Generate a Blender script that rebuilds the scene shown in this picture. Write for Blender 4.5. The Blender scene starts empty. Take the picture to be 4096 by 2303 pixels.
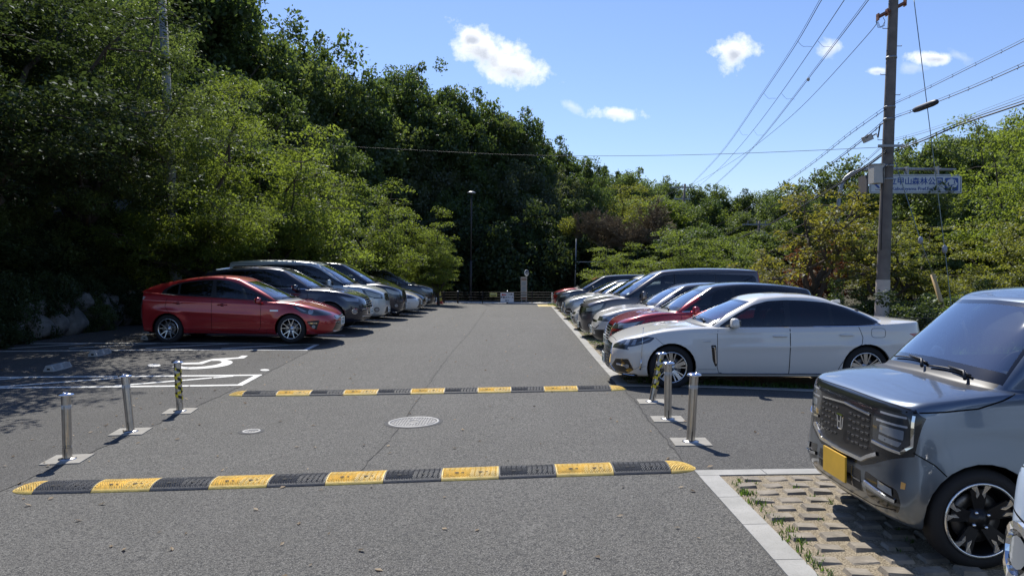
import bpy, bmesh, math, random
import numpy as np
from mathutils import Vector, Matrix
from mathutils.bvhtree import BVHTree
from mathutils.geometry import tessellate_polygon
C = bpy.context; D = bpy.data; SC = C.scene
PI = math.pi; R = math.radians
COL = SC.collection

# ------------------------------------------------------------------ camera
CAM_H = 1.78; FPX = 2960.0; CX = 2048.0; CY = 1151.5; PITCH = R(1.24)
cam = D.cameras.new('camera'); cam.sensor_width = 36.0
cam.lens = 36.0 * FPX / 4096.0; cam.clip_start = 0.05; cam.clip_end = 3000
camo = D.objects.new('camera', cam); COL.objects.link(camo)
camo.location = (0, 0, CAM_H); camo.rotation_euler = (PI / 2 - PITCH, 0, 0)
SC.camera = camo

# ------------------------------------------------------------------ sun, sky, exposure
SUN_EL = R(50); SUN_AZ = R(-13)         # azimuth from +Y towards +X
sun = D.lights.new('sun', 'SUN'); sun.energy = 5.0; sun.angle = R(0.5); sun.color = (1, 0.955, 0.88)
suno = D.objects.new('sun', sun); COL.objects.link(suno)
sd = Vector((math.sin(SUN_AZ) * math.cos(SUN_EL), math.cos(SUN_AZ) * math.cos(SUN_EL), math.sin(SUN_EL)))
suno.rotation_euler = sd.to_track_quat('Z', 'Y').to_euler(); suno.location = (0, 0, 40)
SC.view_settings.view_transform = 'Standard'; SC.view_settings.look = 'None'
SC.view_settings.gamma = 1.0; SC.view_settings.exposure = 0.28
SC.cycles.max_bounces = 6; SC.cycles.transparent_max_bounces = 12
SC.cycles.diffuse_bounces = 3; SC.cycles.glossy_bounces = 3; SC.cycles.transmission_bounces = 4
SC.cycles.caustics_reflective = False; SC.cycles.caustics_refractive = False

class NT:
    """small node-tree helper"""
    def __init__(s, tree): s.t = tree; s.n = tree.nodes; s.l = tree.links
    def new(s, typ, **kw):
        nd = s.n.new(typ)
        for k, v in kw.items():
            if k.startswith('i_'): nd.inputs[k[2:].replace('_', ' ')].default_value = v
            elif isinstance(k, str): setattr(nd, k, v)
        return nd
    def link(s, a, b): s.l.new(a, b)
    def math(s, op, a, b=None, c=None, clamp=False):
        nd = s.n.new('ShaderNodeMath'); nd.operation = op; nd.use_clamp = clamp
        for i, v in enumerate((a, b, c)):
            if v is None: continue
            if isinstance(v, (int, float)): nd.inputs[i].default_value = v
            else: s.l.new(v, nd.inputs[i])
        return nd.outputs[0]
    def mix(s, f, a, b, mode='MIX'):
        nd = s.n.new('ShaderNodeMix'); nd.data_type = 'RGBA'; nd.blend_type = mode
        for i, v in ((0, f), (6, a), (7, b)):
            if isinstance(v, (int, float)): nd.inputs[i].default_value = v
            elif isinstance(v, tuple): nd.inputs[i].default_value = v if len(v) == 4 else v + (1,)
            else: s.l.new(v, nd.inputs[i])
        return nd.outputs[2]
    def noise(s, vec, scale, detail=3, rough=.55):
        nd = s.n.new('ShaderNodeTexNoise'); nd.inputs['Scale'].default_value = scale
        nd.inputs['Detail'].default_value = detail; nd.inputs['Roughness'].default_value = rough
        if vec is not None: s.l.new(vec, nd.inputs['Vector'])
        return nd
    def ramp(s, f, lo, hi):
        nd = s.n.new('ShaderNodeMapRange'); nd.inputs[1].default_value = lo; nd.inputs[2].default_value = hi
        s.l.new(f, nd.inputs[0]); return nd.outputs[0]
    def bump(s, h, strength=.3, dist=.01):
        nd = s.n.new('ShaderNodeBump'); nd.inputs['Strength'].default_value = strength
        nd.inputs['Distance'].default_value = dist; s.l.new(h, nd.inputs['Height']); return nd.outputs[0]

world = D.worlds.new('World'); SC.world = world; world.use_nodes = True
w = NT(world.node_tree); w.n.clear()
sky = w.new('ShaderNodeTexSky'); sky.sky_type = 'NISHITA'; sky.sun_disc = False
sky.sun_elevation = SUN_EL; sky.sun_rotation = SUN_AZ; sky.air_density = 1.25; sky.dust_density = 0.15; sky.ozone_density = 3.0
geo = w.new('ShaderNodeTexCoord')
sep = w.new('ShaderNodeSeparateXYZ'); w.link(geo.outputs['Generated'], sep.inputs[0])
yy = w.math('MAXIMUM', sep.outputs[1], 0.02)
gx = w.math('DIVIDE', sep.outputs[0], yy); gz = w.math('DIVIDE', sep.outputs[2], yy)
comb = w.new('ShaderNodeCombineXYZ'); w.link(gx, comb.inputs[0]); w.link(gz, comb.inputs[1])
n1 = w.noise(comb.outputs[0], 26, 8, .66); n2 = w.noise(comb.outputs[0], 7, 3, .5); n2.inputs['Distortion'].default_value = .6
def sky_xz(px, py):
    dy = math.cos(PITCH) + (CY - py) / FPX * math.sin(PITCH); dz = -math.sin(PITCH) + (CY - py) / FPX * math.cos(PITCH)
    return (px - CX) / FPX / dy, dz / dy
def cloud(px, py, rx, ry, rot=0, dens=1.0, soft=.75):
    cx, cz = sky_xz(px, py); rx *= 1.18 / FPX; ry *= 1.14 / FPX
    ax = w.math('SUBTRACT', gx, cx); az = w.math('SUBTRACT', gz, cz)
    c, s_ = math.cos(rot), math.sin(rot)
    u = w.math('ADD', w.math('MULTIPLY', ax, c / rx), w.math('MULTIPLY', az, s_ / rx))
    v = w.math('ADD', w.math('MULTIPLY', ax, -s_ / ry), w.math('MULTIPLY', az, c / ry))
    d = w.math('SQRT', w.math('ADD', w.math('MULTIPLY', u, u), w.math('MULTIPLY', v, v)))
    k = w.math('ADD', w.math('MULTIPLY', w.math('SUBTRACT', n1.outputs[0], .5), 2.7), w.math('MULTIPLY', w.math('SUBTRACT', n2.outputs[0], .5), 1.6))
    e = w.math('ADD', w.math('SUBTRACT', 1.0, d), k)
    m = w.math('MULTIPLY', w.ramp(e, 0.0, soft), dens)
    core = w.math('MULTIPLY', w.ramp(w.math('ADD', w.math('SUBTRACT', .55, w.math('SQRT', w.math('ADD', w.math('MULTIPLY', u, u), w.math('MULTIPLY', w.math('ADD', v, .25), w.math('ADD', v, .25))))), w.math('MULTIPLY', k, .5)), 0, .6), m)
    return m, core
cl = [cloud(1950, 205, 150, 85, R(-28)), cloud(2060, 270, 160, 65, R(-12)), cloud(1890, 150, 75, 45), cloud(2440, 455, 120, 34, R(-6)), cloud(2290, 428, 70, 22, R(-25), .45, .9),
      cloud(2940, 205, 82, 66), cloud(3322, 198, 52, 34, R(15), .7, .8), cloud(3740, 232, 82, 26, 0, .95), cloud(3510, 286, 50, 13, 0, .7, .8), cloud(3650, 275, 45, 22, 0, .3, .9), cloud(3840, 228, 55, 22, R(-25), .3, .9),
      cloud(3150, 770, 40, 14, 0, .6, .8), cloud(5200, 700, 420, 130, .1), cloud(-1400, 500, 420, 130, .1), cloud(6400, 1000, 700, 160, 0, .8)]
tot = None; cor = None
for m, c in cl:
    tot = m if tot is None else w.math('MAXIMUM', tot, m)
    cor = c if cor is None else w.math('MAXIMUM', cor, c)
front = w.math('GREATER_THAN', sep.outputs[1], 0.03)
tot = w.math('MULTIPLY', tot, front)
ccol = w.mix(w.math('MULTIPLY', cor, .9, clamp=True), (10.2, 10.5, 11.0), (4.6, 5.1, 6.1))
skyc = w.mix(1.0, sky.outputs[0], (0.86, 0.905, 1.16), 'MULTIPLY')
mixc = w.mix(tot, skyc, ccol)
bg = w.new('ShaderNodeBackground'); bg.inputs[1].default_value = 0.1
w.link(mixc, bg.inputs[0]); wo = w.new('ShaderNodeOutputWorld'); w.link(bg.outputs[0], wo.inputs[0])

# ------------------------------------------------------------------ helpers
rng = random.Random(7)
def P(px, py, Y):
    """world point seen at photo pixel (4096 wide) at world depth Y"""
    X, Z = sky_xz(px, py); return Vector((X * Y, Y, CAM_H + Z * Y))
# ground height: thin-plate spline through measured spots
_cp = np.array([(-4.31,6.33,-.11),(1.59,6.33,.05),(-4.25,10.95,-.06),(1.72,10.95,.01),(-4.9,16.2,.17),(-7.5,16.2,.21),
 (2.4,11.3,.03),(5.3,11.1,-.03),(2.6,4.1,.09),(0,41,.02),(3,41,.02),(-4,41,.08),(-4.9,28,.17),(-1,16,.04),(0,2,0),(-4,2,-.12),
 (-12,10,.05),(10,11,-.05),(12,30,0),(-12,40,.2),(-14,2,-.15),(9,3,.06),(0,60,.0),(-30,60,.0),(30,60,.0),(30,0,.0),(-30,0,.0),(2,25,.03),(-10,24,.3),(-7,22,.30),(-7,26,.33),(-7,32,.27)], float)
def _tps(r2): return np.where(r2 > 0, r2 * np.log(r2 + 1e-12) * .5, 0)
_n = len(_cp); _A = np.zeros((_n + 3, _n + 3))
_A[:_n, :_n] = _tps(((_cp[:, None, :2] - _cp[None, :, :2]) ** 2).sum(-1)) + np.eye(_n) * .8
_A[:_n, _n] = 1; _A[:_n, _n+1:] = _cp[:, :2]; _A[_n, :_n] = 1; _A[_n+1:, :_n] = _cp[:, :2].T
_w = np.linalg.solve(_A, np.concatenate([_cp[:, 2], np.zeros(3)]))
def gnp(x, y):
    x = np.clip(np.asarray(x, float), -30, 30); y = np.clip(np.asarray(y, float), 0, 60)
    r2 = (x[..., None] - _cp[:, 0]) ** 2 + (y[..., None] - _cp[:, 1]) ** 2
    return _tps(r2) @ _w[:_n] + _w[_n] + _w[_n+1] * x + _w[_n+2] * y
def g(x, y): return float(gnp(np.array([x]), np.array([y]))[0])
def G(px, py, dz=0):
    """ground point under photo pixel"""
    X, Z = sky_xz(px, py); Y = (-CAM_H) / Z
    for _ in range(12): Y = (g(X * Y, Y) - CAM_H) / Z
    return Vector((X * Y, Y, g(X * Y, Y) + dz))

def tag(o, label=None, cat=None, group=None, kind=None):
    if label: o['label'] = label
    if cat: o['category'] = cat
    if group: o['group'] = group
    if kind: o['kind'] = kind
    return o
def empty(name, loc=(0, 0, 0), rz=0, label=None, cat=None, group=None, parent=None):
    o = D.objects.new(name, None); COL.objects.link(o); o.empty_display_size = .3
    o.location = loc; o.rotation_euler = (0, 0, rz)
    if parent: o.parent = parent
    return tag(o, label, cat, group)
def link_mesh(name, me, mats=None, parent=None, smooth=False):
    o = D.objects.new(name, me); COL.objects.link(o)
    if parent: o.parent = parent
    if mats is not None:
        for m in (mats if isinstance(mats, (list, tuple)) else [mats]): me.materials.append(m)
    if smooth: me.polygons.foreach_set('use_smooth', [True] * len(me.polygons))
    return o
def from_bm(name, bm, mats=None, parent=None, smooth=False):
    me = D.meshes.new(name); bm.normal_update(); bm.to_mesh(me); bm.free()
    return link_mesh(name, me, mats, parent, smooth)
def auto_smooth(o, ang=35):
    me = o.data; bm = bmesh.new(); bm.from_mesh(me)
    for f in bm.faces: f.smooth = True
    for e in bm.edges:
        if len(e.link_faces) == 2 and e.calc_face_angle(0) > R(ang): e.smooth = False
    bm.to_mesh(me); bm.free(); return o
class MB:
    """collects simple shapes into one mesh"""
    def __init__(s): s.bm = bmesh.new()
    def quad(s, pts):
        return s.bm.faces.new([s.bm.verts.new(p) for p in pts])
    def box(s, c, d, rot=None, taper=1.0):
        hx, hy, hz = d[0]/2, d[1]/2, d[2]/2; vs = []
        for sz in (-1, 1):
            t = taper if sz > 0 else 1
            for sx, sy in ((-1,-1),(1,-1),(1,1),(-1,1)):
                v = Vector((sx*hx*t, sy*hy*t, sz*hz))
                if rot is not None: v = rot @ v
                vs.append(s.bm.verts.new(v + Vector(c)))
        for f in ((3,2,1,0),(4,5,6,7),(0,1,5,4),(1,2,6,5),(2,3,7,6),(3,0,4,7)): s.bm.faces.new([vs[i] for i in f])
        return s
    def tube(s, pts, rad, n=8, cap=True, smooth=True):
        pts = [Vector(p) for p in pts]; k = len(pts)
        rads = rad if isinstance(rad, (list, tuple)) else [rad] * k
        rings = []; up = Vector((0, 0, 1))
        for i, p in enumerate(pts):
            t = (pts[min(i+1, k-1)] - pts[max(i-1, 0)]).normalized()
            a = t.cross(up)
            if a.length < 1e-3: a = t.cross(Vector((1, 0, 0)))
            a.normalize(); b = t.cross(a).normalized()
            rings.append([s.bm.verts.new(p + (a * math.cos(2*PI*j/n) + b * math.sin(2*PI*j/n)) * rads[i]) for j in range(n)])
        for i in range(k-1):
            for j in range(n):
                f = s.bm.faces.new((rings[i][j], rings[i][(j+1)%n], rings[i+1][(j+1)%n], rings[i+1][j])); f.smooth = smooth
        if cap:
            s.bm.faces.new(rings[0][::-1]); s.bm.faces.new(rings[-1])
        return s
    def lathe(s, prof, c=(0,0,0), n=24, axis='Z', smooth=True, cap=False):
        rings = []
        for r, h in prof:
            ring = []
            for j in range(n):
                a = 2*PI*j/n; x, y = r*math.cos(a), r*math.sin(a)
                v = (x, y, h) if axis == 'Z' else ((x, h, y) if axis == 'Y' else (h, x, y))
                ring.append(s.bm.verts.new(Vector(v) + Vector(c)))
            rings.append(ring)
        for i in range(len(rings)-1):
            for j in range(n):
                f = s.bm.faces.new((rings[i][j], rings[i][(j+1)%n], rings[i+1][(j+1)%n], rings[i+1][j])); f.smooth = smooth
        if cap: s.bm.faces.new(rings[0][::-1]); s.bm.faces.new(rings[-1])
        return s
    def prism(s, poly, axis_pts, depth_vec):
        """poly: list of 2d points; axis_pts(u,v)->Vector ; extruded by depth_vec"""
        a = [s.bm.verts.new(axis_pts(u, v)) for u, v in poly]; b = [s.bm.verts.new(x.co + Vector(depth_vec)) for x in a]
        tris = tessellate_polygon([[Vector((u, v, 0)) for u, v in poly]])
        for t in tris:
            try: s.bm.faces.new([a[i] for i in t]); s.bm.faces.new([b[i] for i in reversed(t)])
            except ValueError: pass
        k = len(a)
        for i in range(k):
            s.bm.faces.new((a[i], a[(i+1)%k], b[(i+1)%k], b[i]))
        return s
    def build(s, name, mat=None, parent=None, smooth=False, fix=True, bevel=0):
        if bevel:
            bmesh.ops.bevel(s.bm, geom=[e for e in s.bm.edges if len(e.link_faces) == 2 and e.calc_face_angle(0) > .6], offset=bevel, segments=2, affect='EDGES', profile=.6)
        if fix: bmesh.ops.recalc_face_normals(s.bm, faces=s.bm.faces[:])
        return from_bm(name, s.bm, mat, parent, smooth)

# ------------------------------------------------------------------ materials
MATS = {}
def mat(name, base=(.5,.5,.5), rough=.5, metal=0, spec=.5, coat=0, coat_r=.03, var=0, vscale=5, bump=0, bscale=50, trans=0):
    if name in MATS: return MATS[name]
    m = D.materials.new(name); m.use_nodes = True; t = NT(m.node_tree)
    b = t.n['Principled BSDF']; MATS[name] = m
    b.inputs['Base Color'].default_value = tuple(base) + (1,); b.inputs['Roughness'].default_value = rough
    b.inputs['Metallic'].default_value = metal; b.inputs['Specular IOR Level'].default_value = spec
    b.inputs['Coat Weight'].default_value = coat; b.inputs['Coat Roughness'].default_value = coat_r
    if trans: b.inputs['Transmission Weight'].default_value = trans
    tc = t.new('ShaderNodeTexCoord')
    if var:
        nz = t.noise(tc.outputs['Object'], vscale, 5)
        lo = tuple(max(0, c * (1 - var)) for c in base); hi = tuple(min(1, c * (1 + var)) for c in base)
        t.link(t.mix(t.ramp(nz.outputs[0], .3, .7), lo, hi), b.inputs['Base Color'])
    if bump:
        nb = t.noise(tc.outputs['Object'], bscale, 4); t.link(t.bump(nb.outputs[0], bump, .01), b.inputs['Normal'])
    return m
def paint(name, col, metal=0.0, rough=.35, flake=0):
    m = mat(name, col, rough, metal, .5, 1.0, .03)
    t = NT(m.node_tree); b = t.n['Principled BSDF']; out = t.n['Material Output']
    tc = t.new('ShaderNodeTexCoord')
    nz = t.noise(tc.outputs['Object'], 2.2, 4)        # thin road dust
    gm = t.new('ShaderNodeNewGeometry'); sp = t.new('ShaderNodeSeparateXYZ'); t.link(tc.outputs['Object'], sp.inputs[0])
    dust = t.math('MULTIPLY', nz.outputs[0], .09, clamp=True)
    t.link(t.mix(dust, col, (.22, .20, .17)), b.inputs['Base Color'])
    t.link(t.math('ADD', t.math('MULTIPLY', dust, .5), .02), b.inputs['Coat Roughness'])
    if flake:
        nf = t.noise(tc.outputs['Object'], 900, 1); t.link(t.bump(nf.outputs[0], flake, .002), b.inputs['Normal'])
    dk = t.new('ShaderNodeBsdfDiffuse'); dk.inputs[0].default_value = (.012, .012, .013, 1)
    mx = t.new('ShaderNodeMixShader'); t.link(gm.outputs['Backfacing'], mx.inputs[0]); t.link(b.outputs[0], mx.inputs[1]); t.link(dk.outputs[0], mx.inputs[2])
    t.link(mx.outputs[0], out.inputs[0]); return m
def glass(name, tint, refl=1.0, base_r=.0):
    """thin car glass: tinted see-through pane with a clear reflection"""
    if name in MATS: return MATS[name]
    m = D.materials.new(name); m.use_nodes = True; t = NT(m.node_tree); t.n.clear(); MATS[name] = m
    tr = t.new('ShaderNodeBsdfTransparent'); tr.inputs[0].default_value = tuple(tint) + (1,)
    gl = t.new('ShaderNodeBsdfGlossy'); gl.inputs['Roughness'].default_value = .015; gl.inputs[0].default_value = (.95, .97, 1, 1)
    fr = t.new('ShaderNodeFresnel'); fr.inputs[0].default_value = 1.62
    f = t.math('ADD', t.math('MULTIPLY', fr.outputs[0], refl), base_r, clamp=True)
    mx = t.new('ShaderNodeMixShader'); t.link(f, mx.inputs[0]); t.link(tr.outputs[0], mx.inputs[1]); t.link(gl.outputs[0], mx.inputs[2])
    o = t.new('ShaderNodeOutputMaterial'); t.link(mx.outputs[0], o.inputs[0]); return m
BLACK = mat('black_plastic', (.018,.018,.019), .45)
GLOSSB = mat('gloss_black', (.008,.008,.009), .12, coat=.6)
SEAM = mat('seam_dark', (.006,.006,.006), .8, spec=.1)
CHROME = mat('chrome', (.82,.83,.85), .08, 1)
SATIN = mat('satin_metal', (.55,.56,.58), .28, 1)
ALLOY = mat('alloy', (.62,.63,.64), .25, 1)
ALLOYD = mat('dark_alloy', (.03,.03,.032), .35, .6)
RUBBER = mat('tyre_rubber', (.022,.022,.023), .75, spec=.3, bump=.2, bscale=80)
INTER = mat('interior_dark', (.03,.03,.032), .7)
INTERL = mat('interior_grey', (.12,.12,.115), .8)
LENS = mat('lamp_lens', (.30,.33,.36), .06, .35, coat=1)
LENSD = mat('lamp_dark', (.05,.055,.06), .08, .2, coat=1)
LENSY = mat('lamp_hazy', (.42,.43,.38), .15, .1, coat=1)
REDL = mat('tail_lamp', (.35,.01,.012), .08, coat=1)
AMBER = mat('amber_lamp', (.8,.42,.12), .2, coat=1)
WHITEP = mat('plate_white', (.72,.74,.72), .4)
YELLP = mat('plate_yellow', (.78,.46,.04), .4, var=.15, vscale=4)
GREENT = mat('plate_green', (.02,.12,.06), .5)
G_WS = glass('windscreen_glass', (.74,.80,.78), 1.6, .14)
G_SIDE = glass('side_glass', (.45,.50,.48), 1.2)
G_DARK = glass('privacy_glass', (.06,.06,.065), 1.2)
G_LAMP = glass('lamp_glass', (.85,.88,.9), 1.5)
# ================================================================== ground and paving
def sm(a, b, x): t = np.clip((x - a) / (b - a + 0.0), 0, 1); return t * t * (3 - 2 * t)
def hill(x, y):
    x = np.asarray(x, float); y = np.asarray(y, float)
    # left wooded slope behind the stone wall
    left = np.clip((-x - 11.4), 0, 40) * .42 * sm(-6, 6, y)
    left = 13.5 * (1 - np.exp(-left / 9.0)) + sm(-11.2, -11.6, x) * .9
    end = sm(46, 64, y) * (3.2 + 9.5 * sm(4, -24, x)) * sm(26, 4, x)
    right = sm(12, 60, x) * sm(26, 60, y) * 9 + sm(80, 160, y) * 7
    wob = (np.sin(x * .7 + y * .33) + np.sin(x * .31 - y * .52)) * .12 * sm(0, 2, np.abs(x) - 12)
    base = gnp(x, y) * (np.abs(x) < 32)
    return base + np.maximum(np.maximum(left, end), right) + wob
def hz(x, y): return float(hill(np.array([x]), np.array([y]))[0])

def grid_mesh(xs, ys, zf):
    X, Y = np.meshgrid(xs, ys); Z = zf(X, Y); nx, ny = len(xs), len(ys)
    V = np.stack([X.ravel(), Y.ravel(), Z.ravel()], 1); i = np.arange(nx * ny).reshape(ny, nx)
    F = np.stack([i[:-1, :-1], i[:-1, 1:], i[1:, 1:], i[1:, :-1]], -1).reshape(-1, 4)
    me = D.meshes.new('grid'); me.from_pydata(V.tolist(), [], F.tolist()); me.update(); return me
def soil_mat():
    m = mat('forest_soil', (.05,.04,.028), .95); t = NT(m.node_tree); b = t.n['Principled BSDF']; tc = t.new('ShaderNodeTexCoord')
    n = t.noise(tc.outputs['Object'], 1.6, 8, .7); n2 = t.noise(tc.outputs['Object'], 14, 5)
    c = t.mix(t.ramp(n.outputs[0], .4, .62), (.028,.022,.014), (.05,.062,.02)); c = t.mix(t.ramp(n2.outputs[0], .35, .7), c, (.075,.06,.04)); t.link(c, b.inputs['Base Color'])
    t.link(t.bump(n2.outputs[0], .8, .08), b.inputs['Normal']); return m
xs = np.concatenate([np.linspace(-2500, -90, 14)[:-1], np.linspace(-90, -30, 31)[:-1], np.linspace(-30, 30, 121), np.linspace(30, 90, 31)[1:], np.linspace(90, 2500, 14)[1:]])
ys = np.concatenate([np.linspace(-2500, -20, 12)[:-1], np.linspace(-20, 0, 11)[:-1], np.linspace(0, 60, 121), np.linspace(60, 170, 45)[1:], np.linspace(170, 2500, 14)[1:]])
def ground_z(x, y):
    lot = (x > -11.1) & (x < 13) & (y > -12) & (y < 43.2) & ((x < 8.1) | (y < 10.6))
    return np.where(lot, hill(x, y) - .05, hill(x, y) - .012)
ground = link_mesh('ground', grid_mesh(xs, ys, ground_z), soil_mat(), smooth=True); tag(ground, kind='structure')

def asphalt_mat(name, c0, c1, spk, seed):
    m = mat(name, c0, .85); t = NT(m.node_tree); b = t.n['Principled BSDF']; tc = t.new('ShaderNodeTexCoord')
    mp = t.new('ShaderNodeMapping'); mp.inputs['Location'].default_value = (seed, seed * 2, 0); t.link(tc.outputs['Object'], mp.inputs[0]); v = mp.outputs[0]
    big = t.noise(v, .35, 6, .6); mid = t.noise(v, 3.2, 6, .65); fine = t.noise(v, 70, 3, .7)
    vo = t.new('ShaderNodeTexVoronoi'); vo.inputs['Scale'].default_value = 105; t.link(v, vo.inputs['Vector'])
    vo2 = t.new('ShaderNodeTexVoronoi'); vo2.inputs['Scale'].default_value = 240; t.link(v, vo2.inputs['Vector'])
    c = t.mix(t.ramp(big.outputs[0], .35, .65), c0, c1)
    mpt = t.new('ShaderNodeMapping'); mpt.inputs['Scale'].default_value = (1.1, .07, 1); t.link(v, mpt.inputs[0]); trk = t.noise(mpt.outputs[0], 1.3, 4, .6)
    st = t.noise(v, .9, 7, .7)
    c = t.mix(t.math('MULTIPLY', t.ramp(trk.outputs[0], .48, .62), .22), c, tuple(k * .6 for k in c0)); c = t.mix(t.math('MULTIPLY', t.ramp(st.outputs[0], .58, .70), .45), c, tuple(k * .55 for k in c0)); c = t.mix(t.math('MULTIPLY', t.ramp(st.outputs[0], .40, .30), .35), c, tuple(min(1, k * 1.35) for k in c1))
    gr = t.noise(v, 38, 2, .6); gr2 = t.noise(v, 95, 2, .6)
    c = t.mix(t.math('MULTIPLY', t.ramp(gr.outputs[0], .55, .42), .85), c, (.045,.045,.044)); c = t.mix(t.math('MULTIPLY', t.ramp(gr2.outputs[0], .52, .64), .9), c, tuple(min(1, k * 1.75) for k in c1))
    c = t.mix(t.math('MULTIPLY', t.ramp(mid.outputs[0], .5, .75), .35), c, tuple(k * .72 for k in c0))
    sepc = t.new('ShaderNodeSeparateColor'); t.link(vo.outputs['Color'], sepc.inputs[0])
    sp2 = t.new('ShaderNodeSeparateColor'); t.link(vo2.outputs['Color'], sp2.inputs[0])
    hi = t.math('MULTIPLY', t.ramp(sepc.outputs[0], .62, .95), t.ramp(vo.outputs['Distance'], .5, .2))
    c = t.mix(t.math('MULTIPLY', hi, spk), c, tuple(min(1, k * 2.4) for k in c1))
    c = t.mix(t.math('MULTIPLY', t.ramp(sp2.outputs[1], .3, .0), .85), c, (.022,.022,.023))
    c = t.mix(t.math('MULTIPLY', t.ramp(fine.outputs[0], .56, .72), .5), c, (.03,.03,.031))
    t.link(c, b.inputs['Base Color']); b.inputs['Specular IOR Level'].default_value = .28
    h = t.math('ADD', t.math('MULTIPLY', vo.outputs['Distance'], -1.0), t.math('MULTIPLY', fine.outputs[0], .8)); t.link(t.bump(h, .75, .008), b.inputs['Normal']); return m
ASPH = asphalt_mat('asphalt', (.112,.108,.096), (.140,.135,.121), .8, 3)
ASPH2 = asphalt_mat('side_asphalt', (.090,.087,.079), (.114,.110,.101), .5, 11)
def edge_r(y): return 1.58 + .0125 * (y - 6.3)       # right edge of the driveway
def edge_l(y): return -4.42 + .020 * (y - 6.3)        # left edge of the driveway
# one sheet per paved area, butted along the seams
def strip_mesh(fx0, fx1, y0, y1, dz, nx, ny):
    V = []; F = []
    for j in range(ny + 1):
        y = y0 + (y1 - y0) * j / ny
        a, b_ = fx0(y), fx1(y)
        for i in range(nx + 1): V.append((a + (b_ - a) * i / nx, y))
    A = np.array(V); Z = gnp(A[:, 0], A[:, 1]) + dz
    for j in range(ny):
        for i in range(nx):
            k = j * (nx + 1) + i; F.append((k, k + 1, k + nx + 2, k + nx + 1))
    me = D.meshes.new('strip'); me.from_pydata(np.column_stack([A, Z]).tolist(), [], F); me.update(); return me
tag(link_mesh('driveway', strip_mesh(edge_l, edge_r, -8, 40.0, 0, 14, 120), ASPH, smooth=True), kind='structure')
tag(link_mesh('parking_lot', strip_mesh(lambda y: -11.05, edge_l, -8, 40.0, 0, 16, 120), ASPH2, smooth=True), kind='structure')
tag(link_mesh('side_road', strip_mesh(edge_r, lambda y: 12.9, -8, 10.4, 0, 22, 50), ASPH2, smooth=True), kind='structure')
tag(link_mesh('side_road', strip_mesh(edge_r, lambda y: 8.2, 10.4, 40.0, 0, 14, 90), ASPH2, smooth=True), kind='structure')

def drape(name, pts, m, dz, cell=.5, kind='structure', thick=0, parent=None):
    """flat world (x,y) polygon laid over the ground"""
    bm = bmesh.new(); vs = [bm.verts.new((p[0], p[1], 0)) for p in pts]
    f = bm.faces.new(vs); bmesh.ops.triangulate(bm, faces=[f])
    xs_ = [p[0] for p in pts]; ys_ = [p[1] for p in pts]
    for k in np.arange(min(xs_) + cell, max(xs_), cell): bmesh.ops.bisect_plane(bm, geom=bm.verts[:] + bm.edges[:] + bm.faces[:], plane_co=(k, 0, 0), plane_no=(1, 0, 0))
    for k in np.arange(min(ys_) + cell, max(ys_), cell): bmesh.ops.bisect_plane(bm, geom=bm.verts[:] + bm.edges[:] + bm.faces[:], plane_co=(0, k, 0), plane_no=(0, 1, 0))
    for v in bm.verts: v.co.z = g(v.co.x, v.co.y) + dz
    for f in bm.faces:
        if f.normal.z < 0: f.normal_flip()
    if thick:
        r = bmesh.ops.extrude_face_region(bm, geom=bm.faces[:]); 
        for v in [e for e in r['geom'] if isinstance(e, bmesh.types.BMVert)]: v.co.z += thick
        bmesh.ops.recalc_face_normals(bm, faces=bm.faces[:])
    o = from_bm(name, bm, m, parent)
    if kind: tag(o, kind=kind)
    return o
def thickline(p, q, wd):
    p = Vector(p).to_2d() if len(p) > 2 else Vector(p); q = Vector(q).to_2d() if len(q) > 2 else Vector(q)
    d = (q - p).normalized(); n = Vector((-d.y, d.x)) * wd / 2
    return [p + n, q + n, q - n, p - n]
def gpx(pts): return [G(a, b).to_2d() for a, b in pts]
# cracks and joints
CRACK = mat('crack_dark', (.040,.039,.037), .95)
def crack(pts, wd, seed, name='asphalt_joint', m=CRACK, amp=.02):
    r = random.Random(seed); P2 = [Vector(p) for p in pts]; out = []
    for a, b_ in zip(P2, P2[1:]):
        n = max(2, int((b_ - a).length / .12))
        for i in range(n): out.append(a.lerp(b_, i / n))
    out.append(P2[-1]); V = []; F = []
    for i, p in enumerate(out):
        d = (out[min(i+1, len(out)-1)] - out[max(i-1, 0)]).normalized(); nn = Vector((-d.y, d.x)); c = p + nn * r.uniform(-amp, amp); ww = wd * r.uniform(.35, 1.3)
        for s_ in (-1, 1): q = c + nn * ww * s_ / 2; V.append((q.x, q.y, g(q.x, q.y) + .004))
        if i: k = 2 * i; F.append((k - 2, k - 1, k + 1, k))
    me = D.meshes.new(name); me.from_pydata(V, [], F); return tag(link_mesh(name, me, m), kind='structure')
crack([(edge_l(y), y) for y in np.linspace(4.5, 42.8, 24)], .014, 1)
crack(gpx([(2760, 1880), (2700, 1800), (2605, 1690), (2540, 1600), (2500, 1560)]), .016, 2)
crack(gpx([(1400, 1930), (1450, 1872), (1560, 1760), (1665, 1610), (1690, 1570), (1790, 1430), (1880, 1330), (1945, 1235)]), .009, 3, amp=.014)
def patch_mat():
    m = mat('repair_grit', (.05,.05,.05), .95); return m
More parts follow.
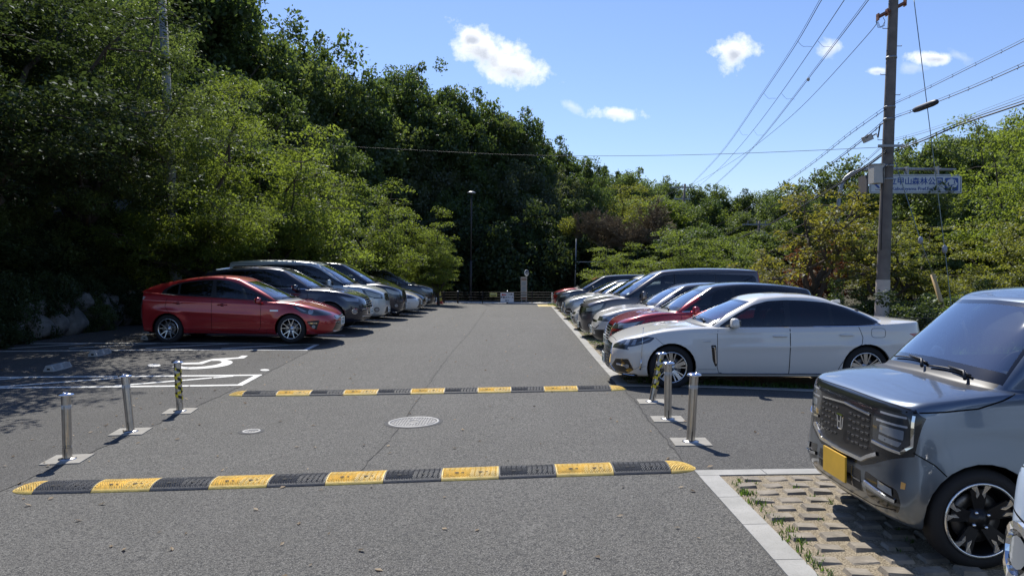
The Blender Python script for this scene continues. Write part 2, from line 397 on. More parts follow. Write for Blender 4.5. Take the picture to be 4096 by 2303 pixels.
# concrete edging
def conc_mat():
    m = mat('kerb_concrete', (.36,.35,.32), .85); t = NT(m.node_tree); b = t.n['Principled BSDF']; tc = t.new('ShaderNodeTexCoord')
    n = t.noise(tc.outputs['Object'], 3, 6, .65); n2 = t.noise(tc.outputs['Object'], 90, 4)
    c = t.mix(t.ramp(n.outputs[0], .3, .7), (.27,.265,.24), (.40,.39,.36)); c = t.mix(t.math('MULTIPLY', t.ramp(n2.outputs[0], .55, .7), .5), c, (.16,.155,.14)); t.link(c, b.inputs['Base Color'])
    t.link(t.bump(n2.outputs[0], .3, .005), b.inputs['Normal']); return m
CONC = conc_mat()
def edging(a, b_, wd, n, name='kerb_edging'):
    """row of flush concrete edge stones with open joints, one structure"""
    mb = MB(); a = Vector(a); b_ = Vector(b_); L = (b_ - a).length; d = (b_ - a) / L; nn = Vector((-d.y, d.x))
    for i in range(n):
        p = a + d * (L * i / n + .004); q = a + d * (L * (i + 1) / n - .004); pts = [p - nn * wd/2, q - nn * wd/2, q + nn * wd/2, p + nn * wd/2]
        k = 1
        t_ = [mb.bm.verts.new((v.x, v.y, g(v.x, v.y) + .012)) for v in pts]; bo = [mb.bm.verts.new((v.x, v.y, g(v.x, v.y) - .03)) for v in pts]
        mb.bm.faces.new(t_)
        for i2 in range(4): mb.bm.faces.new((t_[i2], bo[i2], bo[(i2+1) % 4], t_[(i2+1) % 4]))
    return tag(mb.build(name, CONC), kind='structure')
KW = .17
edging((edge_r(0) + .085, 0), (edge_r(6.22) + .085, 6.22), KW, 10)
edging((edge_r(6.3), 6.31), (12.0, 6.25), KW, 18)
edging((edge_r(11.55) + .085, 11.62), (edge_r(38.8) + .085, 38.8), KW, 44)
edging((edge_r(11.5) - .02, 11.52), (9.0, 10.55), KW, 12)
# bay surface: sandy gravel with concrete grass-paver studs
def gravel_mat():
    m = mat('sandy_gravel', (.3,.25,.17), .95); t = NT(m.node_tree); b = t.n['Principled BSDF']; tc = t.new('ShaderNodeTexCoord'); v = tc.outputs['Object']
    vo = t.new('ShaderNodeTexVoronoi'); vo.inputs['Scale'].default_value = 120; t.link(v, vo.inputs['Vector']); sc = t.new('ShaderNodeSeparateColor'); t.link(vo.outputs['Color'], sc.inputs[0])
    n = t.noise(v, 2.5, 6, .7); c = t.mix(sc.outputs[0], (.20,.160,.10), (.43,.36,.25)); c = t.mix(t.math('MULTIPLY', t.ramp(sc.outputs[1], .25, .0), .8), c, (.11,.085,.055))
    c = t.mix(t.math('MULTIPLY', t.ramp(n.outputs[0], .55, .75), .6), c, (.15,.125,.08)); t.link(c, b.inputs['Base Color'])
    t.link(t.bump(t.math('MULTIPLY', vo.outputs['Distance'], -1.0), .8, .01), b.inputs['Normal']); return m
GRAV = gravel_mat(); PAV = mat('paver_stud', (.26,.225,.175), .9, var=.35, vscale=9, bump=.5, bscale=70)
tag(link_mesh('gravel_bay', strip_mesh(lambda y: edge_r(y) + .165, lambda y: 8.2, 0.0, 6.2, .006, 14, 14), GRAV), kind='structure')
def far_y0(i): return 0
me = strip_mesh(lambda y: edge_r(y) + .165, lambda y: 8.2, 11.6, 38.8, .006, 14, 60)
for v in me.vertices:                                   # front edge follows the slanted kerb
    if v.co.y < 11.7: v.co.y = 11.5 - (v.co.x - 1.6) * .131 + .08; v.co.z = g(v.co.x, v.co.y) + .006
tag(link_mesh('gravel_bay', me, GRAV), kind='structure')
def studs(x0f, x1, y0f, y1, seed, name='paver_studs'):
    r = random.Random(seed); V = []; F = []; yi = 0; y = y0f
    while y < y1:
        x = x0f(y) + (.1 if yi % 2 else 0)
        while x < x1:
            if r.random() < .96:
                dx, dy = .074 + r.uniform(-.009, .006), .052 + r.uniform(-.006, .004); cx, cy = x + r.uniform(-.004, .004), y + r.uniform(-.004, .004); z = g(cx, cy); h = .024 + r.uniform(-.010, .005); k = len(V); tx = r.uniform(-.05, .05)
                for sx, sy in ((-1,-1),(1,-1),(1,1),(-1,1)): V.append((cx + sx*dx*1.06, cy + sy*dy*1.22, z + .002))
                for sx, sy in ((-1,-1),(1,-1),(1,1),(-1,1)): V.append((cx + sx*dx*.94, cy + sy*dy*.92, z + h + tx*sx*.1))
                F += [(k+4,k+5,k+6,k+7)] + [(k+i, k+(i+1)%4, k+4+(i+1)%4, k+4+i) for i in range(4)]
            x += .208
        y += .195; yi += 1
    me = D.meshes.new(name); me.from_pydata(V, [], F); return tag(link_mesh(name, me, PAV), kind='structure')
studs(lambda y: edge_r(y) + .30, 5.2, 1.2, 6.15, 5)
studs(lambda y: edge_r(y) + .30, 3.6, 11.9, 38.5, 6)
# grass tufts along the edging
def leaf_mat(name, col, tr=.45, gloss=.35, var=.5, ttint=(1.2, 1.2, .58), gmix=.03):
    if name in MATS: return MATS[name]
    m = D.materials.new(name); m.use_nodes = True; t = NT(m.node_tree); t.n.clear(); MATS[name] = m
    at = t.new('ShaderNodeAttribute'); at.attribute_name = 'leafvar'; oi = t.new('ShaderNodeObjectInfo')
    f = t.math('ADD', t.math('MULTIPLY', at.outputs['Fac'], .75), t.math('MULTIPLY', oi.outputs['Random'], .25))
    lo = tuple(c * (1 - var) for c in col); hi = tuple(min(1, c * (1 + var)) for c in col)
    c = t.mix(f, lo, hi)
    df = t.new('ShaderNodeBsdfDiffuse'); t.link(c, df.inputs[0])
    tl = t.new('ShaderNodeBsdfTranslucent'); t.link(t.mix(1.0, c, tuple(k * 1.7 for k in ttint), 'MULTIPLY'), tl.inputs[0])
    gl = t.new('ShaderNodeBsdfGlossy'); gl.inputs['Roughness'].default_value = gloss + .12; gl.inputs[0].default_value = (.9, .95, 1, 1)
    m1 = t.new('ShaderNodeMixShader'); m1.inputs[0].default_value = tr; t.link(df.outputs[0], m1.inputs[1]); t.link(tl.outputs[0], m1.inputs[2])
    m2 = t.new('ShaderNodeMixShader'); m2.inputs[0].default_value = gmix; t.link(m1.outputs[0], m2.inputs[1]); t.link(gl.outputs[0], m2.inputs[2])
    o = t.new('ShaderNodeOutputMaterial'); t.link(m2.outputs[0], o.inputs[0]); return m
GRASS = leaf_mat('grass_blades', (.07,.12,.025), .4)
def set_var(me, n, per, r):
    a = me.attributes.new('leafvar', 'FLOAT', 'FACE'); vals = np.repeat(r.random(n), per).astype(np.float32)
    a.data.foreach_set('value', vals[:len(me.polygons)])
def grass_tufts(spots, name, seed, zf=g, hmul=1, m=None):
    r = random.Random(seed); V = []; F = []
    for x, y, rad, n, h in spots:
        for _ in range(n):
            a, d = r.uniform(0, 2*PI), rad * r.random() ** .6; px, py = x + math.cos(a)*d, y + math.sin(a)*d; z = zf(px, py); b_ = r.uniform(0, 2*PI); hh = h * r.uniform(.4, 1.1) * hmul; wd = .004 + hh * .03; ln = r.uniform(.2, .9) * hh
            c, s_ = math.cos(b_), math.sin(b_); k = len(V)
            V += [(px - s_*wd, py + c*wd, z), (px + s_*wd, py - c*wd, z), (px + c*ln*.4 + s_*wd*.8, py + s_*ln*.4 - c*wd*.8, z + hh*.6), (px + c*ln*.4 - s_*wd*.8, py + s_*ln*.4 + c*wd*.8, z + hh*.6), (px + c*ln, py + s_*ln, z + hh)]
            F += [(k, k+1, k+2, k+3), (k+3, k+2, k+4)]
    me = D.meshes.new(name); me.from_pydata(V, [], F); set_var(me, len(V)//5, 2, np.random.default_rng(seed)); o = link_mesh(name, me, m or GRASS); return tag(o, kind='stuff')
sp = []
for _ in range(70): y = rng.uniform(2.6, 6.1); sp.append((edge_r(y) + .2 + abs(rng.gauss(0, .05)), y, .05, 8, .045))
for y in (5.7, 5.45, 3.55, 3.5, 3.4, 3.2, 3.1): sp.append((edge_r(y) + .24, y, .08, 26, .045))
for _ in range(60): sp.append((rng.uniform(1.9, 4.5), rng.uniform(3, 6.1), .03, 9, .035))
for _ in range(150): y = rng.uniform(12, 38); sp.append((edge_r(y) + .25 + abs(rng.gauss(0, .25)), y, .12, 22, .06))
for _ in range(120): x = rng.uniform(2.0, 8.0); sp.append((x, 11.62 - (x - 1.6) * .131 + rng.uniform(0, .25), .07, 20, .09))
for y in np.arange(37.5, 39.4, .2): sp.append((edge_r(y) + .1 + rng.random() * 1.2, y, .3, 120, .12))
tag(grass_tufts(sp, 'grass_tufts', 3), 'short grass tufts growing along the kerb edging and between paver studs', 'grass')
# painted markings (sheet 4 mm above the asphalt)
def wpaint():
    m = mat('road_paint', (.74,.74,.71), .7); t = NT(m.node_tree); b = t.n['Principled BSDF']; tc = t.new('ShaderNodeTexCoord')
    n = t.noise(tc.outputs['Object'], 40, 5, .7); n2 = t.noise(tc.outputs['Object'], 4, 4)
    c = t.mix(t.math('MULTIPLY', t.ramp(n.outputs[0], .50, .66), .8), (.70,.70,.66), (.17,.17,.16)); c = t.mix(t.math('MULTIPLY', t.ramp(n2.outputs[0], .5, .8), .35), c, (.35,.35,.34)); t.link(c, b.inputs['Base Color']); return m
WP = wpaint()
def zx(zx_, zy_): return (zx_ / 1.931, 1300 + zy_ / 1.931)        # detail crop -> photo pixel
def mark(name, pts, dz=.005): return drape(name, gpx([zx(*p) for p in pts]), WP, dz, .4)
tA = G(*zx(2030, 382)).to_2d(); tB = G(*zx(1870, 468)).to_2d(); lA = G(*zx(0, 400)).to_2d(); lB = G(*zx(0, 490)).to_2d()
dA = (lA - tA).normalized(); dB = (lB - tB).normalized(); LW = .11
lA = tA + dA * 6.7; lB = tB + dB * 6.7
mark_n = 'hatched_bay_line'
def wline(a, b_, wd=LW, dz=.005, name=mark_n): return drape(name, thickline(a, b_, wd), WP, dz, .6)
def hatch(a0, a1, b0, b1, pairs, wd=LW):
    ea = (a1 - a0).normalized(); up = (a0 - b0).normalized()
    wline(a0 - up * wd/2, a1 - up * wd/2, wd); wline(b0 + up * wd/2, b1 + up * wd/2, wd)
    wline(a0 + ea * wd/2 - up * (wd + .002), b0 + ea * wd/2 + up * (wd + .002), wd)
    for s0, s1 in pairs: wline(a0 + ea * s0 - up * (wd + .004), b0 + ea * s1 + up * (wd + .004), wd * .85, .0051)
hatch(tA, lA, tB, lB, [(.32, 2.05), (2.2, 4.05), (4.2, 6.1)][:0] + [(0.45, 1.95), (2.1, 3.6), (3.75, 5.25), (5.4, 6.6)])
uA = G(*zx(2470, 150)).to_2d(); uB = G(*zx(2370, 197)).to_2d(); vA = G(*zx(1000, 138)).to_2d(); vB = G(*zx(880, 198)).to_2d()
dA2 = (vA - uA).normalized(); dB2 = (vB - uB).normalized(); hatch(uA, uA + dA2 * 6.2, uB, uB + dB2 * 6.2, [(.4, 1.8), (1.95, 3.35), (3.5, 4.9), (5.0, 6.1)], .1)
# wheelchair symbol
mark('wheelchair_symbol', [(1640 + 0, 262), (1840, 250), (1870, 236), (1915, 237), (1885, 257), (1640, 274), (1560, 302), (1400, 305), (1405, 293), (1535, 289)])
arc_o = []; arc_i = []
def cr(pts, n=6):
    out = []
    for i in range(len(pts) - 1):
        p0, p1, p2, p3 = pts[max(i-1, 0)], pts[i], pts[i+1], pts[min(i+2, len(pts)-1)]
        for k in range(n):
            t = k / n; out.append(tuple(.5 * ((2*p1[j]) + (-p0[j]+p2[j])*t + (2*p0[j]-5*p1[j]+4*p2[j]-p3[j])*t*t + (-p0[j]+3*p1[j]-3*p2[j]+p3[j])*t**3) for j in range(len(p1))))
    return out + [tuple(pts[-1])]
arc_o = cr([(1625, 266), (1730, 266), (1797, 285), (1755, 312), (1640, 331), (1500, 341), (1400, 338), (1325, 322)]); arc_i = cr([(1395, 316), (1450, 325), (1550, 322), (1650, 310), (1702, 296), (1712, 285), (1690, 277), (1640, 277)])
mark('wheelchair_symbol', arc_o + arc_i)
mark('wheelchair_symbol', [(1190 + 52 * math.cos(a), 312 + 11 * math.sin(a)) for a in np.linspace(0, 2*PI, 17)[:-1]])
mark('paint_dot', [(2045 + 36 * math.cos(a), 348 + 7 * math.sin(a)) for a in np.linspace(0, 2*PI, 13)[:-1]])
# bay lines between the left cars
for k in range(7):
    y = 18.42 + 2.6 * k; wline((edge_l(y) + .02, y), (-9.2, y), .1, name='bay_line')
# far kerb, footpath and tactile paving in front of the fence
PAVE = mat('footpath_concrete', (.40,.39,.36), .9, var=.2, vscale=2, bump=.2)
o = drape('footpath', [(-13, 40.16), (12, 40.16), (12, 43.0), (-13, 43.0)], PAVE, .03, 1.0)
mb = MB(); mb.box((-.5, 40.08, .03), (25, .15, .10)); tag(mb.build('kerb', CONC, bevel=.012), kind='structure')
TACT = mat('tactile_yellow', (.62,.47,.16), .8, var=.2)
mb = MB()
for i in range(9):
    for j in range(5): mb.box((1.40 + i * .10, 37.5 + j * .42, g(1.9, 38.5) + .012), (.06, .38, .018))
tag(mb.build('tactile_paving', TACT), kind='structure')
drape('paving_patch', [(1.33, 37.2), (2.26, 37.2), (2.26, 39.9), (1.33, 39.9)], mat('tactile_base', (.50,.43,.27), .85), .006)
# ================================================================== car builder
def lin(pts, x): return float(np.interp(x, [p[0] for p in pts], [p[1] for p in pts]))
def ell(th, n): c, s_ = abs(math.cos(th)), abs(math.sin(th)); return 1 - c ** (2 / n), s_ ** (2 / n)

def car_cage(S):
    """half-ring control rows (front centre -> side -> rear centre), mirrored, then subdivided"""
    L, W = S['L'], S['W']; NF, NS, NR = 8, S.get('ns', 8), 7
    xA, xC = S['xc'] + S['dxc'], S['xb'] - S['dxb']
    def low_ring(v, xf, xr, wf):
        af, ar = S.get('af', .62), S.get('ar', .5); n = S.get('en', 2.9); pts = []
        w_ = W * wf
        for k in range(6):
            a, b_ = ell(k / 5 * PI / 2, n); pts.append((xf + af * a, w_ * b_ * .985 if k < 5 else w_ * .985))
        x5 = xf + af
        for k in range(1, 4): t = k / 3; pts.append((x5 + (xA - x5) * t, w_ * (.985 + .015 * t)))
        for k in range(1, NS + 1): pts.append((xA + (xC - xA) * k / (NS), w_))
        x6 = L - xr - ar
        for k in range(1, 3): t = k / 2; pts.append((xC + (x6 - xC) * t, w_ * (1 - .02 * t)))
        for k in range(1, 6):
            a, b_ = ell((1 - k / 5) * PI / 2, n); pts.append((x6 + ar * (1 - a), w_ * .98 * b_ if k < 5 else 0))
        out = []
        for i, (x, y) in enumerate(pts):
            z0 = lin(S['zs'], x); z1 = lin(S['sh'], x)
            out.append(Vector((x, y, z0 + (z1 - z0) * v)))
        out[0].y = 0; return out
    def top_ring(xf, dx, xr, dr, yf, zf_, n=2.6, fw=1.0):
        """yf(x) half width, zf_(x, frac_front, frac_rear) height"""
        pts = []; ya = yf(xf + dx); yc = yf(xr - dr)
        for k in range(NF + 1):
            a, b_ = ell(k / NF * PI / 2, n); x = xf + dx * a; y = ya * b_; pts.append(Vector((x, y, zf_(x, 1 - b_ if k < NF else 0, 0))))
        for k in range(1, NS + 1): x = xf + dx + (xr - dr - xf - dx) * k / NS; pts.append(Vector((x, yf(x), zf_(x, 0, 0))))
        for k in range(1, NR + 1):
            a, b_ = ell((1 - k / NR) * PI / 2, n); x = xr - dr * a; y = yc * b_ if k < NR else 0; pts.append(Vector((x, y, zf_(x, 0, 1 - b_))))
        pts[0].y = 0; return pts
    rows = [low_ring(v, xf, xr, wf) for v, xf, xr, wf in S['rings']]
    rows.insert(0, [Vector((L/2 + (p.x - L/2) * .94, p.y * .86, p.z + .01)) for p in rows[0]])
    sh = S['sh']; yg = S['yg']
    def zG(x, ff, fr): 
        z = lin(sh, x) + .012
        if ff: z = z * (1 - ff ** .5) + S['zc'] * ff ** .5
        if fr: z = z * (1 - fr ** .6) + S['zb'] * fr ** .6
        return z
    ygf = (lambda x: lin(yg, x)) if isinstance(yg, list) else (lambda x: yg)
    Gr = top_ring(S['xc'], S['dxc'], S['xb'], S['dxb'], ygf, zG)
    top = rows[-1]
    for s_ in S.get('hs', (.12, .4, .72, .94)):
        row = []
        for k, (a, b_) in enumerate(zip(top, Gr)):
            p = a.lerp(b_, s_); wk = 1 if k <= 4 else max(0, 1 - (k - 4) / 3.5)
            wr = 1 if k >= len(top) - 5 else 0
            p.z += wk * S.get('hb', .04) * math.sin(PI * min(1, s_ ** .8)) + wr * S.get('tb', .02) * math.sin(PI * s_)
            row.append(p)
        rows.append(row)
    rows.append(Gr)
    zr = S['zr']; yr = S['yr']
    yrf = (lambda x: lin(yr, x)) if isinstance(yr, list) else (lambda x: yr)
    Rr = top_ring(S['xw'], S['dxw'], S['xrt'], S['dxr'], yrf, lambda x, ff, fr: lin(zr, x) + .018 * ff + .012 * fr, 2.4)
    for s_ in (.07, .35, .68, .9):
        row = []
        for k, (a, b_) in enumerate(zip(Gr, Rr)):
            p = a.lerp(b_, s_); o = math.sin(PI * s_) * S.get('gb', .03)
            if NF < k < len(Gr) - NR: p.y += o
            elif k <= NF: q = k / NF; p.y += o * q; p.x -= o * (1 - q) * S.get('wb', 1.2); p.z += o * (1 - q) * .5
            else: q = (len(Gr) - 1 - k) / NR; p.y += o * q; p.x += o * (1 - q) * .9; p.z += o * (1 - q) * .5
            row.append(p)
        rows.append(row)
    rows.append(Rr); cr_ = S.get('crown', .045); xm = (S['xw'] + S['xrt']) / 2; hl = (S['xrt'] - S['xw']) / 2
    for ins, zz in ((.045, .35), (.16, .7), (.36, 1.0)):
        row = []
        for p in Rr:
            fy = max(0.0, 1 - ins / max(.3, yrf(p.x))); fx = max(.2, 1 - ins / hl)
            x = xm + (p.x - xm) * fx; row.append(Vector((x, p.y * fy, lin(zr, x) + cr_ * zz)))
        rows.append(row)
    bm = bmesh.new(); n = len(rows[0]); VV = []
    for row in rows:
        assert len(row) == n, (len(row), n)
        r_ = []
        for k, p in enumerate(row):
            c = bm.verts.new(p); m = c if (k in (0, n - 1)) else bm.verts.new((p.x, -p.y, p.z)); r_.append((c, m))
        VV.append(r_)
    for a, b_ in zip(VV, VV[1:]):
        for k in range(n - 1):
            for sd_ in (0, 1):
                q = [a[k][sd_], a[k+1][sd_], b_[k+1][sd_], b_[k][sd_]]
                if sd_: q.reverse()
                bm.faces.new(q)
    t = VV[-1]
    for k in range(n - 1):
        q = []
        for v in (t[k][0], t[k+1][0], t[k+1][1], t[k][1]):
            if v not in q: q.append(v)
        bm.faces.new(q)
    bmesh.ops.recalc_face_normals(bm, faces=bm.faces[:])
    me = D.meshes.new('cage'); bm.to_mesh(me); bm.free()
    o = D.objects.new('cage', me); COL.objects.link(o); md = o.modifiers.new('s', 'SUBSURF'); md.levels = md.render_levels = S.get('lv', 2)
    md.boundary_smooth = 'PRESERVE_CORNERS'
    C.view_layer.update(); dg = C.evaluated_depsgraph_get(); me2 = D.meshes.new_from_object(o.evaluated_get(dg))
    D.objects.remove(o); D.meshes.remove(me)
    full = bmesh.new(); full.from_mesh(me2); D.meshes.remove(me2)
    # arch flare
    for (xa, ra) in S['arch']:
        for v in full.verts:
            if abs(v.co.y) > W * .6:
                d = math.hypot(v.co.x - xa, v.co.z - S['wr']); e = (d - ra) / .13
                if -.6 < e < 1: v.co.y += math.copysign(S.get('flare', .014) * (1 - abs(e)) , v.co.y)
    if S.get('crease'):
        for (pts_, dep, wd_) in S['crease']:
            for v in full.verts:
                if abs(v.co.y) > W * .7:
                    zc_ = lin(pts_, v.co.x); e = (v.co.z - zc_) / wd_
                    if pts_[0][0] < v.co.x < pts_[-1][0] and abs(e) < 1: v.co.y += math.copysign(dep * (1 - abs(e)) ** 2 * min(1, (v.co.x - pts_[0][0]) / .4, (pts_[-1][0] - v.co.x) / .4), v.co.y)
    full.normal_update(); return full

AX = {'side': (0, 2, 1), 'front': (1, 2, 0), 'rear': (1, 2, 0), 'top': (0, 1, 2)}
def inside(poly, u, v):
    c = False; j = len(poly) - 1
    for i in range(len(poly)):
        (xi, yi), (xj, yj) = poly[i], poly[j]
        if (yi > v) != (yj > v) and u < (xj - xi) * (v - yi) / (yj - yi) + xi: c = not c
        j = i
    return c
def cut_region(bm, lay, pid, view, poly, ok, into=None):
    a, b_, d = AX[view]; us = [p[0] for p in poly]; vs = [p[1] for p in poly]; u0, u1, v0, v1 = min(us), max(us), min(vs), max(vs)
    def good(f):
        c = f.calc_center_median(); n = f.normal
        if view == 'side' and not (c.y > .25): return False
        if view == 'front' and not (n.x < -.12): return False
        if view == 'rear' and not (n.x > .12): return False
        if view == 'top' and not (n.z > .3): return False
        return ok is None or ok(c, n)
    faces = []
    for f in bm.faces:
        if into is not None and f[lay] not in into: continue
        cu = [v.co[a] for v in f.verts]; cv = [v.co[b_] for v in f.verts]
        if max(cu) < u0 or min(cu) > u1 or max(cv) < v0 or min(cv) > v1: continue
        if good(f): faces.append(f)
    k = len(poly)
    for i in range(k):
        p, q = poly[i], poly[(i + 1) % k]; du, dv = q[0] - p[0], q[1] - p[1]
        if abs(du) + abs(dv) < 1e-6: continue
        no = [0, 0, 0]; no[a] = dv; no[b_] = -du; co = [0, 0, 0]; co[a] = p[0]; co[b_] = p[1]
        lo_u, hi_u, lo_v, hi_v = min(p[0], q[0]) - .002, max(p[0], q[0]) + .002, min(p[1], q[1]) - .002, max(p[1], q[1]) + .002
        near, rest = [], []
        for f in faces:
            if not f.is_valid: continue
            cu = [v.co[a] for v in f.verts]; cv = [v.co[b_] for v in f.verts]
            (rest if (max(cu) < lo_u or min(cu) > hi_u or max(cv) < lo_v or min(cv) > hi_v) else near).append(f)
        if not near: continue
        es = {e for f in near for e in f.edges}; vs_ = {v for f in near for v in f.verts}
        r_ = bmesh.ops.bisect_plane(bm, geom=near + list(es) + list(vs_), dist=1e-5, plane_co=co, plane_no=Vector(no).normalized())
        faces = rest + [e for e in r_['geom'] if isinstance(e, bmesh.types.BMFace)]
    got = 0
    for f in faces:
        if not f.is_valid: continue
        c = f.calc_center_median()
        if inside(poly, c[a], c[b_]): f[lay] = pid; got += 1
    return got
def circle_poly(x, z, r, n=26): return [(x + r * math.cos(2*PI*i/n), z + r * math.sin(2*PI*i/n)) for i in range(n)]
def rpoly(pts, r=.02, n=3):
    """round the corners of a polygon"""
    out = []; k = len(pts)
    for i in range(k):
        a, b_, c = Vector(pts[i-1]), Vector(pts[i]), Vector(pts[(i+1) % k]); d1 = (a - b_); d2 = (c - b_); rr = min(r, d1.length * .45, d2.length * .45)
        p, q = b_ + d1.normalized() * rr, b_ + d2.normalized() * rr
        for j in range(n): t = j / (n - 1); out.append(tuple((1-t)**2 * p + 2*t*(1-t) * b_ + t*t * q))
    return out

class Surf:
    def __init__(s, bm): s.t = BVHTree.FromBMesh(bm)
    def hit(s, view, u, v, sg=1):
        if view == 'side': o, d = Vector((u, 3 * sg, v)), Vector((0, -sg, 0))
        elif view == 'front': o, d = Vector((-2, u * sg, v)), Vector((1, 0, 0))
        elif view == 'rear': o, d = Vector((8, u * sg, v)), Vector((-1, 0, 0))
        else: o, d = Vector((u, v * sg, 4)), Vector((0, 0, -1))
        h = s.t.ray_cast(o, d)
        return (h[0], h[1]) if h[0] is not None else (None, None)
    def ribbon(s, bm, view, pts, wd, off=.0015, sg=1, step=.03, closed=False, thick=0):
        P2 = [Vector(p) for p in pts]; 
        if closed: P2.append(P2[0])
        dense = []
        for a, b_ in zip(P2, P2[1:]):
            n = max(1, int((b_ - a).length / step)); dense += [a.lerp(b_, i / n) for i in range(n)]
        dense.append(P2[-1]); H = []
        for p in dense:
            h, nn = s.hit(view, p.x, p.y, sg)
            if h is not None: H.append((h, nn))
        last = None
        for i, (h, nn) in enumerate(H):
            t = H[min(i+1, len(H)-1)][0] - H[max(i-1, 0)][0]
            if t.length < 1e-6: continue
            b_ = t.normalized().cross(nn).normalized() * wd / 2; c = h + nn * off
            pr = [bm.verts.new(c - b_), bm.verts.new(c + b_)]
            if thick: pr = [bm.verts.new(h - b_ * 1.25), pr[0], pr[1], bm.verts.new(h + b_ * 1.25)]
            if last and (pr[0].co - last[0].co).length < .3:
                for j in range(len(pr) - 1):
                    try: bm.faces.new((last[j], last[j+1], pr[j+1], pr[j])).smooth = False
                    except ValueError: pass
            last = pr

def poly_patch(surf, view, poly, off, sg=1, cell=.03):
    """patch of polygon laid on the surface, slightly proud"""
    bm = bmesh.new(); f = bm.faces.new([bm.verts.new((p[0], p[1], 0)) for p in poly]); bmesh.ops.triangulate(bm, faces=[f])
    us = [p[0] for p in poly]; vs = [p[1] for p in poly]
    for k in np.arange(min(us) + cell, max(us), cell): bmesh.ops.bisect_plane(bm, geom=bm.verts[:] + bm.edges[:] + bm.faces[:], plane_co=(k, 0, 0), plane_no=(1, 0, 0))
    for k in np.arange(min(vs) + cell, max(vs), cell): bmesh.ops.bisect_plane(bm, geom=bm.verts[:] + bm.edges[:] + bm.faces[:], plane_co=(0, k, 0), plane_no=(0, 1, 0))
    for v in bm.verts:
        h, nn = surf.hit(view, v.co.x, v.co.y, sg)
        if h is None: h, nn = Vector((0, 0, -5)), Vector((0, 0, 1))
        v.co = h + nn * off
    bmesh.ops.delete(bm, geom=[v for v in bm.verts if v.co.z < -2], context='VERTS')
    return bm

def dupmesh_mirror(me):
    m2 = me.copy(); 
    for v in m2.vertices: v.co.y = -v.co.y
    m2.flip_normals(); return m2

